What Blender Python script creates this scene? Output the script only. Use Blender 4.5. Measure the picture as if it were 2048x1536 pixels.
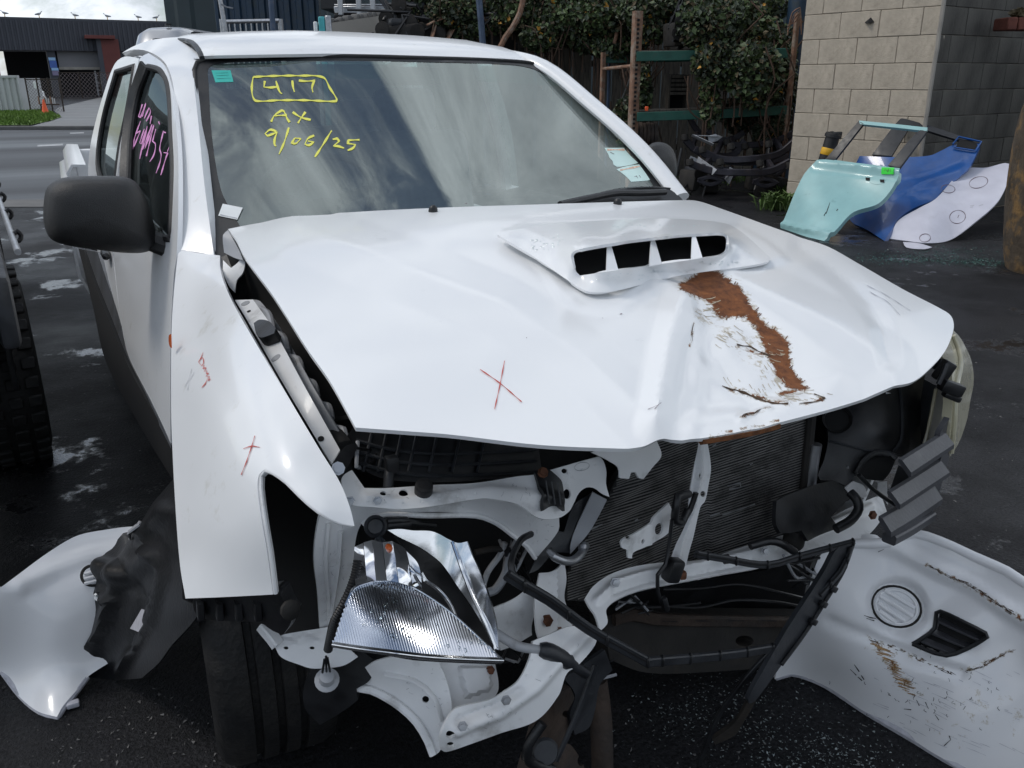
import bpy, bmesh, math, random
import numpy as np
from mathutils import Vector, Matrix
from mathutils.geometry import delaunay_2d_cdt
random.seed(7); rng = np.random.default_rng(7)
R = math.radians
scene = bpy.context.scene
for o in list(bpy.data.objects): bpy.data.objects.remove(o)

# ------------------------------------------------------------------ camera
CAM = np.array([-.98, -.90, 1.51]); YAW, PIT, ROL, FPX = R(26.87), R(19.66), R(-.15), 1708.0
FW = np.array([math.sin(YAW)*math.cos(PIT), math.cos(YAW)*math.cos(PIT), -math.sin(PIT)])
RT = np.array([math.cos(YAW), -math.sin(YAW), 0.]); UP = np.cross(RT, FW)
RT, UP = RT*math.cos(ROL)+UP*math.sin(ROL), -RT*math.sin(ROL)+UP*math.cos(ROL)
cd = bpy.data.cameras.new('camera'); cam = bpy.data.objects.new('camera', cd); scene.collection.objects.link(cam)
cam.matrix_world = Matrix([[RT[i], UP[i], -FW[i], CAM[i]] for i in range(3)]+[[0, 0, 0, 1]])
cd.sensor_width = 36; cd.lens = FPX/2048*36; cd.clip_end = 3000; cd.clip_start = .02
scene.camera = cam
# ------------------------------------------------------------------ sky, sun, exposure
SUN_EL, SUN_AZ = 54, 298          # azimuth of the sun measured clockwise from +Y (truck's tail)
w = bpy.data.worlds.new('World'); scene.world = w; w.use_nodes = True
nt = w.node_tree; nt.nodes.clear()
out = nt.nodes.new('ShaderNodeOutputWorld'); bg = nt.nodes.new('ShaderNodeBackground'); bg.inputs['Strength'].default_value = .12
sky = nt.nodes.new('ShaderNodeTexSky'); sky.sky_type = 'NISHITA'; sky.sun_disc = False
sky.sun_elevation = R(SUN_EL); sky.sun_rotation = R(SUN_AZ)
tc = nt.nodes.new('ShaderNodeTexCoord'); mp = nt.nodes.new('ShaderNodeMapping'); mp.inputs['Scale'].default_value = (1, 1, 1.9)
mp.inputs['Location'].default_value = (-1.949, 1.468, 3.972)
n1 = nt.nodes.new('ShaderNodeTexNoise'); n1.inputs['Scale'].default_value = 2.6; n1.inputs['Detail'].default_value = 9; n1.inputs['Roughness'].default_value = .66
n1.inputs['Distortion'].default_value = .35
rp = nt.nodes.new('ShaderNodeValToRGB'); rp.color_ramp.elements[0].position = .42; rp.color_ramp.elements[1].position = .53
n2 = nt.nodes.new('ShaderNodeTexNoise'); n2.inputs['Scale'].default_value = 3.4; n2.inputs['Detail'].default_value = 6
rp2 = nt.nodes.new('ShaderNodeValToRGB'); rp2.color_ramp.elements[0].position = .44; rp2.color_ramp.elements[1].position = .70
rp2.color_ramp.elements[0].color = (4.7, 5.2, 5.8, 1); rp2.color_ramp.elements[1].color = (15., 15.7, 16.6, 1)
mx = nt.nodes.new('ShaderNodeMixRGB')
L = nt.links.new
L(tc.outputs['Generated'], mp.inputs['Vector']); L(mp.outputs[0], n1.inputs['Vector']); L(mp.outputs[0], n2.inputs['Vector'])
L(n1.outputs['Fac'], rp.inputs['Fac']); ad_ = nt.nodes.new('ShaderNodeMixRGB'); ad_.inputs['Fac'].default_value = .3; L(n1.outputs['Fac'], ad_.inputs[1]); L(n2.outputs['Fac'], ad_.inputs[2]); L(ad_.outputs[0], rp2.inputs['Fac'])
L(rp.outputs['Color'], mx.inputs['Fac']); L(sky.outputs[0], mx.inputs[1]); L(rp2.outputs['Color'], mx.inputs[2])
L(mx.outputs[0], bg.inputs['Color']); L(bg.outputs[0], out.inputs['Surface'])
sd = bpy.data.lights.new('sun', 'SUN'); sd.energy = 1.25; sd.angle = R(14); sd.color = (1, .95, .88)
sun = bpy.data.objects.new('sun', sd); scene.collection.objects.link(sun)
sdir = Vector((math.sin(R(SUN_AZ))*math.cos(R(SUN_EL)), math.cos(R(SUN_AZ))*math.cos(R(SUN_EL)), math.sin(R(SUN_EL))))
sun.rotation_euler = sdir.to_track_quat('Z', 'Y').to_euler(); sun.location = (0, 0, 20)
vs = scene.view_settings; vs.view_transform = 'Standard'; vs.look = 'None'; vs.exposure = -0.12; vs.gamma = 1; vs.use_curve_mapping = False
scene.render.engine = 'CYCLES'; scene.render.resolution_x = 1024; scene.render.resolution_y = 768
scene.cycles.max_bounces = 8; scene.cycles.transparent_max_bounces = 12; scene.cycles.use_denoising = True

# ------------------------------------------------------------------ helpers
HZ = np.array([math.sin(YAW), math.cos(YAW), 0.]); HR = np.array([math.cos(YAW), -math.sin(YAW), 0.])
def ray(x, y): return FW+RT*((x-1024)/FPX)-UP*((y-768)/FPX)
def at(x, y, a, val):
    """pixel of the photograph + one known coordinate -> point.  a: u/v/z plane, d optical depth, D level distance"""
    d = ray(x, y)
    if a == 'd': return CAM+d*val
    if a == 'D': return CAM+d*(val/(d@HZ))
    i = 'uvz'.index(a); return CAM+d*((val-CAM[i])/d[i])
def pix(p):
    d = np.asarray(p, float)-CAM; z = d@FW
    return 1024+FPX*(d@RT)/z, 768-FPX*(d@UP)/z
def gp(lat, D, z=0.): return np.array([CAM[0], CAM[1], 0])+HZ*D+HR*lat+np.array([0, 0, z])
def latpx(x, D): return (x-1024)/FPX*D*math.cos(PIT)
class Surf:
    """smooth surface through control points (x, y, axis, value): thin plate spline of the inverse depth"""
    def __init__(s, ctrl, disp=None, reg=1e-4):
        P = np.array([[c[0], c[1]] for c in ctrl], float)/1000.
        dz = np.array([1./((at(c[0], c[1], c[2], c[3])-CAM)@FW) for c in ctrl])
        n = len(P); s.P = P; s.disp = disp
        r = np.linalg.norm(P[:, None]-P[None], axis=-1); K = s.k(r)+np.eye(n)*reg
        Q = np.c_[np.ones(n), P]; A = np.zeros((n+3, n+3)); A[:n, :n] = K; A[:n, n:] = Q; A[n:, :n] = Q.T
        s.w = np.linalg.lstsq(A, np.r_[dz, 0, 0, 0], rcond=None)[0]
    @staticmethod
    def k(r): return np.where(r > 1e-9, r*r*np.log(np.maximum(r, 1e-9)), 0.)
    def base(s, X):
        X = np.atleast_2d(np.asarray(X, float)); p = X/1000.
        r = np.linalg.norm(p[:, None]-s.P[None], axis=-1)
        inv = s.k(r)@s.w[:-3]+s.w[-3]+p@s.w[-2:]
        d = FW+((X[:, :1]-1024)/FPX)*RT-((X[:, 1:2]-768)/FPX)*UP
        return CAM+d/inv[:, None]
    def normal(s, X):
        X = np.atleast_2d(np.asarray(X, float)); e = 1.5
        a = s.base(X+[e, 0])-s.base(X-[e, 0]); b = s.base(X+[0, e])-s.base(X-[0, e])
        n = np.cross(b, a); n /= np.linalg.norm(n, axis=1)[:, None]+1e-12
        f = np.sign(((CAM-s.base(X))*n).sum(1)); return n*f[:, None]
    def __call__(s, X, off=0.):
        X = np.atleast_2d(np.asarray(X, float)); B = s.base(X); h = np.full(len(X), float(off))
        if s.disp is not None: h = h+s.disp(X)
        if np.any(h != 0): B = B+s.normal(X)*h[:, None]
        return B
    def p(s, x, y, off=0.): return s([[x, y]], off)[0]
class QSurf(Surf):
    """smooth panel z = polynomial(u, v) through control points (x px, y px, z), seen through the same pixels"""
    def __init__(s, ctrl, disp=None, deg=2):
        s.disp = disp; P = np.array([at(a, b, 'z', c) for a, b, c in ctrl]); s.deg = deg; s.z0 = P[:, 2].mean(); s.m = P[:, :2].mean(0)
        A = s.f(P[:, :2]); s.c = np.linalg.solve(A.T@A+1e-4*np.eye(A.shape[1]), A.T@P[:, 2])
    def f(s, Q): a, b = (Q-s.m).T; return np.stack([a**i*b**j for i in range(s.deg+1) for j in range(s.deg+1-i)], 1)
    def base(s, X):
        X = np.atleast_2d(np.asarray(X, float)); d = FW+((X[:, :1]-1024)/FPX)*RT-((X[:, 1:2]-768)/FPX)*UP; z = np.full(len(X), s.z0)
        for _ in range(12):
            t = np.clip((z-CAM[2])/np.minimum(d[:, 2], -.05), .2, 6); P = CAM+d*t[:, None]; z = np.clip(s.f(P[:, :2])@s.c, .8, 1.3)
        return CAM+d*((z-CAM[2])/d[:, 2])[:, None]
def segd(X, a, b):
    X = np.asarray(X, float); a = np.asarray(a, float); b = np.asarray(b, float); ab = b-a
    t = np.clip(((X-a)@ab)/(ab@ab+1e-12), 0, 1); return np.linalg.norm(X-(a+t[:, None]*ab), axis=1)
def pld(X, pl): return np.min([segd(X, pl[i], pl[i+1]) for i in range(len(pl)-1)], axis=0)
def inpoly(X, P):
    X = np.asarray(X, float); P = np.asarray(P, float); c = np.zeros(len(X), bool); n = len(P)
    for i in range(n):
        a, b = P[i], P[(i+1) % n]
        m = (a[1] > X[:, 1]) != (b[1] > X[:, 1])
        if b[1] != a[1]: c ^= m & (X[:, 0] < (b[0]-a[0])*(X[:, 1]-a[1])/(b[1]-a[1])+a[0])
    return c
def sdist(X, P):
    d = pld(X, list(P)+[P[0]]); return np.where(inpoly(X, P), d, -d)
def sm(t): t = np.clip(t, 0, 1); return t*t*(3-2*t)
def spline(P, step, closed=False, corner=55):
    P = [np.asarray(p, float) for p in P]; n = len(P); out = []
    def ang(i):
        if not closed and i in (0, n-1): return 180
        a = P[i]-P[i-1]; b = P[(i+1) % n]-P[i]; l = np.linalg.norm(a)*np.linalg.norm(b)
        return math.degrees(math.acos(max(-1, min(1, a@b/(l+1e-12)))))
    sh = [ang(i) > corner for i in range(n)]
    for i in range(n if closed else n-1):
        p1, p2 = P[i], P[(i+1) % n]
        p0 = P[i-1] if not sh[i] else p1-(p2-p1)
        p3 = P[(i+2) % n] if not sh[(i+1) % n] else p2+(p2-p1)
        m = max(1, int(round(np.linalg.norm(p2-p1)/step)))
        l = np.linalg.norm(p2-p1); t1 = (p2-p0)/(np.linalg.norm(p1-p0)+l+1e-12)*l; t2 = (p3-p1)/(np.linalg.norm(p3-p2)+l+1e-12)*l
        for k in range(m):
            t = k/m; out.append((2*t**3-3*t*t+1)*p1+(t**3-2*t*t+t)*t1+(-2*t**3+3*t*t)*p2+(t**3-t*t)*t2)
    if not closed: out.append(P[-1])
    return out
LOCS = {}
def link(o, parent=None):
    scene.collection.objects.link(o)
    if parent is not None:
        o.parent = parent; loc = LOCS.get(parent.name)
        if loc is not None: o.matrix_parent_inverse = Matrix.Translation([-c for c in loc])
    return o
def tag(o, label=None, cat=None, group=None, kind=None):
    for k, v in (('label', label), ('category', cat), ('group', group), ('kind', kind)):
        if v: o[k] = v
    return o
def thing(name, loc, label, cat, group=None):
    o = bpy.data.objects.new(name, None); o.location = [float(c) for c in loc]; o.empty_display_size = .1
    scene.collection.objects.link(o); LOCS[o.name] = [float(c) for c in loc]; return tag(o, label, cat, group)
def mesh(name, V, Fc, mat, parent=None, smooth=True, angle=38, mats=None, mi=None):
    me = bpy.data.meshes.new(name); me.from_pydata([tuple(map(float, v)) for v in V], [], Fc); me.validate()
    me.materials.append(mat)
    for m in mats or []: me.materials.append(m)
    if mi is not None: me.polygons.foreach_set('material_index', mi)
    if smooth:
        me.polygons.foreach_set('use_smooth', [True]*len(me.polygons))
        me.set_sharp_from_angle(angle=R(angle))
    me.update()
    return link(bpy.data.objects.new(name, me), parent)
def bm_obj(name, bm, mat, parent=None, smooth=True, angle=38):
    me = bpy.data.meshes.new(name); bmesh.ops.recalc_face_normals(bm, faces=bm.faces); bm.to_mesh(me); bm.free(); me.materials.append(mat)
    if smooth:
        me.polygons.foreach_set('use_smooth', [True]*len(me.polygons)); me.set_sharp_from_angle(angle=R(angle))
    return link(bpy.data.objects.new(name, me), parent)
def panel(name, outline, surf, mat, parent=None, holes=(), feats=(), step=14, th=.002, corner=55, attrs=None, angle=38, smooth=True, raw=False):
    """sheet cut to an outline, lying on a Surf, with real thickness behind it"""
    O = [tuple(p) for p in (outline if raw else spline(outline, step*.75, True, corner))]
    H = [[tuple(p) for p in spline(h, max(3, step*.5), True, corner)] for h in holes]
    pts = list(O); ed = [(i, (i+1) % len(O)) for i in range(len(O))]
    for h in H:
        b = len(pts); pts += h; ed += [(b+i, b+(i+1) % len(h)) for i in range(len(h))]
    FT = []
    for f in feats:
        q = [tuple(p) for p in spline(f, step*.7) if inpoly([p], O)[0] and pld([p], O+[O[0]])[0] > step*.3]
        if len(q) > 1: b = len(pts); pts += q; ed += [(b+i, b+i+1) for i in range(len(q)-1)]; FT.append(q)
    A = np.array(O); lo, hi = A.min(0), A.max(0); g = []
    for j, y in enumerate(np.arange(lo[1]+step*.4, hi[1], step*.87)):
        for x in np.arange(lo[0]+(step*.5 if j % 2 else 0), hi[0], step): g.append((x, y))
    if g:
        g = np.array(g); k = inpoly(g, O) & (pld(g, O+[O[0]]) > step*.4)
        for h in H: k &= ~inpoly(g, h) & (pld(g, h+[h[0]]) > step*.4)
        for q in FT: k &= pld(g, q) > step*.45
        pts += [tuple(p) for p in g[k]]
    vs_, _, fs, *_r = delaunay_2d_cdt([Vector(p) for p in pts], ed, [], 1, 1e-5)
    X = np.array([(v.x, v.y) for v in vs_]); T = np.array([list(f) for f in fs if len(f) == 3])
    cen = X[T].mean(1); keep = inpoly(cen, O)
    for h in H: keep &= ~inpoly(cen, h)
    T = T[keep]
    V = surf(X) if callable(surf) else surf
    fn = np.cross(V[T[:, 1]]-V[T[:, 0]], V[T[:, 2]]-V[T[:, 0]])
    fl = (fn*(CAM-V[T].mean(1))).sum(1) < 0
    T[fl] = T[fl][:, ::-1]; fn[fl] *= -1
    N = np.zeros_like(V); [np.add.at(N, T[:, i], fn) for i in range(3)]; N /= np.linalg.norm(N, axis=1)[:, None]+1e-15
    n = len(V); cnt = {}
    for t in T:
        for i in range(3):
            a, b = int(t[i]), int(t[(i+1) % 3]); cnt[(a, b)] = 1
    rim = [(a, b) for (a, b) in cnt if (b, a) not in cnt]
    Fc = [tuple(map(int, t)) for t in T]
    VV = V
    if th:
        VV = np.r_[V, V-N*th]; Fc += [tuple(int(i)+n for i in t[::-1]) for t in T]; Fc += [(b, a, a+n, b+n) for a, b in rim]
    o = mesh(name, VV, Fc, mat, parent, smooth, angle)
    if attrs:
        for an, f in attrs.items():
            a = o.data.attributes.new(an, 'FLOAT', 'POINT'); v = f(X); a.data.foreach_set('value', np.r_[v, v] if th else v)
    return o
def stroke(name, pl, surf, wpx, mat, parent=None, off=.0016, step=3, taper=True):
    """a drawn line lying on a surface"""
    P = np.array(spline(pl, step)); t = np.gradient(P, axis=0); t /= np.linalg.norm(t, axis=1)[:, None]+1e-9
    n = np.c_[-t[:, 1], t[:, 0]]; m = len(P)
    ww = wpx*(.75+.25*np.sin(np.arange(m)*.9+pl[0][0])) if taper else np.full(m, wpx)
    A = surf(P+n*ww[:, None]/2, off); B = surf(P-n*ww[:, None]/2, off)
    return mesh(name, np.r_[A, B], [(i, i+1, m+i+1, m+i) for i in range(m-1)], mat, parent)
def strokes(name, pls, surf, wpx, mat, parent=None, off=.0016):
    V = []; Fc = []
    for pl in pls:
        P = np.array(spline(pl, 2.5)); t = np.gradient(P, axis=0); t /= np.linalg.norm(t, axis=1)[:, None]+1e-9
        n = np.c_[-t[:, 1], t[:, 0]]; m = len(P); b = len(V); ww = wpx*(.75+.3*np.sin(np.arange(m)*.5+pl[0][0]))
        V += list(surf(P+n*ww[:, None]/2, off)); V += list(surf(P-n*ww[:, None]/2, off))
        Fc += [(b+i, b+i+1, b+m+i+1, b+m+i) for i in range(m-1)]
    return mesh(name, V, Fc, mat, parent)
def frame_along(P):
    P = np.array(P, float); T = np.gradient(P, axis=0); T /= np.linalg.norm(T, axis=1)[:, None]+1e-12
    ref = np.array([0, 0, 1.]) if abs(T[0][2]) < .9 else np.array([1., 0, 0]); N = []
    n = ref-T[0]*(ref@T[0]); n /= np.linalg.norm(n)
    for t in T:
        n = n-t*(n@t); n /= np.linalg.norm(n)+1e-12; N.append(n)
    N = np.array(N); return P, T, N, np.cross(T, N)
def sweep(name, pts, prof, mat, parent=None, step=.02, scale=None, smooth=True, angle=38, corner=60):
    """profile (list of 2D points) swept along a 3D path"""
    P, T, N, B = frame_along(spline(pts, step, False, corner)); m = len(prof); V = []
    for i in range(len(P)):
        s = scale(i/(len(P)-1)) if scale else 1.
        V += [P[i]+N[i]*a*s+B[i]*b*s for a, b in prof]
    n = len(P); Fc = [(i*m+j, i*m+(j+1) % m, (i+1)*m+(j+1) % m, (i+1)*m+j) for i in range(n-1) for j in range(m)]
    Fc += [tuple(range(m))[::-1], tuple((n-1)*m+j for j in range(m))]
    return mesh(name, V, Fc, mat, parent, smooth, angle)
def circ(r, n=10, ry=None): return [(r*math.cos(2*math.pi*i/n), (ry or r)*math.sin(2*math.pi*i/n)) for i in range(n)]
def tube(name, pts, r, mat, parent=None, n=10, step=.02, scale=None): return sweep(name, pts, circ(r, n), mat, parent, step, scale)
def rect(w, h, b=.15):
    c = b*min(w, h); w, h = w/2, h/2
    return [(w-c, -h), (w, -h+c), (w, h-c), (w-c, h), (-w+c, h), (-w, h-c), (-w, -h+c), (-w+c, -h)]
def bar(name, pts, w, h, mat, parent=None, step=.05, b=.15): return sweep(name, pts, rect(w, h, b), mat, parent, step)
def box(name, c, s, mat, parent=None, rz=0, bev=.01, rx=0, ry=0, seg=2):
    bm = bmesh.new(); bmesh.ops.create_cube(bm, size=1); bmesh.ops.scale(bm, vec=s, verts=bm.verts)
    if bev: bmesh.ops.bevel(bm, geom=bm.edges[:], offset=min(bev, min(s)*.45), segments=seg, affect='EDGES', profile=.5)
    bmesh.ops.transform(bm, matrix=Matrix.Translation([float(x) for x in c])@Matrix.Rotation(rz, 4, 'Z')@Matrix.Rotation(rx, 4, 'X')@Matrix.Rotation(ry, 4, 'Y'), verts=bm.verts)
    return bm_obj(name, bm, mat, parent)
def lathe(name, prof, c, axis, mat, parent=None, n=24, angle=38):
    """prof: (radius, height) pairs turned about an axis through c"""
    axis = np.array(axis, float); axis /= np.linalg.norm(axis); r = np.array([0, 0, 1.]) if abs(axis[2]) < .9 else np.array([1., 0, 0])
    a = np.cross(axis, r); a /= np.linalg.norm(a); b = np.cross(axis, a); V = []; m = len(prof)
    for i in range(n):
        t = 2*math.pi*i/n; d = a*math.cos(t)+b*math.sin(t); V += [np.array(c)+d*p[0]+axis*p[1] for p in prof]
    Fc = [(i*m+j, i*m+j+1, ((i+1) % n)*m+j+1, ((i+1) % n)*m+j) for i in range(n) for j in range(m-1)]
    Fc += [tuple(i*m for i in range(n))[::-1], tuple(i*m+m-1 for i in range(n))]
    return mesh(name, V, Fc, mat, parent, True, angle)
def grid(name, G, mat, parent=None, th=0, smooth=True, angle=38, closed=False):
    """G: rows x cols x 3"""
    G = np.array(G, float); r, c = G.shape[:2]; V = G.reshape(-1, 3); Fc = []
    for i in range(r-1):
        for j in range(c if closed else c-1): Fc.append((i*c+j, i*c+(j+1) % c, (i+1)*c+(j+1) % c, (i+1)*c+j))
    if th:
        du = np.gradient(G, axis=1); dv = np.gradient(G, axis=0); N = np.cross(du, dv); N /= np.linalg.norm(N, axis=2)[..., None]+1e-12
        n = len(V); V = np.r_[V, V-(N*th).reshape(-1, 3)]; F2 = [tuple(i+n for i in f[::-1]) for f in Fc]; cnt = {}
        for f in Fc:
            for k in range(4): cnt[(f[k], f[(k+1) % 4])] = 1
        rim = [(a, b) for a, b in cnt if (b, a) not in cnt]; Fc = Fc+F2+[(b, a, a+n, b+n) for a, b in rim]
    return mesh(name, V, Fc, mat, parent, smooth, angle)
def copy_tree(o, parent=None, loc=None):
    c = o.copy(); scene.collection.objects.link(c); c.parent = parent
    for ch in o.children: copy_tree(ch, c)
    if loc is not None: c.location = loc
    return c
# ------------------------------------------------------------------ materials
def nodes(m): m.use_nodes = True; t = m.node_tree; return t, t.nodes['Principled BSDF']
def mat(name, col, rough=.5, metal=0., var=.15, scale=8., bump=0., bscale=60., coat=0., spec=.5, rvar=0., col2=None, c2=(.5, .6), c2scale=6., grain=None, cr=.05):
    """plain material with noise in colour, roughness and relief; col2 = patches of wear or dirt"""
    m = bpy.data.materials.new(name); t, b = nodes(m); N = t.nodes.new; K = t.links.new
    tcn = N('ShaderNodeTexCoord'); src = tcn.outputs['Object']
    if grain:
        mpn = N('ShaderNodeMapping'); mpn.inputs['Scale'].default_value = grain; K(src, mpn.inputs['Vector']); src = mpn.outputs[0]
    nz = N('ShaderNodeTexNoise'); nz.inputs['Scale'].default_value = scale; nz.inputs['Detail'].default_value = 6; K(src, nz.inputs['Vector'])
    rm = N('ShaderNodeValToRGB'); lo = tuple(c*(1-var) for c in col)+(1,); hi = tuple(min(1, c*(1+var)) for c in col)+(1,)
    rm.color_ramp.elements[0].color = lo; rm.color_ramp.elements[1].color = hi; rm.color_ramp.elements[0].position = .3; rm.color_ramp.elements[1].position = .7
    K(nz.outputs['Fac'], rm.inputs['Fac']); cout = rm.outputs['Color']
    if col2:
        n2 = N('ShaderNodeTexNoise'); n2.inputs['Scale'].default_value = c2scale; n2.inputs['Detail'].default_value = 8; n2.inputs['Roughness'].default_value = .65; K(src, n2.inputs['Vector'])
        r2 = N('ShaderNodeValToRGB'); r2.color_ramp.elements[0].position = c2[0]; r2.color_ramp.elements[1].position = c2[1]; K(n2.outputs['Fac'], r2.inputs['Fac'])
        mm = N('ShaderNodeMixRGB'); mm.inputs[2].default_value = tuple(col2)+(1,); K(r2.outputs['Color'], mm.inputs['Fac']); K(cout, mm.inputs[1]); cout = mm.outputs[0]
    K(cout, b.inputs['Base Color']); b.inputs['Metallic'].default_value = metal; b.inputs['Roughness'].default_value = rough
    b.inputs['Coat Weight'].default_value = coat; b.inputs['Coat Roughness'].default_value = cr; b.inputs['Specular IOR Level'].default_value = spec
    if rvar:
        mr = N('ShaderNodeMapRange'); mr.inputs['From Min'].default_value = .35; mr.inputs['From Max'].default_value = .65
        mr.inputs['To Min'].default_value = max(.02, rough-rvar); mr.inputs['To Max'].default_value = min(1, rough+rvar); K(nz.outputs['Fac'], mr.inputs['Value']); K(mr.outputs[0], b.inputs['Roughness'])
    if bump:
        nb = N('ShaderNodeTexNoise'); nb.inputs['Scale'].default_value = bscale; nb.inputs['Detail'].default_value = 5; K(src, nb.inputs['Vector'])
        bp = N('ShaderNodeBump'); bp.inputs['Strength'].default_value = bump; bp.inputs['Distance'].default_value = .01; K(nb.outputs['Fac'], bp.inputs['Height']); K(bp.outputs[0], b.inputs['Normal'])
    return m
M = {}
M['paint'] = mat('white_car_paint', (.80, .81, .82), .32, var=.025, scale=3, coat=.5, cr=.08, col2=(.62, .61, .57), c2=(.60, .78), c2scale=16)
M['paint_in'] = mat('white_inner_paint', (.76, .765, .77), .42, var=.07, scale=10, coat=.15, col2=(.26, .25, .23), c2=(.55, .78), c2scale=9, bump=.06, bscale=40)
M['grey_in'] = mat('grey_inner_paint', (.34, .35, .37), .45, var=.15, col2=(.12, .11, .10), c2=(.55, .7), c2scale=9)
M['black'] = mat('black_plastic', (.009, .0095, .011), .40, var=.35, scale=18, bump=.06, bscale=140, rvar=.1)
M['black_tex'] = mat('textured_black_plastic', (.013, .013, .0135), .48, var=.25, scale=30, bump=.25, bscale=420, rvar=.06)
M['greyblack'] = mat('faded_black_plastic', (.019, .021, .025), .45, var=.35, scale=14, bump=.1, bscale=90, rvar=.12, col2=(.040, .041, .044), c2=(.58, .74), c2scale=12)
M['greyplastic'] = mat('weathered_grey_plastic', (.052, .053, .060), .42, var=.2, scale=20, bump=.08, bscale=120, col2=(.09, .09, .09), c2=(.6, .75), c2scale=16)
M['liner'] = mat('dirty_black_liner', (.008, .0085, .010), .45, var=.4, scale=14, bump=.15, bscale=90, spec=.35)
M['sillgrey'] = mat('grey_sill_paint', (.10, .105, .115), .4, var=.2, scale=8, col2=(.05, .05, .05), c2=(.5, .7))
M['void'] = mat('recess_shade_black', (.0035, .0035, .004), .8, var=.4)  # near-black for gaps, holes and undersides; their shade is in the colour
M['rubber'] = mat('black_rubber', (.014, .014, .015), .6, var=.35, scale=20, bump=.2, bscale=120)
M['tyre'] = mat('tyre_rubber', (.008, .008, .0085), .65, spec=.4, var=.4, scale=12, bump=.3, bscale=90, col2=(.018, .017, .016), c2=(.5, .65), c2scale=10)
M['chrome'] = mat('chrome', (.86, .87, .89), .05, 1., var=.03, rvar=.03)
M['ribchrome'] = mat('ribbed_silver', (.70, .73, .78), .13, 1., var=.04)
M['dullchrome'] = mat('dull_silver', (.72, .74, .77), .16, 1., var=.06, rvar=.08, bump=.03, bscale=30)
M['steel'] = mat('galvanised_steel', (.42, .43, .45), .38, .9, var=.2, scale=25)
M['alloy'] = mat('condenser_alloy', (.26, .255, .245), .45, .6, var=.35, scale=25, col2=(.05, .048, .045), c2=(.5, .68), c2scale=14)
M['rustmetal'] = mat('rusty_steel', (.050, .035, .027), .75, .2, var=.4, scale=16, bump=.3, bscale=80, col2=(.03, .026, .024), c2=(.45, .62))
M['frame'] = mat('chassis_dirt', (.016, .0145, .013), .8, var=.4, scale=10, bump=.2, bscale=60, col2=(.032, .025, .019), c2=(.52, .68))
M['lens'] = mat('yellowed_lens', (.46, .43, .31), .22, var=.12, scale=6, coat=.5, rvar=.08, col2=(.30, .28, .20), c2=(.52, .7), c2scale=7)
M['amber'] = mat('amber_plastic', (.55, .10, .012), .25, var=.1, coat=.4)
M['yellowpen'] = mat('yellow_paint_pen', (.78, .76, .12), .6, var=.1)
M['pinkpen'] = mat('pink_paint_pen', (.78, .33, .66), .6, var=.12)
M['redpen'] = mat('red_marker', (.55, .06, .04), .6, var=.15)
M['darkpen'] = mat('dark_marker', (.12, .08, .10), .6, var=.15)
M['sticker_teal'] = mat('teal_sticker', (.03, .42, .36), .5, var=.1)
M['sticker_white'] = mat('white_sticker', (.74, .76, .76), .55, var=.06)
M['sticker_mint'] = mat('faded_mint_sticker', (.62, .80, .76), .5, var=.08)
M['orange_print'] = mat('orange_print', (.72, .50, .38), .55, var=.3, scale=120)
M['bolt'] = mat('rusty_bolt', (.16, .07, .04), .6, .5, var=.4, scale=60)
M['seat'] = mat('seat_fabric', (.26, .27, .29), .9, var=.2, scale=20)
M['dash'] = mat('dashboard_vinyl', (.20, .205, .215), .65, var=.15, bump=.1, bscale=200)
M['teal_door'] = mat('pale_teal_paint', (.27, .48, .48), .35, var=.06, coat=.4, col2=(.14, .28, .27), c2=(.62, .75), c2scale=5)
M['blue_door'] = mat('blue_paint', (.008, .075, .28), .3, .0, var=.12, coat=.5)
M['white_panel'] = mat('white_bonnet_paint', (.60, .60, .68), .35, var=.05, coat=.4, col2=(.5, .5, .55), c2=(.6, .75), c2scale=3)
M['green_tag'] = mat('fluorescent_green_tag', (.05, .78, .06), .6, var=.05)
M['yellow'] = mat('yellow_band', (.72, .40, .02), .55, var=.12)
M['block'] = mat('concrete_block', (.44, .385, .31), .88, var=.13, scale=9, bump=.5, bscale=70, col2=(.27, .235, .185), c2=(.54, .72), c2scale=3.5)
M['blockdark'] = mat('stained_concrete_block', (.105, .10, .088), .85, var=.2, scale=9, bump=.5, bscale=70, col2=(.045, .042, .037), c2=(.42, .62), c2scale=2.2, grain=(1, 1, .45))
M['mortar'] = mat('mortar', (.33, .29, .235), .95, var=.15, bump=.4)
M['fencewood'] = mat('weathered_timber', (.085, .075, .062), .85, var=.3, scale=7, bump=.3, bscale=30, grain=(6, 6, .6), col2=(.035, .032, .028), c2=(.5, .65))
M['rustpost'] = mat('rusty_racking_steel', (.23, .13, .085), .8, .1, var=.35, scale=12, bump=.2, col2=(.30, .24, .19), c2=(.5, .62), c2scale=8)
M['greenbeam'] = mat('faded_green_beam', (.012, .085, .062), .6, var=.25, scale=6, col2=(.04, .06, .05), c2=(.55, .7))
M['bluepost'] = mat('faded_blue_steel', (.055, .085, .14), .6, var=.25, scale=6, col2=(.14, .12, .11), c2=(.58, .72))
M['bark'] = mat('bark', (.075, .045, .03), .9, var=.3, scale=10, bump=.5)
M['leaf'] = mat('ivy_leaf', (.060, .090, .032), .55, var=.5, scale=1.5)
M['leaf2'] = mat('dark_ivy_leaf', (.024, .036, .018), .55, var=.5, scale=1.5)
M['leafbrown'] = mat('withered_ivy_leaf', (.085, .065, .032), .7, var=.5, scale=2)
M['leafy'] = mat('yellowing_leaf', (.50, .25, .035), .6, var=.35, scale=3)
M['weed'] = mat('weed_leaf', (.07, .12, .025), .6, var=.4, scale=4)
M['darkbuild'] = mat('slate_cladding', (.050, .054, .068), .55, var=.06, scale=.3)
M['redclad'] = mat('oxide_red_cladding', (.13, .03, .025), .6, var=.15, scale=.5)
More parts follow.
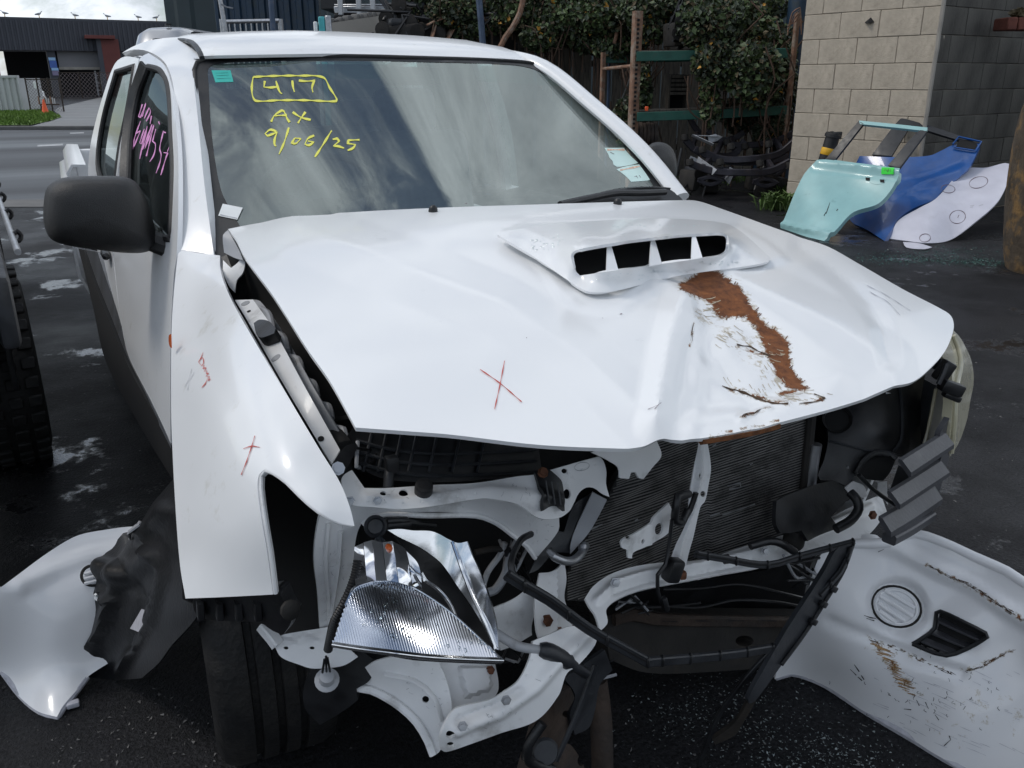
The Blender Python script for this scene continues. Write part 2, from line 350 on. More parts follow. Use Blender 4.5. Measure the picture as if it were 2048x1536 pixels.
M['doorgrey'] = mat('roller_door_grey', (.17, .17, .18), .6, var=.08, scale=.5)
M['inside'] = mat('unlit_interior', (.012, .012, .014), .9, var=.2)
M['bluecont'] = mat('dark_blue_container', (.018, .042, .075), .5, var=.2, scale=1.2, col2=(.03, .045, .055), c2=(.52, .68))
M['tealcont'] = mat('grey_green_container', (.035, .052, .058), .55, var=.15, scale=1.2)
M['whitecorr'] = mat('dull_white_cladding', (.45, .46, .47), .6, var=.12, scale=.8)
M['concrete'] = mat('concrete', (.30, .28, .25), .9, var=.12, scale=2.5, bump=.2)
M['bird'] = mat('gull_feathers', (.72, .73, .74), .8, var=.08)
M['birdwing'] = mat('gull_grey_wing', (.30, .32, .35), .8, var=.08)
M['silver'] = mat('silver_van_paint', (.36, .37, .39), .3, .4, var=.05, coat=.6)
M['darkglass'] = mat('dark_glass', (.02, .024, .028), .06, var=.1)
M['sign_blue'] = mat('blue_sign', (.06, .13, .42), .5, var=.15, scale=2)
M['sign_pale'] = mat('pale_blue_sign', (.30, .50, .75), .5, var=.1, scale=2)
M['sign_purple'] = mat('mauve_sign', (.22, .19, .30), .5, var=.1)
M['chain'] = mat('chain_link_wire', (.20, .17, .17), .5, .6, var=.2)
M['aqua'] = mat('aqua_panel', (.07, .42, .45), .5, var=.1)
M['rock'] = mat('rusty_lichen_rock', (.065, .048, .032), .9, var=.45, scale=5, bump=1., bscale=22, col2=(.20, .115, .04), c2=(.5, .64), c2scale=7)
M['brick'] = mat('red_brick', (.14, .045, .03), .85, var=.25, scale=12, bump=.4)
M['cone'] = mat('orange_plastic', (.75, .10, .02), .5, var=.1)
M['glasschip'] = mat('broken_glass', (.22, .25, .25), .15, var=.3, scale=60)
M['tealchip'] = mat('teal_glass_crumbs', (.05, .13, .11), .25, var=.5, scale=40)
M['line'] = mat('road_marking', (.42, .43, .44), .55, var=.15, scale=3, col2=(.1, .1, .1), c2=(.56, .7), c2scale=9)
M['kerb'] = mat('kerb_concrete', (.13, .128, .125), .8, var=.15, scale=3)
M['brownscuff'] = mat('brown_scuff', (.42, .36, .26), .7, var=.3, scale=50)
M['rustpaint'] = mat('surface_rust', (.15, .055, .018), .9, var=.5, scale=60, bump=.3, bscale=200)
M['darkrust'] = mat('dark_crack_rust', (.06, .035, .02), .9, var=.5, scale=60)
M['labelw'] = mat('aged_white_label', (.42, .42, .46), .6, var=.15, scale=60)

def body_mat(name, base, attr_rust=True):
    """white paint whose chipped, rusty areas follow the 'rust' and 'scuff' values stored on the panel"""
    m = bpy.data.materials.new(name); t, b = nodes(m); N = t.nodes.new; K = t.links.new
    tcn = N('ShaderNodeTexCoord'); src = tcn.outputs['Object']
    def noise(sc, det=6, ro=.6):
        n = N('ShaderNodeTexNoise'); n.inputs['Scale'].default_value = sc; n.inputs['Detail'].default_value = det; n.inputs['Roughness'].default_value = ro; K(src, n.inputs['Vector']); return n.outputs['Fac']
    def math_(op, a, bb):
        n = N('ShaderNodeMath'); n.operation = op
        for i, v in enumerate((a, bb)):
            if isinstance(v, (int, float)): n.inputs[i].default_value = v
            else: K(v, n.inputs[i])
        return n.outputs[0]
    def ramp(f, p0, p1):
        r = N('ShaderNodeMapRange'); r.inputs['From Min'].default_value = p0; r.inputs['From Max'].default_value = p1; r.clamp = True; K(f, r.inputs['Value']); return r.outputs[0]
    def mixc(f, a, c):
        n = N('ShaderNodeMixRGB'); K(f, n.inputs['Fac'])
        for i, v in ((1, a), (2, c)):
            if isinstance(v, tuple): n.inputs[i].default_value = v+(1,)
            else: K(v, n.inputs[i])
        return n.outputs[0]
    def attr(nm): a = N('ShaderNodeAttribute'); a.attribute_name = nm; return a.outputs['Fac']
    col = mixc(ramp(noise(14, 8, .65), .66, .80), base, tuple(c*.8 for c in base))
    sc = math_('ADD', attr('scuff'), math_('MULTIPLY', math_('SUBTRACT', noise(38, 10, .78), .5), 2.2))
    scm = ramp(sc, .50, .72); col = mixc(scm, col, (.46, .40, .30))
    ru = math_('ADD', attr('rust'), math_('MULTIPLY', math_('SUBTRACT', noise(60, 10, .8), .5), 1.7))
    col = mixc(ramp(ru, .33, .45), col, (.50, .46, .40)); rum = ramp(ru, .47, .53); rc = N('ShaderNodeValToRGB'); rc.color_ramp.elements[0].color = (.07, .022, .009, 1); rc.color_ramp.elements[1].color = (.27, .095, .028, 1)
    rc.color_ramp.elements[0].position = .3; rc.color_ramp.elements[1].position = .72; K(noise(55, 8, .7), rc.inputs['Fac'])
    col = mixc(rum, col, rc.outputs['Color']); K(col, b.inputs['Base Color'])
    rr = N('ShaderNodeMapRange'); rr.inputs['To Min'].default_value = .30; rr.inputs['To Max'].default_value = .9; K(rum, rr.inputs['Value']); K(rr.outputs[0], b.inputs['Roughness'])
    inv = math_('SUBTRACT', .5, math_('MULTIPLY', rum, .5)); K(inv, b.inputs['Coat Weight']); b.inputs['Coat Roughness'].default_value = .08
    bp = N('ShaderNodeBump'); bp.inputs['Strength'].default_value = .35; bp.inputs['Distance'].default_value = .002
    K(math_('MULTIPLY', rum, noise(260, 4)), bp.inputs['Height']); K(bp.outputs[0], b.inputs['Normal'])
    return m
M['hoodpaint'] = body_mat('damaged_white_paint', (.80, .81, .82))
M['bumperpaint'] = body_mat('scuffed_bumper_paint', (.78, .78, .79))

def glass_mat(name, tint, film=.10, ior=1.7, filmcol=(.62, .72, .68)):
    """thin pane: see-through tint, mirror by Fresnel, a film of dust"""
    m = bpy.data.materials.new(name); m.use_nodes = True; t = m.node_tree; t.nodes.clear(); N = t.nodes.new; K = t.links.new
    o = N('ShaderNodeOutputMaterial'); tr = N('ShaderNodeBsdfTransparent'); tr.inputs['Color'].default_value = tint+(1,)
    gl = N('ShaderNodeBsdfGlossy'); gl.inputs['Roughness'].default_value = .012; gl.inputs['Color'].default_value = (.92, 1, .97, 1)
    fr = N('ShaderNodeFresnel'); fr.inputs['IOR'].default_value = ior; df = N('ShaderNodeBsdfDiffuse'); df.inputs['Color'].default_value = filmcol+(1,)
    tcn = N('ShaderNodeTexCoord'); nz = N('ShaderNodeTexNoise'); nz.inputs['Scale'].default_value = 3.2; nz.inputs['Detail'].default_value = 7; K(tcn.outputs['Object'], nz.inputs['Vector'])
    mr = N('ShaderNodeMapRange'); mr.inputs['From Min'].default_value = .35; mr.inputs['From Max'].default_value = .7; mr.inputs['To Min'].default_value = film*.35; mr.inputs['To Max'].default_value = film*1.5; K(nz.outputs['Fac'], mr.inputs['Value'])
    m1 = N('ShaderNodeMixShader'); m2 = N('ShaderNodeMixShader')
    K(mr.outputs[0], m1.inputs['Fac']); K(tr.outputs[0], m1.inputs[1]); K(df.outputs[0], m1.inputs[2])
    K(fr.outputs[0], m2.inputs['Fac']); K(m1.outputs[0], m2.inputs[1]); K(gl.outputs[0], m2.inputs[2]); K(m2.outputs[0], o.inputs['Surface'])
    return m
M['glass'] = glass_mat('windscreen_glass', (.80, .90, .86), .045, 2.6)
M['sideglass'] = glass_mat('side_glass', (.16, .18, .18), .015, 1.22)
M['shade'] = glass_mat('green_shade_band', (.40, .66, .60), .10, 1.5, (.30, .6, .54))

def ground_mat():
    m = bpy.data.materials.new('wet_asphalt'); t, b = nodes(m); N = t.nodes.new; K = t.links.new
    tcn = N('ShaderNodeTexCoord'); src = tcn.outputs['Object']
    def noise(sc, det=6, ro=.6):
        n = N('ShaderNodeTexNoise'); n.inputs['Scale'].default_value = sc; n.inputs['Detail'].default_value = det; n.inputs['Roughness'].default_value = ro; K(src, n.inputs['Vector']); return n.outputs['Fac']
    def rng_(f, a, c, lo, hi):
        r = N('ShaderNodeMapRange'); r.inputs['From Min'].default_value = a; r.inputs['From Max'].default_value = c; r.inputs['To Min'].default_value = lo; r.inputs['To Max'].default_value = hi; r.clamp = True; K(f, r.inputs['Value']); return r.outputs[0]
    big = noise(.55, 5); fine = noise(95, 4, .7); mid = noise(2.2, 8, .7)
    rp = N('ShaderNodeValToRGB'); e = rp.color_ramp.elements; e[0].color = (.006, .006, .0068, 1); e[1].color = (.021, .021, .0235, 1); e[0].position = .32; e[1].position = .68
    K(mid, rp.inputs['Fac'])
    sp = N('ShaderNodeMixRGB'); sp.blend_type = 'MULTIPLY'; sp.inputs['Fac'].default_value = .8; K(rp.outputs['Color'], sp.inputs[1])
    r3 = N('ShaderNodeValToRGB'); r3.color_ramp.elements[0].color = (.25, .25, .25, 1); r3.color_ramp.elements[1].color = (2.6, 2.6, 2.6, 1); r3.color_ramp.elements[0].position = .35; r3.color_ramp.elements[1].position = .72; K(fine, r3.inputs['Fac']); K(r3.outputs['Color'], sp.inputs[2])
    K(sp.outputs[0], b.inputs['Base Color'])
    wet = rng_(big, .42, .60, 0, 1)
    ro = N('ShaderNodeMixRGB'); K(wet, ro.inputs['Fac']); ro.inputs[1].default_value = (.62, .62, .62, 1); ro.inputs[2].default_value = (.36, .36, .36, 1); b.inputs['Specular IOR Level'].default_value = .16
    pud = rng_(noise(1.25, 10, .7), .56, .60, 0, 1); ro2 = N('ShaderNodeMixRGB'); K(pud, ro2.inputs['Fac']); K(ro.outputs[0], ro2.inputs[1]); ro2.inputs[2].default_value = (.055, .055, .055, 1); K(ro2.outputs[0], b.inputs['Roughness'])
    sp2 = rng_(pud, 0, 1, .18, 1.0); K(sp2, b.inputs['Specular IOR Level'])
    bp = N('ShaderNodeBump'); bp.inputs['Strength'].default_value = .8; bp.inputs['Distance'].default_value = .012
    bs = rng_(pud, 0, 1, .8, .12); K(bs, bp.inputs['Strength'])
    ad = N('ShaderNodeMath'); ad.operation = 'ADD'; K(fine, ad.inputs[0]); K(noise(26, 5, .7), ad.inputs[1]); K(ad.outputs[0], bp.inputs['Height']); K(bp.outputs[0], b.inputs['Normal'])
    return m
M['asphalt'] = ground_mat()
M['road'] = mat('wet_road', (.018, .0185, .021), .48, var=.3, scale=.35, bump=.15, bscale=60, rvar=.14, grain=(.12, 1, 1))
M['drive'] = mat('wet_concrete_drive', (.15, .15, .15), .5, var=.25, scale=.6, rvar=.12, bump=.1)
M['grass'] = mat('lawn', (.09, .16, .022), .9, var=.35, scale=1.6, bump=.6, bscale=25)
# ------------------------------------------------------------------ setting
def sheet(name, P, z, mat_, kind='structure'):
    o = mesh(name, [(p[0], p[1], z) for p in P], [tuple(range(len(P)))], mat_, None, False)
    if o.data.polygons[0].normal.z < 0: o.data.flip_normals()
    return tag(o, kind=kind)
def gpx(x, y): return at(x, y, 'z', 0.)
sheet('ground', [(-400, -400), (400, -400), (400, 400), (-400, 400)], 0, M['asphalt'])
road = sheet('road', [gp(-90, 11.6), gp(-6.2, 11.6), gp(-6.2, 28.6), gp(-90, 28.6)], .004, M['road'])
sheet('driveway', [gpx(52, 256), gpx(124, 235), gpx(108, 221), gpx(120, 214), gpx(225, 189.5), gpx(360, 189), gpx(420, 258)], .008, M['drive'])
k = box('kerb', gp(-40, 28.9, .05), (66, .28, .12), M['kerb'], None, rz=-YAW, bev=.02); tag(k, kind='structure')
k2 = sheet('footpath', [gp(-90, 10.9), gp(-4, 10.9), gp(-4, 11.6), gp(-90, 11.6)], .006, M['kerb'])
g = [gpx(-160, 252), gpx(58, 252), gpx(100, 243), gpx(123, 235), gpx(104, 225), gpx(70, 217), gpx(-160, 214)]
sheet('grass_verge', g, .03, M['grass'])
# grass blades on the verge
V = []; Fc = []; G2 = np.array(g)[:, :2]; n = 0
while n < 9000:
    p = rng.uniform(G2.min(0), G2.max(0), (4000, 2)); p = p[inpoly(p, G2)]
    for q in p[:9000-n]:
        a = rng.uniform(0, 6.28); h = rng.uniform(.05, .12); b = len(V); dx, dy = .03*math.cos(a), .03*math.sin(a)
        V += [(q[0]-dx, q[1]-dy, .028), (q[0]+dx, q[1]+dy, .028), (q[0]+dy*1.2, q[1]-dx*1.2, .03+h)]; Fc.append((b, b+1, b+2)); n += 1
tag(mesh('lawn_grass', V, Fc, M['grass'], None, False), 'short green grass on the verge across the road', 'grass', kind='stuff')
for (a, b, c, d) in (((75, 290.5), (126, 288), (126, 291.5), (75, 294)), ((140, 266), (168, 265), (168, 267), (140, 268))):
    tag(sheet('lane_marking', [gpx(*a), gpx(*b), gpx(*c), gpx(*d)], .0085, M['line']), kind='structure')

def wpos(x, y, D): p = at(x, y, 'D', D); return p
def pxbox(name, x0, y0, x1, y1, D, dep, mat_, parent=None, bev=.01, ground=False):
    ym = (y0+y1)/2; a = at(x0, ym, 'D', D); b = at(x1, ym, 'D', D); z1 = at((x0+x1)/2, y0, 'D', D)[2]; z0 = 0 if ground else at((x0+x1)/2, y1, 'D', D)[2]
    c = (a+b)/2+HZ*dep/2; c[2] = (z0+z1)/2
    return box(name, c, (np.linalg.norm((b-a)[:2]), dep, z1-z0), mat_, parent, rz=-YAW, bev=bev, seg=1)
def corr(name, a, b, z0, z1, pitch, dep, mat_, parent=None, nrm=None):
    """corrugated sheet between two ground points"""
    a = np.array(a, float); b = np.array(b, float); l = np.linalg.norm(b-a); t = (b-a)/l; nn = np.array([t[1], -t[0], 0]); n = int(l/pitch); P = []
    for i in range(n):
        for f, h in ((0, 0), (.3, 0), (.42, 1), (.82, 1), (.94, 0)): P.append(a+t*(i+f)*pitch+nn*h*dep)
    P.append(b); G = [[p+np.array([0, 0, z0]) for p in P], [p+np.array([0, 0, z1]) for p in P]]
    return grid(name, G, mat_, parent, th=.004, smooth=False)
def vbox(name, a, b, z0, z1, dep, mat_, parent=None, bev=.01):
    a = np.array(a, float); b = np.array(b, float); t = b-a; l = np.linalg.norm(t[:2]); ang = math.atan2(t[1], t[0])
    nn = np.array([t[1], -t[0], 0])/l; c = (a+b)/2-nn*dep/2; c[2] = (z0+z1)/2
    return box(name, c, (l, dep, z1-z0), mat_, parent, rz=ang, bev=bev, seg=1)

# ---- workshop building across the road
DB = lambda x: 82+x/260*5.5
def bp_(x): p = gp(latpx(x, DB(x)), DB(x)); return p
Zb = lambda x, y: at(x, y, 'D', DB(x))[2]
bl = thing('workshop_building', bp_(150), 'long slate grey corrugated workshop with open roller doors across the road', 'building')
ztop, zdoor = Zb(100, 41), Zb(100, 101)
fa, fb = bp_(-160), bp_(372)
corr('wall_cladding', fa, fb, zdoor, ztop, .42, .09, M['darkbuild'], bl)
vbox('roof_edge', fa, fb, ztop, ztop+.22, .5, M['darkbuild'], bl)
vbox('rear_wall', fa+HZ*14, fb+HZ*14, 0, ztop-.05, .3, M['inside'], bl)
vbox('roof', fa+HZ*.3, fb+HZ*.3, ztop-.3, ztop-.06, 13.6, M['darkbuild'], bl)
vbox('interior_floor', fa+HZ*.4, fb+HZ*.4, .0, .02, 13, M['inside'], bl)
vbox('pillar', bp_(104), bp_(121), 0, zdoor, .8, M['darkbuild'], bl)
vbox('pillar', bp_(-2), bp_(5), 0, zdoor, .8, M['redclad'], bl)
vbox('pillar', bp_(215), bp_(300), 0, zdoor, .8, M['darkbuild'], bl)
vbox('side_panel', bp_(-160), bp_(-2), 0, zdoor, .5, M['redclad'], bl)
vbox('roller_door', bp_(121)+HZ*.3, bp_(215)+HZ*.3, Zb(170, 138), zdoor, .2, M['doorgrey'], bl)
vbox('roller_door_bottom', bp_(121)+HZ*.24, bp_(215)+HZ*.24, Zb(170, 139.5), Zb(170, 134), .1, M['concrete'], bl)
vbox('lintel', bp_(3), bp_(104), Zb(50, 103), Zb(50, 99), .15, M['doorgrey'], bl)
vbox('end_wall', bp_(300), bp_(372), 0, zdoor, .4, M['darkbuild'], bl)
e = vbox('red_awning', bp_(205)-HZ*2, bp_(262)-HZ*2, Zb(225, 79), Zb(225, 72), 1.6, M['redclad'], bl)
vbox('red_wall', bp_(228)-HZ*1.4, bp_(262)-HZ*1.4, 0, Zb(228, 79), .3, M['redclad'], bl)
vbox('awning_post', bp_(219)-HZ*1.4, bp_(228)-HZ*1.4, 0, Zb(228, 79), .3, M['darkbuild'], bl)
sg = thing('sign_board', bp_(114)-HZ*.3, 'tall pillar sign in stacked blue, pale blue and mauve panels', 'sign')
for y0, y1, mm in ((115, 121, 'sign_pale'), (121.3, 135.5, 'sign_blue'), (135.8, 141, 'sign_pale'), (141.3, 151, 'sign_purple')):
    vbox('sign_panel', bp_(107+(y0-115)*.12)-HZ*.12, bp_(121+(y0-115)*.12)-HZ*.12, Zb(114, y1), Zb(114, y0), .08, M[mm], sg)
# forklift inside the half open door
fk = thing('forklift', bp_(185)+HZ*1.2, 'grey forklift mast standing in the half open roller door', 'forklift')
for x in (185, 196): vbox('mast_upright', bp_(x)+HZ*.8, bp_(x+3.2)+HZ*.8, .1, Zb(190, 141), .25, M['steel'], fk)
for y in (150, 165, 180): vbox('mast_crossbar', bp_(185)+HZ*1.1, bp_(199)+HZ*1.1, Zb(190, y+2), Zb(190, y), .15, M['steel'], fk)
vbox('body', bp_(178)+HZ*2, bp_(203)+HZ*2, .4, 1.6, 2., M['greyblack'], fk, .1)
for x in (178, 200): lathe('wheel', [(0, -.12), (.42, -.12), (.45, 0), (.42, .12), (0, .12)], bp_(x)+HZ*2+np.array([0, 0, .45]), HR, M['tyre'], fk, 16)
# gulls on the roof edge
def gull(x, label, flip):
    b = bp_(x); z = ztop+.22; f = thing('gull', (b[0], b[1]+.2, z), label, 'bird', 'gulls along the workshop roof')
    s = -1 if flip else 1; d = HR*s; pth = [(-.36, .27, .015), (-.24, .30, .05), (-.1, .33, .10), (.06, .36, .115), (.17, .41, .085), (.21, .48, .055), (.25, .54, .062), (.31, .55, .05), (.345, .545, .012)]
    V = []; o = np.array([b[0], b[1]+.2, z]); m = 8
    for a, h, r in pth:
        for i in range(m): V.append(o+d*(a+.0)+np.array([0, 0, h+r*math.sin(6.283*i/m)])+HZ*r*.9*math.cos(6.283*i/m))
    Fc = [(i*m+j, i*m+(j+1) % m, (i+1)*m+(j+1) % m, (i+1)*m+j) for i in range(len(pth)-1) for j in range(m)]+[tuple(range(m)), tuple((len(pth)-1)*m+j for j in range(m))]
    mesh('body', V, Fc, M['bird'], f)
    for k in (-.04, .04): tube('leg', [o+HZ*k, o+HZ*k+np.array([0, 0, .26])], .02, M['yellow'], f, 5, .1)
    for k in (-1, 1): sweep('wing', [o+d*.1+HZ*k*.1+np.array([0, 0, .38]), o-d*.12+HZ*k*.11+np.array([0, 0, .35]), o-d*.34+HZ*k*.06+np.array([0, 0, .29])], circ(.05, 6, .02), M['birdwing'], f, .05)
gl_ = ['gull at the end of the row on the workshop roof, far from the container', 'second gull from the open end of the roof row', 'gull above the blue pillar sign', 'gull above the half open roller door', 'gull perched just above the red awning', 'gull closest to the grey-green container on the roof edge']
for i, x in enumerate((35, 102, 172, 235, 295, 331)): gull(x, gl_[i], i % 2 == 0 or i == 3)
# low white container, ute, fences
wc = thing('corrugated_bin', gp(latpx(-40, 46), 46), 'low dull white corrugated container behind the grass verge', 'container')
corr('front_panel', gp(latpx(-120, 46), 46), gp(latpx(36, 46), 46), .05, 1.62, .3, .07, M['whitecorr'], wc)
vbox('top_rail', gp(latpx(-120, 45.9), 45.9), gp(latpx(37, 45.9), 45.9), 1.62, 1.74, .2, M['whitecorr'], wc)
vbox('corner_post', gp(latpx(35, 45.9), 45.9), gp(latpx(38, 45.9), 45.9), .02, 1.62, .14, M['whitecorr'], wc)
vbox('shell', gp(latpx(-120, 46.1), 46.1), gp(latpx(37, 46.1), 46.1), .02, 1.6, 2.2, M['whitecorr'], wc)
ut = thing('parked_ute', gp(latpx(45, 50), 50), 'small white ute nosing out behind the dull white container', 'car')
def ext(name, prof, lat0, D0, width, mat_, parent, z0=0):
    """side profile (along HR, up) extruded along HZ"""
    V = [gp(lat0+p[0], D0, z0+p[1]) for p in prof]+[gp(lat0+p[0], D0+width, z0+p[1]) for p in prof]; n = len(prof)
    return mesh(name, V, [tuple(range(n))[::-1], tuple(range(n, 2*n))]+[(i, (i+1) % n, n+(i+1) % n, n+i) for i in range(n)], mat_, parent, True, 30)
l0 = latpx(69, 50)
ext('body', [(-4.6, .45), (-4.6, 1.05), (-2.9, 1.08), (-2.6, 1.1), (-1.2, 1.12), (-.25, 1.02), (-.05, .9), (0, .55), (-.1, .38), (-4.5, .38)], l0, 49.2, 1.75, M['paint'], ut)
ext('cab', [(-2.9, 1.06), (-2.75, 1.72), (-1.95, 1.72), (-1.25, 1.1)], l0, 49.3, 1.55, M['paint'], ut)
ext('windscreen', [(-1.9, 1.66), (-1.86, 1.66), (-1.3, 1.14), (-1.34, 1.14)], l0+.04, 49.4, 1.35, M['darkglass'], ut)
for dx in (-.85, -3.7):
    for dd in (49.15, 50.75): lathe('wheel', [(0, 0), (.34, 0), (.36, .05), (.36, .17), (.34, .22), (0, .22)], gp(l0+dx, dd, .36), HZ, M['tyre'], ut, 18)
box('headlight', gp(l0-.12, 49.22, .84), (.25, .1, .16), M['darkglass'], ut, rz=-YAW)
for (x0, x1, D, lab) in ((52, 119, 45.5, 'rust red chain link fence with sloping posts beside the white ute'), (122, 240, 79, 'chain link fence across the workshop forecourt')):
    f = thing('chain_link_fence', gp(latpx((x0+x1)/2, D), D), lab, 'fence')
    la, lb = latpx(x0, D), latpx(x1, D); H = 1.55 if D < 60 else 2.1; V = []; Fc = []; sp = .16 if D < 60 else .34; th = .012 if D < 60 else .022
    for s in (-1, 1):
        k = la-H
        while k < lb+H:
            pts = []
            for (l_, z_) in ((k, 0), (k+H*s, H)):
                pts.append((l_, z_))
            (p0, q0), (p1, q1) = pts
            t0, t1 = 0, 1
            for bound, sg_ in ((la, 1), (lb, -1)):
                d0, d1 = (p0-bound)*sg_, (p1-bound)*sg_
                if d0 < 0 and d1 < 0: t0, t1 = 1, 0
                elif d0 < 0: t0 = max(t0, d0/(d0-d1))
                elif d1 < 0: t1 = min(t1, d0/(d0-d1))
            if t1-t0 > .05:
                b = len(V)
                for t in (t0, t1):
                    l_, z_ = p0+(p1-p0)*t, q0+(q1-q0)*t; V += [gp(l_-th, D, z_), gp(l_+th, D, z_), gp(l_, D+th, z_)]
                Fc += [(b, b+1, b+4, b+3), (b+1, b+2, b+5, b+4), (b+2, b, b+3, b+5)]
            k += sp
    tag(mesh('mesh_wire', V, Fc, M['chain'], f, False), kind='stuff')
    for i in range(4): tube('post', [gp(la+(lb-la)*i/3, D, 0), gp(la+(lb-la)*i/3, D, H+.08)], .035 if D < 60 else .05, M['rustmetal'], f, 6, .5)
    tube('top_rail', [gp(la, D, H), gp(lb, D, H)], .025, M['rustmetal'], f, 6, 2)
fs = pxbox('notice', 67, 163, 72, 177, 45.3, .02, M['sticker_white']); tag(fs, 'small white notice hanging on the rust red chain link fence', 'sign')
cn = thing('traffic_cone', gp(latpx(81, 43), 43), 'orange traffic cone at the foot of the rust red fence', 'cone')
lathe('cone', [(.17, 0), (.15, .04), (.03, .62), (0, .62)], gp(latpx(81, 43), 43, .03), (0, 0, 1), M['cone'], cn, 12); box('base', gp(latpx(81, 43), 43, .018), (.4, .4, .035), M['cone'], cn)
ps = thing('picket_barrier', gp(latpx(92, 43.5), 43.5), 'low rusty barrier of white and orange pickets by the traffic cone', 'barrier')
for i in range(9): pxbox('picket', 76+i*4, 193+i % 3*2, 78+i*4, 209, 43.6, .03, M['whitecorr' if i % 3 else 'rustpost'], ps, .003)
tube('rail', [gp(latpx(75, 43.6), 43.6, .4), gp(latpx(112, 43.6), 43.6, .4)], .03, M['rustmetal'], ps, 6, 1)

# ---- containers and stacks behind the truck
ct = thing('storage_container', gp(latpx(450, 31), 31), 'tall grey-green sheet metal shed wall beside the dark blue container', 'shed')
corr('wall', gp(latpx(349, 31), 31), gp(latpx(452, 31), 31), 0, 8, 1.05, .06, M['tealcont'], ct)
vbox('shell', gp(latpx(349, 31.1), 31.1), gp(latpx(470, 31.1), 31.1), 0, 7.98, 6, M['tealcont'], ct)
cb = thing('shipping_container', gp(latpx(560, 27), 27), 'dark blue corrugated shipping container stacked behind the galvanised cage', 'container')
corr('side_panel', gp(latpx(452, 27), 27), gp(latpx(650, 27), 27), 2.7, 5.6, .36, .07, M['bluecont'], cb)
vbox('bottom_rail', gp(latpx(452, 26.95), 26.95), gp(latpx(650, 26.95), 26.95), 2.55, 2.7, .2, M['inside'], cb)
vbox('shell', gp(latpx(452, 27.1), 27.1), gp(latpx(650, 27.1), 27.1), 0, 5.6, 2.3, M['bluecont'], cb)
vbox('corner_post', gp(latpx(446, 26.9), 26.9), gp(latpx(453, 26.9), 26.9), 0, 5.6, .2, M['bluecont'], cb)
wh = thing('warehouse', gp(latpx(1400, 24), 24), 'dark sheet metal warehouse wall rising behind the ivy and fence', 'building')
corr('wall', gp(latpx(652, 24), 24), gp(latpx(2300, 24), 24), 0, 9, .5, .05, M['tealcont'], wh)
vbox('shell', gp(latpx(652, 24.1), 24.1), gp(latpx(2300, 24.1), 24.1), 0, 8.9, 6, M['tealcont'], wh)
cg = thing('galvanised_cage', gp(latpx(500, 14), 14), 'galvanised cage with thin upright bars behind the cab roof', 'cage')
Dg = 14.
tube('top_rail', [at(441, 44, 'D', Dg), at(558, 41.5, 'D', Dg)], .03, M['steel'], cg, 8, .5)
for x in (443, 561):
    p = at(x, 38, 'D', Dg); tube('corner_post', [np.array([p[0], p[1], 0]), p], .035, M['steel'], cg, 8, .5)
for i in range(10):
    p = at(458+i*11, 44, 'D', Dg); tube('upright_bar', [np.array([p[0], p[1], .9]), p], .012, M['steel'], cg, 6, .5)
tube('lower_rail', [np.array([*at(441, 60, 'D', Dg)[:2], .9]), np.array([*at(558, 60, 'D', Dg)[:2], .9])], .03, M['steel'], cg, 8, .5)
lp = thing('leaning_pole', gp(latpx(452, 13.6), 13.6), 'pale bent pole leaning beside the galvanised cage', 'pole')
tube('pole', [np.array([*at(456, 70, 'D', 13.6)[:2], 0]), at(452, 66, 'D', 13.6), at(444, 20, 'D', 13.6), at(439, -8, 'D', 13.6)], .035, M['steel'], lp, 8, .3)
for x in (436, 437): tube('cable', [at(442, 8, 'D', 13.5), at(452, 14, 'D', 13.5), at(466, 17, 'D', 13.5)], .012, M['steel'], lp, 6, .1)
tp = tube('dark_post', [np.array([*at(541, 50, 'D', 13.3)[:2], 0]), at(541, -12, 'D', 13.3)], .04, M['bluepost']); tag(tp, 'thin dark post standing in front of the galvanised cage', 'post')
for x0, x1, y0, mm, lab in ((628, 635, 43, 'sticker_white', 'thin white board edge standing beside the aqua panel'), (638, 650, 33, 'aqua', 'bright aqua board standing on end'), (651, 663, 31, 'steel', 'grey ribbed board leaning next to the aqua board')):
    tag(pxbox('standing_board', x0, y0, x1, 90, 13.2, .06, M[mm], ground=True), lab, 'board')
# silver van
vn = thing('van', gp(latpx(310, 14.6), 14.6), 'silver van with tinted windscreen parked behind the pickup', 'van')
Dv = 14.6; l1, l2 = latpx(238, Dv), latpx(380, Dv); zt = at(310, 46, 'D', Dv)[2]; G = []
for dz, ins, dd in ((0.35, 0, 0), (1.1, 0, 0), (1.55, .02, .02), (1.9, .1, .25), (zt-.1, .14, .5), (zt-.03, .18, .7), (zt, .26, 1.1), (zt, .26, 4.2)):
    row = []
    for t in np.linspace(0, 1, 13):
        e_ = abs(2*t-1)**4; row.append(gp(l1+ins+(l2-l1-2*ins)*t, Dv+dd+.18*e_, dz-.06*e_*(dz > 1.5)))
    G.append(row)
grid('body', G, M['silver'], vn)
G = []
for dz, ins, dd in ((1.58, .14, 0), (1.92, .22, .24), (zt-.2, .32, .46)):
    G.append([gp(l1+ins+(l2-l1-2*ins)*t, Dv+dd+.18*abs(2*t-1)**4-.03, dz) for t in np.linspace(0, 1, 13)])
grid('windscreen', G, M['darkglass'], vn, th=.01)
for s, l in ((0, l1), (1, l2)): vbox('side', gp(l+.03 if s == 0 else l-.03, Dv+4.2), gp(l+.03 if s == 0 else l-.03, Dv+.2), .35, 1.6, .03, M['silver'], vn)
for l in (l1+.15, l2-.3):
    for d in (.8, 3.4): lathe('wheel', [(0, 0), (.33, 0), (.35, .04), (.35, .16), (.33, .2), (0, .2)], gp(l, Dv+d, .35), HR, M['tyre'], vn, 16)
lathe('roof_port', [(.05, 0), (.05, .03), (0, .03)], gp((l1+l2)/2+.08, Dv+.72, zt), (0, 0, 1), M['black'], vn, 10)
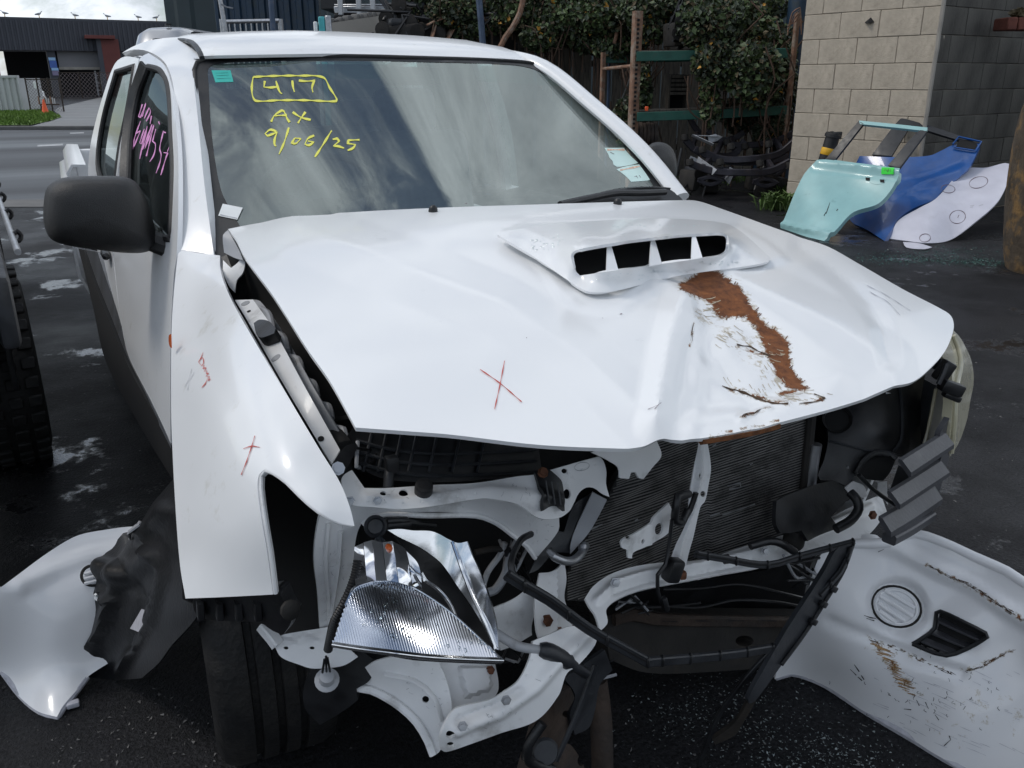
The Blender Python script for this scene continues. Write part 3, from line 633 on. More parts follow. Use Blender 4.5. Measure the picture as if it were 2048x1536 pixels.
# concrete retaining wall + flat deck truck on top
cw = thing('retaining_wall', gp(latpx(730, 17), 17), 'pale concrete retaining wall with a rubble top edge', 'wall')
P = [(640, 52), (660, 46), (700, 40), (750, 33), (795, 24)]
Vv = [at(x, y, 'D', 17) for x, y in P]; n = len(Vv)
V = [*Vv, *[np.array([v[0], v[1], 0]) for v in Vv]]; V += [v+HZ*.4 for v in V]
mesh('wall_face', V, [(i, i+1, n+i+1, n+i) for i in range(n-1)]+[(2*n+i+1, 2*n+i, 3*n+i, 3*n+i+1) for i in range(n-1)]+[(i, 2*n+i, 2*n+i+1, i+1) for i in range(n-1)]+[(0, n, 3*n, 2*n), (n-1, 3*n-1, 4*n-1, 2*n-1)], M['concrete'], cw, False)
for i in range(26):
    t = i/25; x = 642+t*150; y = np.interp(x, [p[0] for p in P], [p[1] for p in P]); s = rng.uniform(.08, .16)
    box('rubble_stone', at(x, y-1, 'D', 17.15)+[0, 0, .02], (s*1.3, s, s*.7), M['kerb'], cw, rz=rng.uniform(0, 3), bev=.03, rx=rng.uniform(-.4, .4))
dk = thing('flat_deck_truck', gp(latpx(720, 20), 20), 'grey flat deck truck standing behind the retaining wall', 'truck')
pxbox('deck_side', 668, 12, 800, 26, 20, 2.2, M['steel'], dk); pxbox('deck_rail', 668, 8, 800, 11, 19.9, .1, M['steel'], dk)
pxbox('chassis', 668, 27, 800, 34, 20.3, 1.6, M['black'], dk)
for x in (675, 712, 740): pxbox('support_leg', x, -14, x+9, 30, 19.6, .12, M['whitecorr'], dk)
pxbox('cab_body', 640, -30, 690, 18, 20.5, 1.8, M['black'], dk); pxbox('subframe', 668, 34, 800, 90, 20.6, 1.2, M['black'], dk, ground=True)
# ------------------------------------------------------------------ fence, ivy, racking, scrap
fe = thing('timber_fence', gp(latpx(1300, 15.2), 15.2), 'tall weathered upright board fence under the hanging ivy', 'fence')
zf = at(1170, 62, 'D', 15.2)[2]; la, lb = latpx(880, 15.2), latpx(1640, 15.2); wb = .165; i = 0
pm = None; x = la
while x < lb:
    if pm is None:
        pm = box('plank', (0, 0, zf/2), (wb-.012, .022, zf), M['fencewood'], fe, bev=.003, seg=1)
        o = pm
    else:
        o = pm.copy(); link(o, fe)
    p = gp(x, 15.2+rng.uniform(-.012, .012)); o.location = (p[0], p[1], rng.uniform(-.06, .03)); o.rotation_euler = (0, rng.uniform(-.006, .006), -YAW)
    x += wb
for z in (.4, zf-.5): bar('rail', [gp(la, 15.26, z), gp(lb, 15.26, z)], .1, .06, M['fencewood'], fe, 2)

def leaves(name, blobs, n, mat_, size, parent=None, seed=1):
    """leaf-sized bent quads through a set of ellipsoids: (x px, y px, D, rx px, ry px, rD)"""
    r = np.random.default_rng(seed); V = []; Fc = []; wts = np.array([b[3]*b[4] for b in blobs], float); wts /= wts.sum()
    for bi in r.choice(len(blobs), n, p=wts):
        x, y, D, rx, ry, rd = blobs[bi]; v = r.normal(size=3); v *= r.uniform(.25, 1)**.5/np.linalg.norm(v)
        c = at(x+v[0]*rx, y+v[1]*ry, 'D', D+v[2]*rd); s = size*r.uniform(.55, 1.35)
        nrm = r.normal(size=3)-HZ*.6+np.array([0, 0, .5]); nrm /= np.linalg.norm(nrm); a = np.cross(nrm, r.normal(size=3)); a /= np.linalg.norm(a); b = np.cross(nrm, a); k = len(V)
        V += [c-a*s*.5, c+b*s*.42+nrm*s*.08, c+a*s*.62-nrm*s*.1, c-b*s*.42+nrm*s*.08]; Fc += [(k, k+1, k+2), (k, k+2, k+3)]
    return mesh(name, V, Fc, mat_, parent, False)
def vines(name, paths, r, mat_, parent):
    V = []; Fc = []
    for p in paths:
        P, T, N_, B = frame_along(spline(p, .15)); m = 5; b = len(V)
        for i in range(len(P)): V += [P[i]+(N_[i]*math.cos(6.283*j/m)+B[i]*math.sin(6.283*j/m))*r for j in range(m)]
        Fc += [(b+i*m+j, b+i*m+(j+1) % m, b+(i+1)*m+(j+1) % m, b+(i+1)*m+j) for i in range(len(P)-1) for j in range(m)]
    return mesh(name, V, Fc, mat_, parent)
def ivy(label, blobs, n, ny, seed, size=.072, cat='ivy', leafmats=('leaf', 'leaf2')):
    r = np.random.default_rng(seed+50); b0 = blobs[0]; base = at(b0[0], b0[1], 'D', b0[2]); o = thing('ivy_plant', (base[0], base[1], 0), label, cat, 'ivy growing over the fence and racking')
    pth = []
    for k in range(34):
        b = blobs[r.integers(len(blobs))]; x, y = b[0]+r.uniform(-b[3], b[3])*.8, b[1]+b[4]*.7; D = b[2]+r.uniform(-.3, .3)
        p0 = at(x, y, 'D', D); p1 = at(x+r.uniform(-40, 40), b[1]-b[4]*.8, 'D', D)
        pth.append([p0+np.array([0, 0, -r.uniform(.2, .9)]), p0, (p0+p1)/2+r.normal(size=3)*.12, p1])
    stem = vines('stem', pth, .011, M['bark'], o)
    tag(leaves('foliage', blobs, int(n*.8), M[leafmats[0]], size, o, seed), kind='stuff'); tag(leaves('mixed_foliage', blobs, int(n*.65), M[leafmats[1]], size*1.1, o, seed+1), kind='stuff')  # second leaf colour scattered through the same clumps
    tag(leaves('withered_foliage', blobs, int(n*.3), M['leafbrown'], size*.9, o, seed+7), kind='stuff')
    if ny: tag(leaves('yellow_leaves', blobs, int(ny*2.2), M['leafy'], size*1.05, o, seed+2), kind='stuff')
    return o
ivy('ivy mass between the scrap engines and the bare blue post', [(850, 28, 15.4, 60, 34, .5), (905, 22, 15, 55, 42, .5), (940, 60, 15, 40, 26, .4), (980, 12, 15.3, 50, 30, .5), (870, -10, 15.4, 90, 30, .5)], 5200, 30, 3)
ivy('ivy crown spilling over the fence around the curved branch', [(1060, 20, 14.8, 60, 50, .5), (1120, 40, 14.6, 70, 48, .5), (1085, 75, 14.4, 45, 30, .3), (1010, 40, 15, 40, 34, .4), (1100, -10, 14.8, 120, 30, .5), (1180, 70, 14.5, 60, 40, .4)], 7500, 60, 11)
ivy('ivy draped over the rusty perforated post', [(1220, 30, 14.2, 70, 50, .5), (1290, 20, 13.6, 60, 40, .5), (1240, 95, 14.2, 60, 32, .4), (1300, 62, 13.4, 40, 30, .3), (1350, 8, 13.6, 60, 30, .5)], 6800, 70, 21)
ivy('ivy trailing down over the green racking beams to the block wall', [(1420, 50, 12.6, 70, 60, .4), (1480, 70, 13.4, 70, 70, .5), (1440, 130, 12.3, 60, 50, .3), (1540, 90, 13.2, 55, 60, .4), (1510, 150, 12.2, 60, 70, .3), (1570, 150, 12.8, 26, 90, .3), (1420, 200, 12.3, 22, 60, .2), (1500, 10, 13.8, 100, 34, .5)], 6500, 50, 31, leafmats=('leaf2', 'leaf'))
ivy('low ivy clump at the foot of the rusty perforated post', [(1250, 235, 13.2, 24, 40, .3), (1290, 180, 13.2, 14, 60, .2), (1262, 280, 13., 30, 40, .3)], 1600, 8, 41, leafmats=('leaf2', 'leaf'))
ivy('thin dark creeper climbing beside the block wall', [(1560, 240, 12.6, 22, 60, .25), (1530, 280, 12.8, 26, 50, .3), (1480, 230, 13.2, 40, 40, .3)], 1800, 6, 51, leafmats=('leaf2', 'leaf2'))
o = tube('blue_post', [np.array([*at(972, 120, 'D', 14)[:2], 0]), at(966, 95, 'D', 14), at(957, -10, 'D', 14)], .05, M['bluepost'], None, 8, .4); tag(o, 'faded blue steel post in front of the ivy', 'post')
o = tube('slim_pole', [np.array([*at(1071, 150, 'D', 14.6)[:2], 0]), at(1070, 110, 'D', 14.6), at(1064, -10, 'D', 14.6)], .03, M['bluepost'], None, 8, .4); tag(o, 'slim grey pole between the fence boards and the curved branch', 'pole')
o = tube('bent_branch', [np.array([*at(985, 130, 'D', 14.3)[:2], .9]), at(1000, 95, 'D', 14.3), at(1025, 55, 'D', 14.3), at(1040, 25, 'D', 14.3), at(1048, -12, 'D', 14.3)], .045, M['rustpost'], None, 8, .15); tag(o, 'curved brown branch rising through the ivy', 'branch')
o = tube('bent_branch', [at(1228, 90, 'D', 13.9), at(1235, 60, 'D', 13.9), at(1243, 30, 'D', 13.9)], .03, M['rustpost'], None, 8, .15); tag(o, 'short straight brown stick caught in the ivy beside the rusty post', 'branch')
# racking
rk = thing('pallet_racking', gp(latpx(1400, 13), 13), 'old pallet racking with rusty posts and green beams', 'racking')
def post(x, D, w, ytop, mat_, xb=None):
    t = at(x, ytop, 'D', D); b = np.array([*at(x, 200, 'D', D)[:2], 0]); t = np.array([b[0], b[1], t[2]])
    return bar('upright', [b, t], w, w*.8, mat_, rk, 1)
po = post(1268, 12.6, .13, 22, M['rustpost'])
hb = None
for i in range(26):
    p = at(1270, 40+i*9, 'D', 12.53); hb_ = box('slot', (0, 0, 0), (.035, .014, .03), M['void'], po, bev=.004, seg=1) if hb is None else link(hb.copy(), po); hb = hb or hb_
    hb_.location = (*at(1270, 200, 'D', 12.538)[:2], p[2]); hb_.rotation_euler = (0, 0, -YAW)
post(1204, 13.8, .07, 105, M['rustpost']); post(1216, 14.2, .04, 105, M['bluepost']); post(1578, 12.4, .07, 25, M['rustpost']); post(1572, 13.6, .08, 30, M['rustpost'])
tube('tie_bar', [at(1206, 138, 'D', 13.8), at(1264, 132, 'D', 12.7)], .025, M['rustpost'], rk, 8, .5)
tube('brace', [at(1264, 150, 'D', 12.7), at(1229, 240, 'D', 13.6)], .02, M['steel'], rk, 8, .5)
def beam(pts, h, mat_, nm='beam'): return bar(nm, pts, h, .06, mat_, rk, 1, .1)
beam([at(1273, 113, 'D', 12.5), at(1420, 110, 'D', 12.45), at(1575, 106, 'D', 12.4)], .125, M['greenbeam'])
beam([at(1274, 234, 'D', 12.5), at(1440, 228, 'D', 12.45), at(1575, 220, 'D', 12.4)], .12, M['greenbeam'])
beam([at(1206, 118, 'D', 14.), at(1420, 114, 'D', 14.), at(1575, 110, 'D', 14.)], .12, M['greenbeam'])
pxbox('bracket', 1424, 222, 1438, 236, 12.36, .04, M['steel'], rk)
for i in range(7): beam([at(1275, 224-i*.4, 'D', 12.7+i*.2), at(1575, 214-i*.4, 'D', 12.7+i*.2)], .05, M['fencewood'], 'shelf_board')
for i in range(7): beam([at(1275, 106-i*.4, 'D', 12.7+i*.2), at(1575, 100-i*.4, 'D', 12.7+i*.2)], .05, M['fencewood'], 'shelf_board')
# scrap
def engine(label, x, y, D, s, seed, name='scrap_engine', ground=False):
    r = np.random.default_rng(seed); c = at(x, y, 'D', D)
    if ground: c[2] = s*.3
    o = thing(name, (c[0], c[1], c[2]-s*.35), label, 'engine')
    box('block', c, (s*.9, s*.6, s*.5), M['frame'], o, rz=r.uniform(-.6, .2), bev=s*.06, ry=r.uniform(-.2, .2))
    box('head_cover', c+[0, 0, s*.3], (s*.7, s*.4, s*.18), M['greyblack'], o, rz=r.uniform(-.6, .2), bev=s*.06)
    for k in range(4):
        q = c+r.uniform(-.5, .5, 3)*[s, s*.5, s*.6]-HZ*s*.35; lathe('pulley', [(0, -.04*s), (.16*s, -.04*s), (.17*s, 0), (.12*s, .02*s), (.16*s, .05*s), (0, .06*s)], q, -HZ+r.normal(size=3)*.2, M['frame'], o, 14)
    for k in range(4):
        q = c+r.uniform(-.5, .5, 3)*[s, s*.4, s*.5]-HZ*s*.3; tube('hose', [q, q+r.normal(size=3)*.2*s, q+r.normal(size=3)*.35*s, q+r.normal(size=3)*.5*s], .03*s, M['black'], o, 7, .05)
    return o
engine('greasy scrap engine at the top of the heap by the retaining wall', 822, 42, 15.2, .75, 1); engine('scrap engine lying lower in the heap, beside the broken crate', 805, 74, 14.9, .7, 2)
engine('dark scrap engine half under the ivy next to the broken crate', 868, 66, 15.1, .7, 3); engine('black scrap engine stacked behind the curved branch', 1000, 82, 15.3, .8, 4)
engine('gearbox and engine on the upper green rack shelf', 1372, 68, 13., .62, 6); engine('dark engine pile on the upper rack shelf near the creeper', 1450, 78, 13.3, .6, 7)
br = thing('broken_crate', gp(latpx(885, 14.6), 14.6), 'broken plywood crate with splintered boards on the scrap heap', 'crate')
for a, b in (((862, 82), (872, 42)), ((872, 42), (892, 34)), ((890, 84), (905, 58)), ((862, 84), (890, 80)), ((855, 50), (885, 32))): bar('board', [at(*a, 'D', 14.7), at(*b, 'D', 14.8)], .02, .14, M['rustpost'], br, .5)
vb = thing('louvred_box', at(1357, 190, 'D', 13.4), 'grey louvred crate standing on the lower rack shelf', 'crate')
for i in range(5): pxbox('slat', 1340, 150+i*8.5, 1375, 156+i*8.5, 13.3, .03, M['fencewood'], vb, .004)
for x in (1338, 1374): pxbox('side_post', x, 148, x+3, 218, 13.32, .3, M['fencewood'], vb, .004)
pxbox('back', 1341, 149, 1374, 217, 13.6, .03, M['void'], vb, .004)
dr = thing('brake_drum', at(1285, 300, 'D', 12.8), 'rusty ribbed drum below the lower green beam', 'drum')
for i in range(6): lathe('rib', [(.10, 0), (.17+.01*(i % 2), .005), (.17+.01*(i % 2), .05), (.10, .055)], at(1268+i*7.5, 270, 'D', 12.8), HR, M['rustmetal'], dr, 18)
tag(pxbox('orange_tag', 1290, 213, 1297, 222, 12.4, .015, M['cone']), 'small orange tag stuck above the lower green beam', 'tag')
M['subframe'] = mat('dark_violet_steel', (.030, .028, .036), .45, .3, var=.35, scale=9, col2=(.06, .045, .04), c2=(.58, .72))
def subframe(label, cx, cy, D, w, h, tilt, seed):
    r = np.random.default_rng(seed); o = thing('subframe', at(cx, cy+h, 'D', D), label, 'car part'); q = lambda a, b, dd=0: at(cx+w*a, cy+h*b+tilt*a*20, 'D', D+dd)
    bar('front_member', [q(-.5, .1), q(-.3, .35), q(0, .4, -.1), q(.3, .3), q(.5, -.1)], .09, .07, M['subframe'], o, .08)
    bar('rear_member', [q(-.45, -.5, .5), q(-.25, -.1, .5), q(0, 0, .5), q(.3, -.1, .5), q(.48, -.3, .5)], .08, .06, M['subframe'], o, .08)
    for s in (-.38, .34): bar('side_arm', [q(s, .3), q(s*.9, .1, .25), q(s*.8, -.1, .5)], .08, .06, M['subframe'], o, .08)
    for s in (-.5, -.2, .2, .5): lathe('bush', [(.0, -.04), (.045, -.04), (.05, 0), (.045, .04), (0, .04)], q(s, .2*(s*s), -.05), (0, .3, 1), M['frame'], o, 12)
    for s in (-.3, .25): sweep('oval_mount', [q(s-.12, .75), q(s, .62), q(s+.12, .75), q(s, .92), q(s-.12, .75)], rect(.05, .05), M['subframe'], o, .05)
    return o
subframe('dark car subframe leaning on top of the scrap pile by the block wall', 1500, 290, 11.9, 190, 70, -.6, 1); subframe('dark car subframe lying flat at the bottom of the scrap pile', 1480, 325, 11.4, 200, 50, .3, 2); subframe('dark car subframe standing under the green shelf beam', 1430, 280, 12.4, 120, 80, .9, 3)
engine('flattened dark engine cover on the ground under the racking', 1530, 338, 12., .5, 12, 'scrap_casing', True); engine('dark gearbox casing on the ground left of the subframes', 1400, 330, 12.1, .55, 13, 'scrap_gearbox', True)
for i, (x, y, s, lab) in enumerate(((1400, 338, .30, 'crumpled pale plastic scrap in front of the gearbox casing'), (1412, 285, .22, 'twisted shiny bracket hooked on the upright subframe'), (1460, 352, .16, 'flat pale scrap strip on the ground before the subframes'))):
    c = at(x, y, 'D', 11.5); c[2] = max(c[2], .05); q = [c+rng.normal(size=3)*s*.35+np.array([0, 0, max(0, .05)]) for _ in range(4)]; o = sweep('scrap_strip', q, rect(.09, .008), M['grey_in'], None, .05); tag(o, lab, 'scrap')
bt = thing('blue_tank', gp(latpx(1560, 13.6), 13.6), 'blue steel tank and pipe behind the rack beside the block wall', 'tank')
pxbox('tank_body', 1516, -40, 1562, 62, 14., .8, M['bluecont'], bt); pxbox('tank_face', 1520, -40, 1555, 56, 13.95, .04, mat('blue_sheet', (.06, .13, .24), .5, var=.2), bt)
p = at(1598, 20, 'D', 13.4); tube('pipe', [np.array([p[0], p[1], 0]), np.array([p[0], p[1], 4])], .16, M['bluecont'], bt, 16, 1)
pxbox('tank_leg', 1520, 62, 1530, 300, 14.2, .1, M['bluecont'], bt, ground=True); pxbox('tank_leg', 1550, 62, 1560, 300, 14.2, .1, M['bluecont'], bt, ground=True)
wi = thing('loose_wire', at(1585, 60, 'D', 12.2), 'loose wires hanging at the top of the yellowed rack post', 'wire')
for k in range(4): tube('strand', [at(1575, 70-k*6, 'D', 12.2), at(1585+k*2, 25+k*6, 'D', 12.2), at(1600, 15+k*4, 'D', 12.2), at(1603, 45+k*8, 'D', 12.2)], .008, M['rustpost'], wi, 5, .05)

# ------------------------------------------------------------------ block wall
WL, WR = gp(latpx(1598, 11.), 11.), gp(latpx(1866, 9.6), 9.6); tF = (WR-WL); lF = np.linalg.norm(tF); tF /= lF; nF = np.array([tF[1], -tF[0], 0]); CH = .275; BL = .50
if nF@HZ > 0: nF = -nF
bw = thing('block_wall', (WL+WR)/2, 'tall tan concrete block pier with rough chipped corners', 'wall')
lS = 2.4; tS = -nF
aF = math.atan2(tF[1], tF[0]); aS = math.atan2(tS[1], tS[0])
c = (WL+tF*lF/2)+tS*(lS/2); box('core', (c[0], c[1], 2.2), (lF-.03, lS-.03, 4.4), M['mortar'], bw, rz=aF, bev=0)
def blockmesh(l, seed, mat_):
    r = np.random.default_rng(seed); bm = bmesh.new(); bmesh.ops.create_cube(bm, size=1); bmesh.ops.scale(bm, vec=(l-.005, .12, CH-.0045), verts=bm.verts)
    bmesh.ops.bevel(bm, geom=bm.edges[:], offset=.006, segments=1, affect='EDGES')
    for v in bm.verts: v.co += Vector(r.normal(size=3)*.0012)
    me = bpy.data.meshes.new('block'); bm.to_mesh(me); bm.free(); me.materials.append(mat_); return me
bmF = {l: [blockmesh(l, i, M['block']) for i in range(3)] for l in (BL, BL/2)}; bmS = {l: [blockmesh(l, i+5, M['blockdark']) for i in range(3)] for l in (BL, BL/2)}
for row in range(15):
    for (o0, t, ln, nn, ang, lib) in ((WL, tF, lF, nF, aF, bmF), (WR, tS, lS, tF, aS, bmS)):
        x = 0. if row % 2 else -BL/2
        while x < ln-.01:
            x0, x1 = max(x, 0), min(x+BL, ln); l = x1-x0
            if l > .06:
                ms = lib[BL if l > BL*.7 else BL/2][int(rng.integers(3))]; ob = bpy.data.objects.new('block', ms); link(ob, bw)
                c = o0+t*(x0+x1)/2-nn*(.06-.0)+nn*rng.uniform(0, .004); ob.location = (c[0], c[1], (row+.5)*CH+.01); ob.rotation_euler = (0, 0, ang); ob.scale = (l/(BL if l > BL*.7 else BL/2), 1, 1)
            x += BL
# chipped arris, dark hole
nC = nF+tF; Pz = [WR+np.array([0, 0, z]) for z in np.arange(0, 4.2, .09)]
sweep('chipped_corner', [p+nC*rng.uniform(-.004, .01)+np.array([0, 0, 0]) for p in Pz], circ(.022, 6), M['concrete'], bw, .06)
lw = thing('wall_bracket', at(1741, 45, 'D', 10.1), 'small black metal spike sticking out of the block pier', 'bracket')
hp = WL+tF*lF*.52; hz_ = at(1741, 44, 'D', 10.25)[2]; hp = np.array([hp[0], hp[1], hz_])
mesh('spike', [hp+nF*.004+np.array([0, 0, .05]), hp+nF*.004+tF*.05, hp+nF*.06-np.array([0, 0, .02]), hp+nF*.004-tF*.07-np.array([0, 0, .0])], [(0, 1, 2), (0, 2, 3), (1, 3, 2), (0, 3, 1)], M['void'], lw, False)
# rock, ledge
rb = at(2022, 540, 'z', 0.); rv = thing('standing_stone', rb, 'tall rust stained lichen covered stone post beside the white bonnet', 'stone')
bm = bmesh.new(); rr = np.random.default_rng(5)
prof = [(0, .44), (.15, .47), (.5, .45), (.9, .42), (1.15, .39), (1.35, .35), (1.46, .27), (1.52, .12)]
ringv = []
for h, r_ in prof:
    ring = []
    for j in range(16):
        a = 6.283*j/16; q = r_*(1+.06*math.sin(3*a+h*3)+rr.normal()*.025)*(.9 if j % 4 else 1.06); ring.append(bm.verts.new((rb[0]+.37+q*math.cos(a)-h*.15, rb[1]-.16+q*math.sin(a)+h*.05, h+rr.normal()*.015)))
    ringv.append(ring)
for a, b in zip(ringv, ringv[1:]):
    for j in range(16): bm.faces.new((a[j], a[(j+1) % 16], b[(j+1) % 16], b[j]))
bm.faces.new(ringv[-1])
st = bm_obj('stone', bm, M['rock'], rv, True, 60); sb = st.modifiers.new('s', 'SUBSURF'); sb.levels = sb.render_levels = 2
lg = thing('brick_ledge', at(2035, 60, 'D', 9.7), 'red brick ledge with dry grass on top beside the block pier', 'ledge')
for i in range(3): pxbox('brick', 2016+i*22, 34, 2036+i*22, 60, 9.8, .3, M['brick'], lg, .012)
bq = at(2045, 62, 'D', 10.0); box('support', (bq[0]+.62, bq[1]-.1, bq[2]/2-.02), (.3, .3, bq[2]-.05), M['rock'], lg, rz=-YAW)
tag(leaves('dry_grass', [(2040, 26, 9.9, 22, 8, .1)], 160, M['leafbrown'], .05, lg, 9), kind='stuff')
# weeds
def weed(label, x, y, w, h, n, seed, D=None):
    r = np.random.default_rng(seed); p = at(x, y, 'z', 0.); o = thing('weed', p, label, 'weed', 'weeds along the wall and scrap'); V = []; Fc = []
    for i in range(n):
        a = r.uniform(0, 6.28); b = p+np.array([r.normal()*w*.4, r.normal()*w*.3, 0]); l = h*r.uniform(.4, 1); d = np.array([math.cos(a), math.sin(a), 0]); s = np.array([-d[1], d[0], 0])*.016*r.uniform(.6, 1.5); k = len(V)
        V += [b-s*.5, b+s*.5, b+d*l*.3+[0, 0, l*.7]+s, b+d*l*.3+[0, 0, l*.7]-s, b+d*l*.75+[0, 0, l*.85]]; Fc += [(k, k+1, k+2, k+3), (k+3, k+2, k+4)]
    mesh('leaves', V, Fc, M['weed'], o, False); return o
weed('leafy weed tuft at the foot of the block pier beside the teal door', 1556, 418, .30, .26, 130, 1); weed('short green weed against the block pier corner', 1575, 392, .2, .2, 80, 2); weed('mossy weed patch in front of the subframes', 1525, 362, .7, .14, 220, 3); weed('thin weeds beneath the racking by the gearbox casing', 1440, 358, .7, .16, 160, 4)

# ------------------------------------------------------------------ loose doors and bonnet
td = thing('salvage_panel', at(1610, 468, 'z', 0.), 'pale teal car door with green tag leaning against the blue door', 'car door', 'loose body panels by the block pier')
TS = Surf([(1565, 456, 'z', .005), (1648, 482, 'z', .005), (1600, 468, 'z', .005), (1717, 242, 'D', 9.45), (1855, 256, 'D', 8.95), (1800, 337, 'D', 8.72), (1641, 320, 'D', 9.36), (1700, 390, 'D', 8.86), (1760, 400, 'D', 8.62), (1600, 380, 'D', 9.2)],
          disp=lambda X: .03*sm(1-pld(X, [(1566, 449), (1600, 458), (1662, 470)])/9.)+.022*sm(1-pld(X, [(1636, 325), (1720, 333), (1797, 343)])/9.)-.012*sm(1-pld(X, [(1625, 338), (1790, 357)])/8.))
tdo = [(1641, 320), (1720, 327), (1800, 337), (1797, 352), (1779, 384), (1755, 408), (1706, 425), (1672, 460), (1648, 482), (1600, 470), (1561, 456), (1575, 422), (1592, 380), (1613, 342)]
sk = panel('door_skin', tdo, TS, M['teal_door'], td, step=4.5, th=.05)
panel('handle_recess', [(1736, 357), (1744, 352), (1760, 352), (1772, 357), (1768, 367), (1752, 369), (1740, 365)], lambda X: TS(X, .003), M['teal_door'], td, step=5, th=.002)
for x, y in ((1735, 358), (1764, 362)): panel('handle_hole', [(x-4, y-3), (x+5, y-3), (x+5, y+4), (x-3, y+3)], lambda X: TS(X, .006), M['void'], td, step=3, th=.002)
panel('top_rail', [(1718, 241), (1780, 247), (1855, 255), (1853, 262), (1780, 254), (1720, 248)], TS, M['teal_door'], td, step=5, th=.03)
panel('front_pillar', [(1717, 242), (1727, 247), (1668, 322), (1650, 319)], TS, M['black'], td, step=6, th=.03)
panel('rear_pillar', [(1838, 262), (1854, 263), (1799, 336), (1776, 331)], lambda X: TS(X, .004), M['greyblack'], td, step=6, th=.03)
panel('green_tag', [(1766, 338), (1791, 338), (1788, 350), (1763, 349)], lambda X: TS(X, .012), M['green_tag'], td, step=6, th=.001)
strokes('tag_ink', [[(1770, 344), (1774, 341), (1777, 346), (1780, 341)], [(1782, 346), (1785, 341)]], lambda X, o=0: TS(X, .0138), 1.2, M['darkpen'], td)
strokes('scratch', [[(1652, 428), (1660, 405)], [(1648, 432), (1652, 424)], [(1673, 422), (1676, 418)]], TS, 1.6, M['frame'], td)
bd = thing('salvage_panel', at(1769, 482, 'z', 0.), 'glossy blue car door with dark window frame between the teal door and white bonnet', 'car door', 'loose body panels by the block pier')
BS = Surf([(1769, 482, 'z', .005), (1720, 452, 'z', .03), (1803, 239, 'D', 9.75), (1962, 287, 'D', 9.25), (1719, 311, 'D', 9.7), (1955, 304, 'D', 9.2), (1872, 398, 'D', 8.9), (1820, 360, 'D', 9.15)],
          disp=lambda X: .016*sm(1-pld(X, [(1780, 392), (1920, 342)])/12.)-.012*sm(1-pld(X, [(1790, 365), (1925, 318)])/14.))
panel('door_skin', [(1719, 312), (1790, 314), (1859, 311), (1885, 300), (1907, 290), (1962, 287), (1955, 304), (1935, 339), (1883, 384), (1872, 398), (1824, 418), (1796, 439), (1783, 460), (1769, 482), (1735, 460), (1700, 440), (1690, 380)], BS, M['blue_door'], bd, step=7, th=.04)
panel('window_frame', [(1800, 238), (1812, 238), (1880, 258), (1964, 287), (1960, 293), (1880, 269), (1822, 250), (1783, 312), (1744, 309)], BS, M['greyblack'], bd, step=5, th=.03)
panel('latch_recess', [(1918, 282), (1940, 281), (1955, 290), (1950, 300), (1912, 294)], lambda X: BS(X, .01), M['void'], bd, step=5, th=.01)
sweep('recess_trim', [BS.p(x, y, .02) for x, y in ((1905, 291), (1917, 276), (1963, 286), (1951, 304), (1907, 297))], rect(.018, .012), M['blue_door'], bd, .03)
wb_ = thing('car_bonnet', at(1880, 487, 'z', 0.), 'white bonnet panel with hand drawn circles leaning by the stone post', 'car bonnet', 'loose body panels by the block pier')
WS_ = Surf([(1900, 481, 'z', .01), (1800, 480, 'z', .01), (1858, 487, 'z', .01), (2011, 328, 'D', 9.2), (1928, 339, 'D', 9.25), (1997, 401, 'D', 8.65), (1872, 397, 'D', 8.75), (1948, 446, 'D', 8.45)])
panel('panel_skin', [(1928, 339), (1973, 335), (2011, 326), (2023, 330), (2021, 349), (1997, 401), (1948, 446), (1900, 480), (1858, 486), (1800, 480), (1779, 477), (1796, 442), (1840, 415), (1872, 397)], WS_, M['white_panel'], wb_, step=8, th=.02)
def ell(cx, cy, rx, ry, tilt=0, n=22): return [(cx+rx*math.cos(a)*math.cos(tilt)-ry*math.sin(a)*math.sin(tilt), cy+rx*math.cos(a)*math.sin(tilt)+ry*math.sin(a)*math.cos(tilt)) for a in np.linspace(.2, 6.55, n)]
strokes('drawn_circle', [ell(1957, 365, 19, 11, -.25), ell(1915, 434, 16, 13, -.2), ell(1896, 378, 14, 8, .1), ell(1850, 476, 11, 8, -.1), [(1915, 436), (1918, 430)]], WS_, 1.5, M['darkpen'], wb_)
strokes('smudge', [[(1940, 412), (1948, 411)], [(1958, 412), (1966, 409)], [(1940, 415), (1946, 414)]], WS_, 2, M['labelw'], wb_)
bo = thing('bollard', at(1622, 398, 'z', 0.), 'black bollard with yellow band leaning on the block pier behind the teal door', 'bollard')
b0, b1 = at(1628, 392, 'D', 9.75), at(1668, 266, 'D', 9.75); b0[2] = max(b0[2], 0.0); ax = b1-b0; Lb = np.linalg.norm(ax); ax /= Lb
lathe('post', [(0, 0), (.075, 0), (.075, Lb-.05), (.09, Lb-.05), (.09, Lb-.02), (.06, Lb), (0, Lb)], b0, ax, M['black_tex'], bo, 18)
lathe('yellow_band', [(.0765, 0), (.079, .004), (.079, .07), (.0765, .075)], b0+ax*(Lb-.24), ax, M['yellow'], bo, 18); lathe('yellow_band', [(.0765, 0), (.079, .004), (.079, .07), (.0765, .075)], b0+ax*(Lb-.55), ax, M['yellow'], bo, 18)
for i in range(4): box('cap_lug', b0+ax*(Lb-.01)+HR*(.06*math.cos(i*1.57))+HZ*.06*math.sin(i*1.57), (.05, .05, .05), M['black_tex'], bo, rz=i)
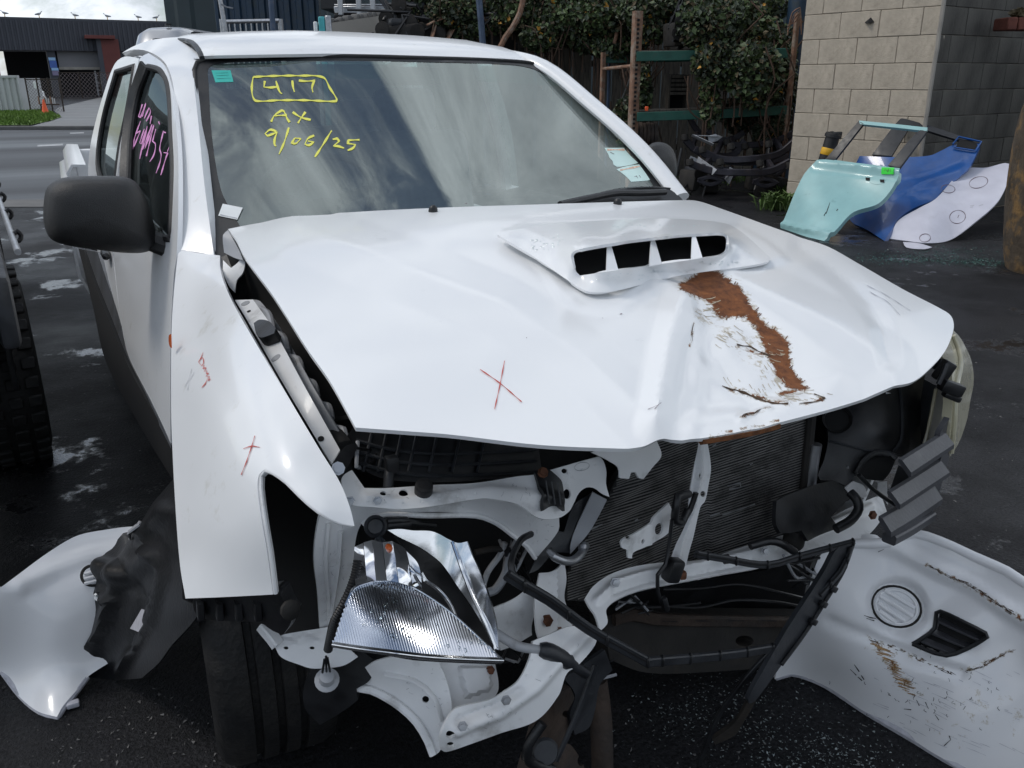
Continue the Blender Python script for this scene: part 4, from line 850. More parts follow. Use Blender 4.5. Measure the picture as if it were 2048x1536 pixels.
# broken glass on the ground
def chips(name, label, quads, n, s, mat_, seed):
    r = np.random.default_rng(seed); V = []; Fc = []
    for i in range(n):
        q = quads[r.integers(len(quads))]; x = q[0]+r.normal()*q[2]; y = q[1]+r.normal()*q[3]
        p = at(x, max(y, 300), 'z', 0.)+[0, 0, s*.25]; k = len(V); e = r.normal(size=(4, 3))*s*r.uniform(.3, 1); e[:, 2] = np.abs(e[:, 2])*.6; V += list(p+e); Fc += [(k, k+1, k+2), (k, k+2, k+3), (k, k+3, k+1), (k+1, k+3, k+2)]
    tag(mesh(name, V, Fc, mat_, None, False), label, 'glass', kind='stuff')
chips('teal_glass_crumbs', 'teal broken glass crumbs scattered on asphalt before the loose panels', [(1880, 507, 70, 9), (1820, 520, 60, 6), (1960, 525, 50, 5)], 3000, .006, M['tealchip'], 1)
chips('glass_crumbs', 'clear broken glass crumbs on the wet asphalt under the front of the pickup', [(1480, 1440, 90, 55), (1600, 1500, 80, 45), (1400, 1400, 80, 50), (1680, 1520, 70, 30)], 1300, .0026, M['glasschip'], 2)
chips('grit', 'small stones scattered over the wet asphalt in front of the pickup', [(200, 1000, 140, 120), (170, 760, 60, 90), (260, 1480, 200, 50), (1950, 800, 80, 150), (1450, 1450, 200, 80)], 900, .004, M['kerb'], 3)
tag(panel('paper_scrap', [(1806, 484), (1836, 486), (1864, 494), (1850, 498), (1812, 494)], Surf([(1800, 484, 'z', .012), (1860, 486, 'z', .02), (1830, 498, 'z', .008)]), M['white_panel'], step=8, th=.004), 'pale scrap of panel lying under the white bonnet', 'scrap')
# ------------------------------------------------------------------ the wrecked pickup: cab
TK = thing('pickup_truck', (0, 2.6, 0), 'crashed white double cab pickup with crumpled rusty bonnet and missing grille', 'truck')
def S3(*c, disp=None): return Surf(list(c), disp)
class T2:
    """thin plate spline of plain values over the pixel plane"""
    def __init__(s, pts):
        P = np.array([p[:2] for p in pts], float)/1000; v = np.array([p[2] for p in pts], float); n = len(P); s.P = P
        K = Surf.k(np.linalg.norm(P[:, None]-P[None], axis=-1))+np.eye(n)*1e-5; Q = np.c_[np.ones(n), P]; A = np.zeros((n+3, n+3)); A[:n, :n] = K; A[:n, n:] = Q; A[n:, :n] = Q.T
        s.w = np.linalg.lstsq(A, np.r_[v, 0, 0, 0], rcond=None)[0]
    def __call__(s, X):
        p = np.atleast_2d(X)/1000.; return Surf.k(np.linalg.norm(p[:, None]-s.P[None], axis=-1))@s.w[:-3]+s.w[-3]+p@s.w[-2:]
def offs(S, d): return lambda X, o=0.: S(X, d+o)

# windscreen
WS = S3((393, 130, 'v', 1.98), (700, 114, 'v', 1.93), (1070, 128, 'v', 1.98), (430, 505, 'v', 1.36), (1360, 398, 'v', 1.34), (880, 440, 'v', 1.22), (1220, 260, 'v', 1.66), (404, 300, 'v', 1.70))
ws_out = [(390, 138), (395, 127), (412, 119.5), (540, 115.5), (700, 114), (831, 117.5), (1002, 122.5), (1063, 128), (1085, 136), (1104, 147), (1173, 205), (1241, 263), (1292, 318), (1356, 397), (1300, 425), (1080, 440), (880, 455), (600, 490), (430, 520), (410, 380), (397, 240)]
ws_in = [(417, 164), (416, 140), (427, 129), (540, 123), (700, 121), (831, 124), (1002, 129), (1055, 135), (1093, 152), (1162, 208), (1216, 253), (1262, 308), (1308, 374), (1312, 402), (1280, 415), (1080, 428), (880, 442), (640, 470), (500, 470), (462, 420), (441, 376), (424, 273)]
gl = panel('windscreen', ws_out, WS, M['glass'], TK, step=22, th=0)
panel('windscreen_border', ws_out, offs(WS, .0012), M['black'], gl, holes=[ws_in], step=16, th=.0006)
panel('shade_band', [(422, 134), (427, 129), (540, 123), (700, 121), (831, 124), (1002, 129), (1055, 135), (1093, 152), (1120, 172), (1000, 163), (831, 158), (700, 156), (540, 160), (419, 172)], offs(WS, -.003), M['shade'], gl, step=20, th=0)
sweep('top_seal', [WS.p(x, y, .002) for x, y in ((388, 142), (394, 126), (412, 118.5), (540, 114.5), (700, 113), (831, 116.5), (1002, 121.5), (1063, 127), (1086, 135), (1105, 146), (1173, 204), (1242, 262), (1293, 317), (1354, 394))], circ(.006, 8), M['rubber'], gl, .03)
sweep('side_seal', [WS.p(x, y, .002) for x, y in ((389, 140), (396, 240), (410, 378), (428, 512))], circ(.006, 8), M['rubber'], gl, .03)
panel('inspection_sticker', [(423, 141), (461, 141), (467, 164), (431, 165)], offs(WS, .0008), M['sticker_teal'], gl, step=8, th=.0004)
strokes('sticker_print', [[(431, 147), (456, 146)], [(433, 152), (458, 151)], [(434, 158), (462, 157)]], offs(WS, .0014), .9, mat('dark_teal_print', (.015, .2, .18), .6), gl, 0)
panel('white_label', [(446, 409), (486, 417), (475, 441), (437, 433)], offs(WS, .003), M['sticker_white'], gl, step=8, th=.0004)
strokes('label_text', [[(441, 431.5), (474, 438.5)]], offs(WS, .0042), 1.6, M['labelw'], gl, 0)
SVC = offs(WS, .0008)
panel('service_sticker', [(1209, 296), (1248, 296), (1252, 302), (1262, 313), (1276, 326), (1262, 330), (1234, 334), (1227, 330), (1225, 322), (1219, 316), (1217, 310)], SVC, M['sticker_mint'], gl, step=8, th=.0004)
panel('service_sticker', [(1233, 339), (1252, 333), (1278, 329), (1286, 338), (1303, 358), (1296, 361), (1262, 364), (1257, 358), (1247, 349)], SVC, M['sticker_mint'], gl, step=8, th=.0004)
for q in ([(1214, 300), (1249, 300)], [(1240, 341), (1279, 333)]): strokes('sticker_band', [q], offs(WS, .0014), 4, M['orange_print'], gl, 0)
strokes('sticker_writing', [[(1220, 305), (1228, 309)], [(1272, 352), (1276, 358)], [(1268, 354), (1274, 353)], [(1278, 351), (1281, 356)]], offs(WS, .0016), 1, M['darkpen'], gl, 0)
z7 = lambda x, y: (400+x*.17578, 100+y*.17578)
W7 = lambda *p: [z7(*q) for q in p]
strokes('yellow_writing', [W7((605, 310), (590, 420), (600, 530), (640, 582), (900, 575), (1200, 575), (1480, 588), (1550, 585), (1555, 560), (1480, 440), (1400, 315), (1100, 296), (800, 300), (605, 310)),
  W7((738, 355), (728, 425), (800, 430), (880, 422)), W7((865, 355), (890, 440), (915, 490), (935, 500)), W7((1050, 350), (1060, 430), (1075, 480)), W7((1125, 350), (1200, 358), (1310, 352)), W7((1300, 350), (1275, 430), (1285, 485)),
  W7((810, 820), (850, 745), (930, 690), (955, 700), (990, 780), (1020, 825)), W7((850, 750), (990, 745)), W7((1055, 710), (1150, 770), (1260, 798)), W7((1200, 708), (1150, 780), (1115, 835)),
  W7((870, 930), (800, 910), (740, 955), (770, 980), (850, 950), (880, 935), (850, 1020), (850, 1080), (868, 1098)), W7((1012, 885), (960, 1050), (900, 1190)), W7((1140, 1010), (1080, 1005), (1045, 1060), (1090, 1068), (1150, 1010)),
  W7((1300, 975), (1230, 1010), (1195, 1075), (1240, 1088), (1295, 1050), (1230, 1040)), W7((1498, 920), (1400, 1080), (1308, 1220)), W7((1510, 1020), (1560, 1010), (1585, 1040), (1520, 1095), (1570, 1098), (1640, 1120)), W7((1815, 1025), (1690, 1030), (1680, 1065), (1770, 1080), (1740, 1120), (1680, 1145))],
  offs(WS, .0012), 4.6, M['yellowpen'], gl, 0)

# roof
Fp = [at(*p) for p in ((410, 118, 'v', 1.985), (434, 117, 'v', 1.97), (540, 115, 'v', 1.945), (660, 113, 'v', 1.935), (760, 114.5, 'v', 1.935), (831, 116.5, 'v', 1.94), (920, 119, 'v', 1.95), (1002, 122, 'v', 1.965), (1048, 126, 'v', 1.985))]
G = []
for dv, dz in ((0, 0), (.02, .012), (.05, .025), (.1, .041), (.18, .060), (.3, .077), (.45, .087), (.7, .092), (1., .090), (1.3, .078), (1.52, .05), (1.56, .02)):
    row = []
    for k, p in enumerate(Fp): t = 2*k/(len(Fp)-1)-1; row.append(p+np.array([0, dv, dz-.02*abs(t)**3*min(1, dv*3)]))
    G.append(row)
G = np.array(G); GG = np.array([[np.array(r[0])*(1-f)+0 if False else r[i]*(1-f)+r[i+1]*f for i in range(len(r)-1) for f in (0, .5)]+[r[-1]] for r in G])
roof = grid('roof', GG[:, ::-1], M['paint'], TK, th=.01, angle=70)
for k in (2.2, 4.0, 5.8):   # pressed ribs
    i = int(k*2); sweep('roof_rib', [GG[j][i]+[0, 0, .002] for j in range(3, 11)], circ(.003, 8, .05), M['paint'], roof, .1)
strp = [GG[j][0]+[-.012, 0, -.004] for j in range(0, 11)]
gut = sweep('gutter_moulding', [GG[j][0]+np.array([.004, 0, .003]) for j in range(0, 11)], rect(.012, .04, .3), M['greyblack'], TK, .05)
# cant rail + A pillar on the driver's side
AP = S3((427, 508, 'v', 1.34), (357, 497, 'v', 1.42), (396, 239, 'v', 1.78), (357, 300, 'v', 1.75), (388, 137, 'v', 1.97), (345, 164, 'v', 2.05), (410, 119, 'v', 1.99), (361, 82, 'v', 2.38), (297, 103, 'v', 2.5), (246, 104, 'v', 3.1), (330, 77, 'v', 2.6), (294, 84, 'v', 2.8))
panel('front_pillar', [(363, 82), (385, 98), (409, 118), (394, 127), (387, 142), (396, 240), (410, 378), (428, 511), (400, 505), (357, 499), (360, 420), (361, 342), (355, 246), (345, 164), (328, 123), (297, 103), (268, 99), (244, 106), (262, 95), (294, 82), (330, 76), (359, 74)], AP, M['paint'], TK, step=13, th=.03)
# passenger side pillar
rp_ = [at(1362, 396, 'v', 1.33), at(1300, 318, 'v', 1.48), at(1250, 267, 'v', 1.59), at(1180, 206, 'v', 1.75), at(1108, 146, 'v', 1.92), at(1064, 123, 'v', 2.02)]
e_ = GG[:, -1]; rp_ += [e_[j]+np.array([.03, 0, -.022]) for j in (5, 7, 8, 9, 10)]
sweep('front_pillar', rp_, circ(.022, 12, .034), M['paint'], TK, .05)
# driver's side doors
SD = S3((343, 895, 'v', 1.3), (349, 560, 'v', 1.38), (357, 342, 'v', 1.62), (342, 166, 'v', 2.05), (297, 106, 'v', 2.5), (279, 117, 'v', 2.55), (236, 352, 'v', 2.5), (228, 500, 'v', 2.45), (257, 705, 'v', 1.9), (243, 650, 'v', 2.1), (205, 190, 'v', 3.3), (175, 349, 'v', 3.4), (188, 505, 'v', 3.2), (250, 112, 'v', 3.0))
fw_ = [(294, 133), (318, 140), (335, 171), (342, 273), (345, 342), (340, 478), (300, 470), (252, 440), (256, 355), (260, 273), (273, 191)]
rw_ = [(231, 143), (268, 132), (253, 222), (239, 290), (231, 352), (228, 400), (204, 366), (194, 325), (205, 239)]
dF = panel('front_door', [(280, 117), (297, 106), (326, 127), (342, 166), (352, 246), (357, 342), (354, 500), (347, 560), (341, 700), (341, 888), (300, 798), (258, 715), (244, 655), (232, 560), (228, 500), (237, 352), (259, 230)], SD, M['paint'], TK, holes=[fw_], step=11, th=.012)
dR = panel('rear_door', [(278, 117), (250, 113), (230, 127), (207, 188), (192, 240), (181, 290), (176, 349), (182, 420), (195, 503), (212, 555), (232, 613), (243, 651), (231, 560), (227, 500), (235, 352), (257, 230)], SD, M['paint'], TK, holes=[rw_], step=11, th=.012)
panel('window', fw_, offs(SD, -.012), M['sideglass'], dF, step=20, th=0); panel('window', rw_, offs(SD, -.012), M['sideglass'], dR, step=20, th=0)
for nm, ol, par in (('window_seal', fw_, dF), ('window_seal', rw_, dR)): sweep(nm, [SD.p(x, y, -.004) for x, y in spline(ol+[ol[0]], 12)], circ(.011, 8), M['rubber'], par, .04)
sweep('division_bar', [SD.p(x, y, .001) for x, y in ((291, 132), (270, 195), (258, 275), (253, 356), (250, 430))], rect(.05, .012), M['black'], dF, .05)
z3 = lambda x, y: (180+x*.18888, 110+y*.18888)
W3 = lambda *p: [z3(*q) for q in p]
strokes('pink_writing', [W3((520, 510), (480, 640), (500, 650), (555, 500), (520, 640)), W3((540, 660), (590, 545), (605, 590), (560, 690)), W3((615, 630), (600, 720)), W3((500, 690), (440, 860), (410, 1030)), W3((450, 820), (500, 790), (430, 960)), W3((540, 770), (490, 920), (510, 930), (550, 790), (490, 1090)),
  W3((570, 740), (520, 990), (620, 720), (545, 980), (640, 730), (560, 1060)), W3((660, 770), (625, 900), (655, 930), (640, 1040), (595, 1120)), W3((740, 790), (700, 980), (715, 1040), (700, 1130), (660, 1240)), W3((690, 690), (700, 720)), W3((745, 800), (765, 810)), W3((800, 870), (840, 850), (780, 1010)), W3((740, 1020), (785, 1025), (770, 1060), (710, 1260))],
  offs(SD, -.0105), 2.6, M['pinkpen'], dF, 0)
lathe('door_handle', [(.0, -.06), (.013, -.05), (.016, 0), (.013, .05), (0, .06)], SD.p(221, 508, .018), (0, 1, .05), M['black'], dR, 12)
# mirrors
def shell(name, ol, rings, mat_, parent, ax='v'):
    O = np.array(spline(ol, 9, True)); c = O.mean(0); V = []; m = len(O)
    for val, s in rings: V += [at(*(c+(q-c)*s), ax, val) for q in O]
    Fc = [(i*m+j, i*m+(j+1) % m, (i+1)*m+(j+1) % m, (i+1)*m+j) for i in range(len(rings)-1) for j in range(m)]+[tuple(range(m)), tuple((len(rings)-1)*m+j for j in range(m))[::-1]]
    return mesh(name, V, Fc, mat_, parent, True, 60)
mo = [(91, 403), (98, 376), (120, 360), (154, 355), (200, 354), (239, 355), (267, 364), (287, 393), (304, 444), (315, 489), (290, 502), (256, 504), (205, 499), (137, 489), (104, 476), (91, 446)]
shell('wing_mirror', mo, [(1.70, .93), (1.67, 1.0), (1.62, 1.03), (1.575, 1.0), (1.548, .93), (1.53, .82), (1.518, .64), (1.512, .4), (1.51, .1)], M['black_tex'], TK)
sweep('mirror_arm', [at(300, 480, 'v', 1.6), at(330, 492, 'v', 1.58), at(350, 500, 'v', 1.56)], rect(.05, .06, .3), M['black_tex'], TK, .02)
mr = [(1285, 305), (1305, 287), (1320, 285), (1334, 289), (1346, 300), (1352, 319), (1353, 344), (1347, 362), (1330, 370), (1295, 368), (1282, 350)]
shell('wing_mirror', mr, [(1.74, .93), (1.71, 1.), (1.66, 1.02), (1.62, .97), (1.59, .86), (1.575, .65), (1.565, .3)], M['black_tex'], TK)
bar('mirror_arm', [at(1285, 355, 'v', 1.68), np.array([.8, 1.66, 1.12])], .05, .05, M['black_tex'], TK, .05)
# sill, lower side, far side, tub
SL = S3((165, 500, 'v', 3.4), (345, 930, 'v', 1.3), (257, 715, 'v', 1.9), (222, 620, 'v', 2.4), (343, 960, 'v', 1.32))
panel('side_sill', [(168, 499), (195, 504), (212, 556), (232, 614), (258, 716), (300, 799), (342, 889), (342, 897), (298, 810), (255, 729), (210, 622), (186, 560)], SL, M['sillgrey'], TK, step=12, th=.04)
panel('sill_shadow_sheet', [(157, 497), (168, 500), (186, 560), (210, 622), (255, 729), (298, 810), (344, 895), (346, 961), (282, 855), (213, 727), (185, 610)], S3((157, 497, 'v', 3.4), (346, 920, 'v', 1.34), (240, 720, 'v', 1.95), (346, 961, 'v', 1.38), (185, 610, 'v', 2.7), (225, 740, 'v', 2.0)), M['void'], TK, step=16, th=.02)  # dark sheet standing in for the shadow on the ground under the cab
sw = [(.44, .62), (.70, .72), (.86, .74), (.88, .88), (.86, 1.0), (.80, 1.06), (.735, 1.075)]
G = []
for v in np.linspace(.42, 3.45, 22):
    s = min(1, .80+.9*(v-.42)) if v < .7 else 1.
    G.append([(u*1.0*(s if u > .8 else 1), v, z+(0 if v > 1.3 else -.10*(1.3-v))) for z, u in [(a, b) for a, b in sw][::1]])
grid('far_side_body', G, M['paint'], TK, th=.01)
G = [[(.735, max(v, 1.5), 1.075), (.69, max(v, 1.80), 1.3), (.60, max(v, 2.14), 1.56)] for v in (1.5, 2.0, 2.5, 3.0, 3.45)]
for i, (a, b) in enumerate(((0, 2), (2, 4))): grid('far_window', G[a:b+1], M['sideglass'], TK)
for v in (2.5, 3.42): bar('far_pillar', [(.735, v, 1.06), (.70, v, 1.3), (.6, v, 1.59)], .07, .04, M['paint'], TK, .1)
rear = [(-.72, 1.05), (-.6, 1.58), (.6, 1.58), (.72, 1.05)]
mesh('rear_window', [(u, 3.46, z) for u, z in rear], [(0, 1, 2, 3)], M['sideglass'], TK, False)
box('cab_back', (0, 3.47, .78), (1.5, .03, .56), M['paint'], TK); box('cab_floor', (0, 2.3, .42), (1.5, 2.2, .05), M['void'], TK)
for s in (-1, 1): bar('rear_pillar', [(s*.74, 3.44, 1.05), (s*.68, 3.42, 1.35), (s*.6, 3.38, 1.6)], .09, .05, M['paint'], TK, .1)
G = [[(u, v, z) for u, z in ((-.90, 1.125), (-.955, 1.13), (-.975, 1.10), (-.97, 1.05), (-1.005, 1.03), (-1.01, .95), (-.995, .90), (-1.005, .86), (-1.0, .62), (-.96, .52))] for v in np.linspace(3.66, 5.18, 8)]
grid('tub_side', G, M['paint'], TK, th=.012, angle=60); box('tub_side', (.86, 4.42, .82), (.06, 1.5, .6), M['paint'], TK, bev=.02)
box('tailgate', (-.04, 5.15, .85), (1.78, .05, .52), M['paint'], TK, bev=.02); box('tub_floor', (-.04, 4.42, .62), (1.72, 1.45, .04), M['grey_in'], TK)
box('tub_front', (-.04, 3.68, .85), (1.74, .04, .46), M['black'], TK)
for s, u in ((-1, -.80), (1, .72)):
    for v in (.89, 3.97):
        if s == -1 and v < 1: continue
        T_ = lathe('wheel', [(.0, -.10), (.20, -.11), (.24, -.125), (.33, -.13), (.365, -.10), (.375, -.05), (.375, .05), (.365, .10), (.33, .13), (.24, .125), (.2, .1), (0, .08)], (u, v, .375), (1, 0, 0), M['tyre'], TK, 36)
        lathe('rim', [(0, -.02), (.05, -.03), (.17, .0), (.19, .03), (.19, .0), (0, -.05)], (u+s*.11, v, .375), (s, 0, 0), M['steel'], T_, 24)
for u in (-.45, .45): bar('chassis_rail', [(u, .55, .42), (u, 2, .40), (u, 5.1, .48)], .14, .08, M['frame'], TK, .4)
# interior
G = []
for v, z in ((1.28, 1.05), (1.45, 1.075), (1.6, 1.07), (1.72, 1.03), (1.78, .95), (1.75, .75), (1.7, .5)):
    G.append([(u, v+.03*abs(u), z-.02*abs(u)+(.035*math.exp(-((u+.36)/.22)**2) if 1.5 < v < 1.8 and z > 1 else 0)) for u in np.linspace(-.72, .72, 21)])
grid('dashboard', G, M['dash'], TK, th=.01)
sc = at(632, 402, 'v', 1.86); ax_ = np.array([0, .75, .55]); ax_ /= np.linalg.norm(ax_); a1 = np.array([1., 0, 0]); a2 = np.cross(ax_, a1)
stw = tube('steering_wheel', [sc+(a1*math.cos(t)+a2*math.sin(t))*.19 for t in np.linspace(0, 6.283, 25)], .015, M['dash'], TK, 8, .03)
for t in (.2, 2.94, 4.71): bar('spoke', [sc-ax_*.02, sc+(a1*math.cos(t)-a2*math.sin(t))*.18], .035, .015, M['dash'], stw, .1)
lathe('hub', [(0, -.02), (.075, -.02), (.08, 0), (.06, .03), (0, .04)], sc-ax_*.02, -ax_, M['dash'], stw, 16)
for u in (-.36, .36):
    st_ = box('front_seat', (u, 2.35, .70), (.5, .5, .16), M['seat'], TK, bev=.06, seg=3); box('seat_back', (u, 2.62, 1.0), (.48, .15, .62), M['seat'], st_, rx=-.22, bev=.06, seg=3); box('headrest', (u, 2.76, 1.38), (.27, .10, .19), M['seat'], st_, rx=-.15, bev=.045, seg=3)
rs = box('rear_bench', (0, 3.1, .68), (1.3, .45, .16), M['seat'], TK, bev=.05, seg=3); box('bench_back', (0, 3.34, 1.0), (1.32, .12, .6), M['seat'], rs, rx=-.12, bev=.05, seg=3)
for u in (-.36, .36): box('headrest', (u, 3.38, 1.35), (.24, .09, .14), M['seat'], rs, bev=.04, seg=3)
iv = box('interior_mirror', at(822, 152, 'v', 2.02), (.22, .03, .06), M['black'], TK, bev=.02)
mesh('roof_lining', [(-.58, 2.0, 1.57), (.58, 2.0, 1.57), (.58, 3.4, 1.6), (-.58, 3.4, 1.6)], [(0, 1, 2, 3)], M['doorgrey'], TK, False)
tube('wiper_cane', [at(1330, 384, 'v', 1.30), at(1280, 386, 'v', 1.27), at(1234, 386, 'v', 1.25), at(1180, 396, 'v', 1.21), at(1120, 409, 'v', 1.17)], .010, M['black'], TK, 8, .03)
wp = sweep('wiper_blade', [at(1345, 379, 'v', 1.36), at(1290, 377, 'v', 1.345), at(1240, 381, 'v', 1.32), at(1190, 393, 'v', 1.28), at(1130, 407, 'v', 1.23)], rect(.012, .022), M['black'], TK, .03)
panel('cowl', [(1130, 412), (1190, 398), (1240, 386), (1300, 380), (1342, 380), (1366, 400), (1300, 440), (1100, 450), (880, 465), (600, 500), (445, 540), (440, 515), (500, 490), (640, 476), (880, 448)], S3((1340, 385, 'v', 1.33), (1360, 400, 'v', 1.30), (1130, 412, 'v', 1.20), (880, 450, 'v', 1.17), (600, 490, 'v', 1.24), (445, 520, 'v', 1.32), (900, 465, 'v', 1.15)), M['black'], TK, step=20, th=.004)
# ------------------------------------------------------------------ bonnet
hood_ctrl = [(457, 458, 1.165), (506, 448, 1.175), (660, 431, 1.185), (865, 416, 1.195), (1070, 409, 1.195), (1360, 400.5, 1.17), (1395, 402, 1.155), (1561, 460, 1.11), (1720, 529, 1.06), (1850, 600, 1.01), (1905, 640, .985), (1893, 697, .965),
             (1779, 781, .965), (1617, 830, .97), (1444, 870, .985), (1290, 896, .995), (1070, 889, 1.01), (899, 869, 1.02), (711, 855, 1.03), (615, 699, 1.075), (547, 593, 1.115), (489, 514, 1.145), (1000, 650, 1.10), (1250, 650, 1.098), (800, 560, 1.137), (1550, 560, 1.09), (1650, 700, 1.03)]
rA = [(590, 455), (660, 482), (1002, 612), (1172, 722), (1303, 852)]; rB = [(1362, 600), (1335, 700), (1305, 856)]
rC = [(1454, 555), (1582, 614), (1668, 655), (1738, 700), (1774, 728), (1782, 772)]; rD = [(1600, 490), (1668, 538), (1738, 600), (1765, 655), (1776, 726)]; rE = [(520, 462), (690, 470), (860, 470), (1000, 466)]
dent = [(1375, 585), (1470, 570), (1600, 660), (1700, 740), (1640, 815), (1480, 855), (1330, 860)]
tri = lambda d, w: np.clip(1-d/w, 0, 1)
pad = [(985, 466), (1050, 515), (1085, 560), (1112, 600), (1150, 626), (1200, 634), (1245, 632), (1290, 606), (1360, 566), (1420, 553), (1540, 540), (1590, 522), (1540, 480), (1480, 446), (1300, 432), (1050, 448)]
def hood_disp(X):
    x, y = X[:, 0], X[:, 1]; h = .009*tri(pld(X, rA), 65)+.016*tri(pld(X, rB), 42)+.010*tri(pld(X, rC), 60)-.006*tri(pld(X, rD), 30)
    s = np.clip(sdist(X, dent)/70., 0, 1); h -= .014*sm(s)
    h += sm(s*1.6)*(.0009*np.sin(x/17.+y/29.)+.0010*np.sin(y/14.-x/37.)+.0008*np.sin((x+y)/21.))+.004*tri(pld(X, [(1395, 640), (1400, 780), (1380, 860)]), 26)-.004*tri(pld(X, [(1430, 700), (1500, 790), (1520, 840)]), 30)
    h += .005*sm(sdist(X, pad)/14.)
    h += .004*sm(1-pld(X, [(1478, 762), (1580, 806)])/8)+.006*sm(1-pld(X, [(1480, 838), (1500, 824), (1540, 812)])/9)
    return h
HS = QSurf(hood_ctrl, hood_disp); HS0 = QSurf(hood_ctrl)
hood_out = [(456, 458), (506, 448), (560, 440), (660, 431), (680, 426), (865, 416), (1070, 409), (1360, 400.5), (1395, 402), (1444, 418), (1561, 460), (1651, 491), (1720, 529), (1807, 579), (1893, 624), (1905, 637), (1907, 659), (1893, 697), (1869, 728), (1824, 766), (1779, 781), (1686, 811), (1617, 830), (1513, 856), (1444, 870), (1375, 880), (1330, 883), (1282, 896), (1207, 896), (1070, 889), (899, 869), (807, 862), (711, 855), (660, 763), (615, 699), (547, 593), (489, 514), (472, 480)]
rust_poly = [(1402, 544), (1426, 546), (1444, 558), (1461, 572), (1478, 582), (1496, 607), (1513, 624), (1530, 645), (1554, 659), (1579, 683), (1582, 710), (1592, 731), (1617, 762), (1617, 773), (1599, 768), (1579, 757), (1558, 733), (1544, 705), (1530, 676), (1513, 645), (1492, 628), (1444, 623), (1430, 610), (1409, 594), (1378, 597), (1361, 588), (1357, 572), (1385, 557)]
rust_small = [(1560, 774), (1596, 764), (1606, 770), (1588, 777), (1566, 780)]
def rust_f(X):
    r = np.maximum(.5+sdist(X, rust_poly)/20., .5+sdist(X, rust_small)/16.)
    for pl, k in (([(1462, 762), (1500, 775), (1545, 794), (1582, 807)], 5.5), ([(1482, 836), (1500, 825), (1538, 811)], 6), ([(1632, 786), (1650, 798), (1600, 808)], 5), ([(1478, 682), (1510, 690), (1540, 700)], 5), ([(1388, 640), (1384, 668), (1380, 690)], 3), ([(1420, 872), (1520, 850), (1560, 840)], 4)): r = np.maximum(r, .60-pld(X, pl)/k*.3)
    return np.clip(r, 0, 1)
scf = [(1375, 590), (1430, 620), (1520, 660), (1560, 750), (1620, 790), (1640, 805), (1560, 820), (1540, 760), (1470, 690), (1380, 640)]
hood = panel('bonnet', hood_out, HS, M['hoodpaint'], TK, feats=[rA, rB, rC, rD, [(1395, 640), (1400, 780), (1380, 855)], [(1430, 700), (1500, 790), (1518, 835)]], step=8, th=.007, attrs={'rust': rust_f, 'scuff': lambda X: np.clip(np.maximum(.05+.45*sm(.5+sdist(X, scf)/40.), .58-pld(X, rust_poly+rust_poly[:1])/45.), 0, 1)}, angle=50)
strokes('red_cross', [[(960, 740), (1000, 768), (1043, 805)], [(1009, 723), (1000, 770), (989, 820)]], HS, 2.2, M['redpen'], hood)
strokes('grey_cross', [[(1734, 570), (1770, 590), (1820, 622)], [(1740, 582), (1775, 605), (1800, 632)]], HS, .9, M['labelw'], hood)
strokes('scratches', [[(1302, 842), (1316, 826)], [(1290, 838), (1310, 834)], [(930, 408), (934, 408)], [(1052, 681), (1053, 682.5)], [(1204, 637), (1206, 638)], [(1240, 630), (1244, 629)]], HS, 1.3, M['darkpen'], hood)
r_ = np.random.default_rng(12); RP = np.array(spline(rust_poly, 3, True)); sp = []
for k in range(95):
    i = int(r_.integers(len(RP))); p = RP[i]; t = RP[(i+1) % len(RP)]-RP[i-1]; t /= np.linalg.norm(t)+1e-9; n_ = np.array([t[1], -t[0]])
    if inpoly([p+n_*3], RP)[0]: n_ = -n_
    d_ = n_*.8+np.array([.5, .1])*r_.uniform(-1, 1); l = r_.uniform(2, 7); sp.append([tuple(p-n_*4), tuple(p+d_*l*.5), tuple(p+d_*l)])
tag(strokes('rust_spikes', sp, HS, 1.6, M['rustpaint'], hood, .0008), kind='stuff')
sp = [[(x, y), (x+dx*l*.5, y+dy*l*.5+1), (x+dx*l, y+dy*l)] for (cx, cy, sx, sy, dx, dy, n_) in ((1416, 612, 12, 8, .8, -.1, 14), (1457, 652, 14, 9, .75, .5, 12), (1500, 668, 30, 10, .6, .4, 12), (1530, 750, 26, 20, .55, .8, 26), (1595, 788, 26, 10, .8, .2, 22), (1545, 695, 14, 8, .9, .3, 10)) for x, y, l in zip(r_.normal(cx, sx, n_), r_.normal(cy, sy, n_), r_.uniform(6, 26, n_))]
tag(strokes('brown_scuffs', sp, HS, 1.2, M['brownscuff'], hood, .0006), kind='stuff')
for q, w_ in (([(1450, 757), (1480, 768), (1520, 786), (1555, 802), (1576, 808)], 3.2), ([(1482, 838), (1490, 829), (1510, 824), (1522, 813), (1537, 809)], 3.2), ([(1630, 784), (1640, 791), (1650, 797), (1630, 803), (1600, 806)], 2.8), ([(1478, 678), (1492, 680), (1505, 681), (1520, 690), (1545, 702)], 2.6), ([(1387, 648), (1384, 664), (1386, 680)], 1.8)): strokes('paint_crack', [q], HS, w_, M['darkrust'], hood, .0012)
sweep('rusty_hem', [HS.p(x, y-3, -.009) for x, y in ((1405, 876), (1444, 870), (1480, 864), (1513, 856), (1560, 845))], circ(.007, 6), M['rustpaint'], hood, .02)
for x, y in ((866, 423), (1235, 408)):
    p = HS.p(x, y); o = lathe('washer_jet', [(.012, 0), (.0115, .006), (.009, .012), (.004, .016), (0, .0165)], p, (0, -.25, 1), M['black'], hood, 14); 
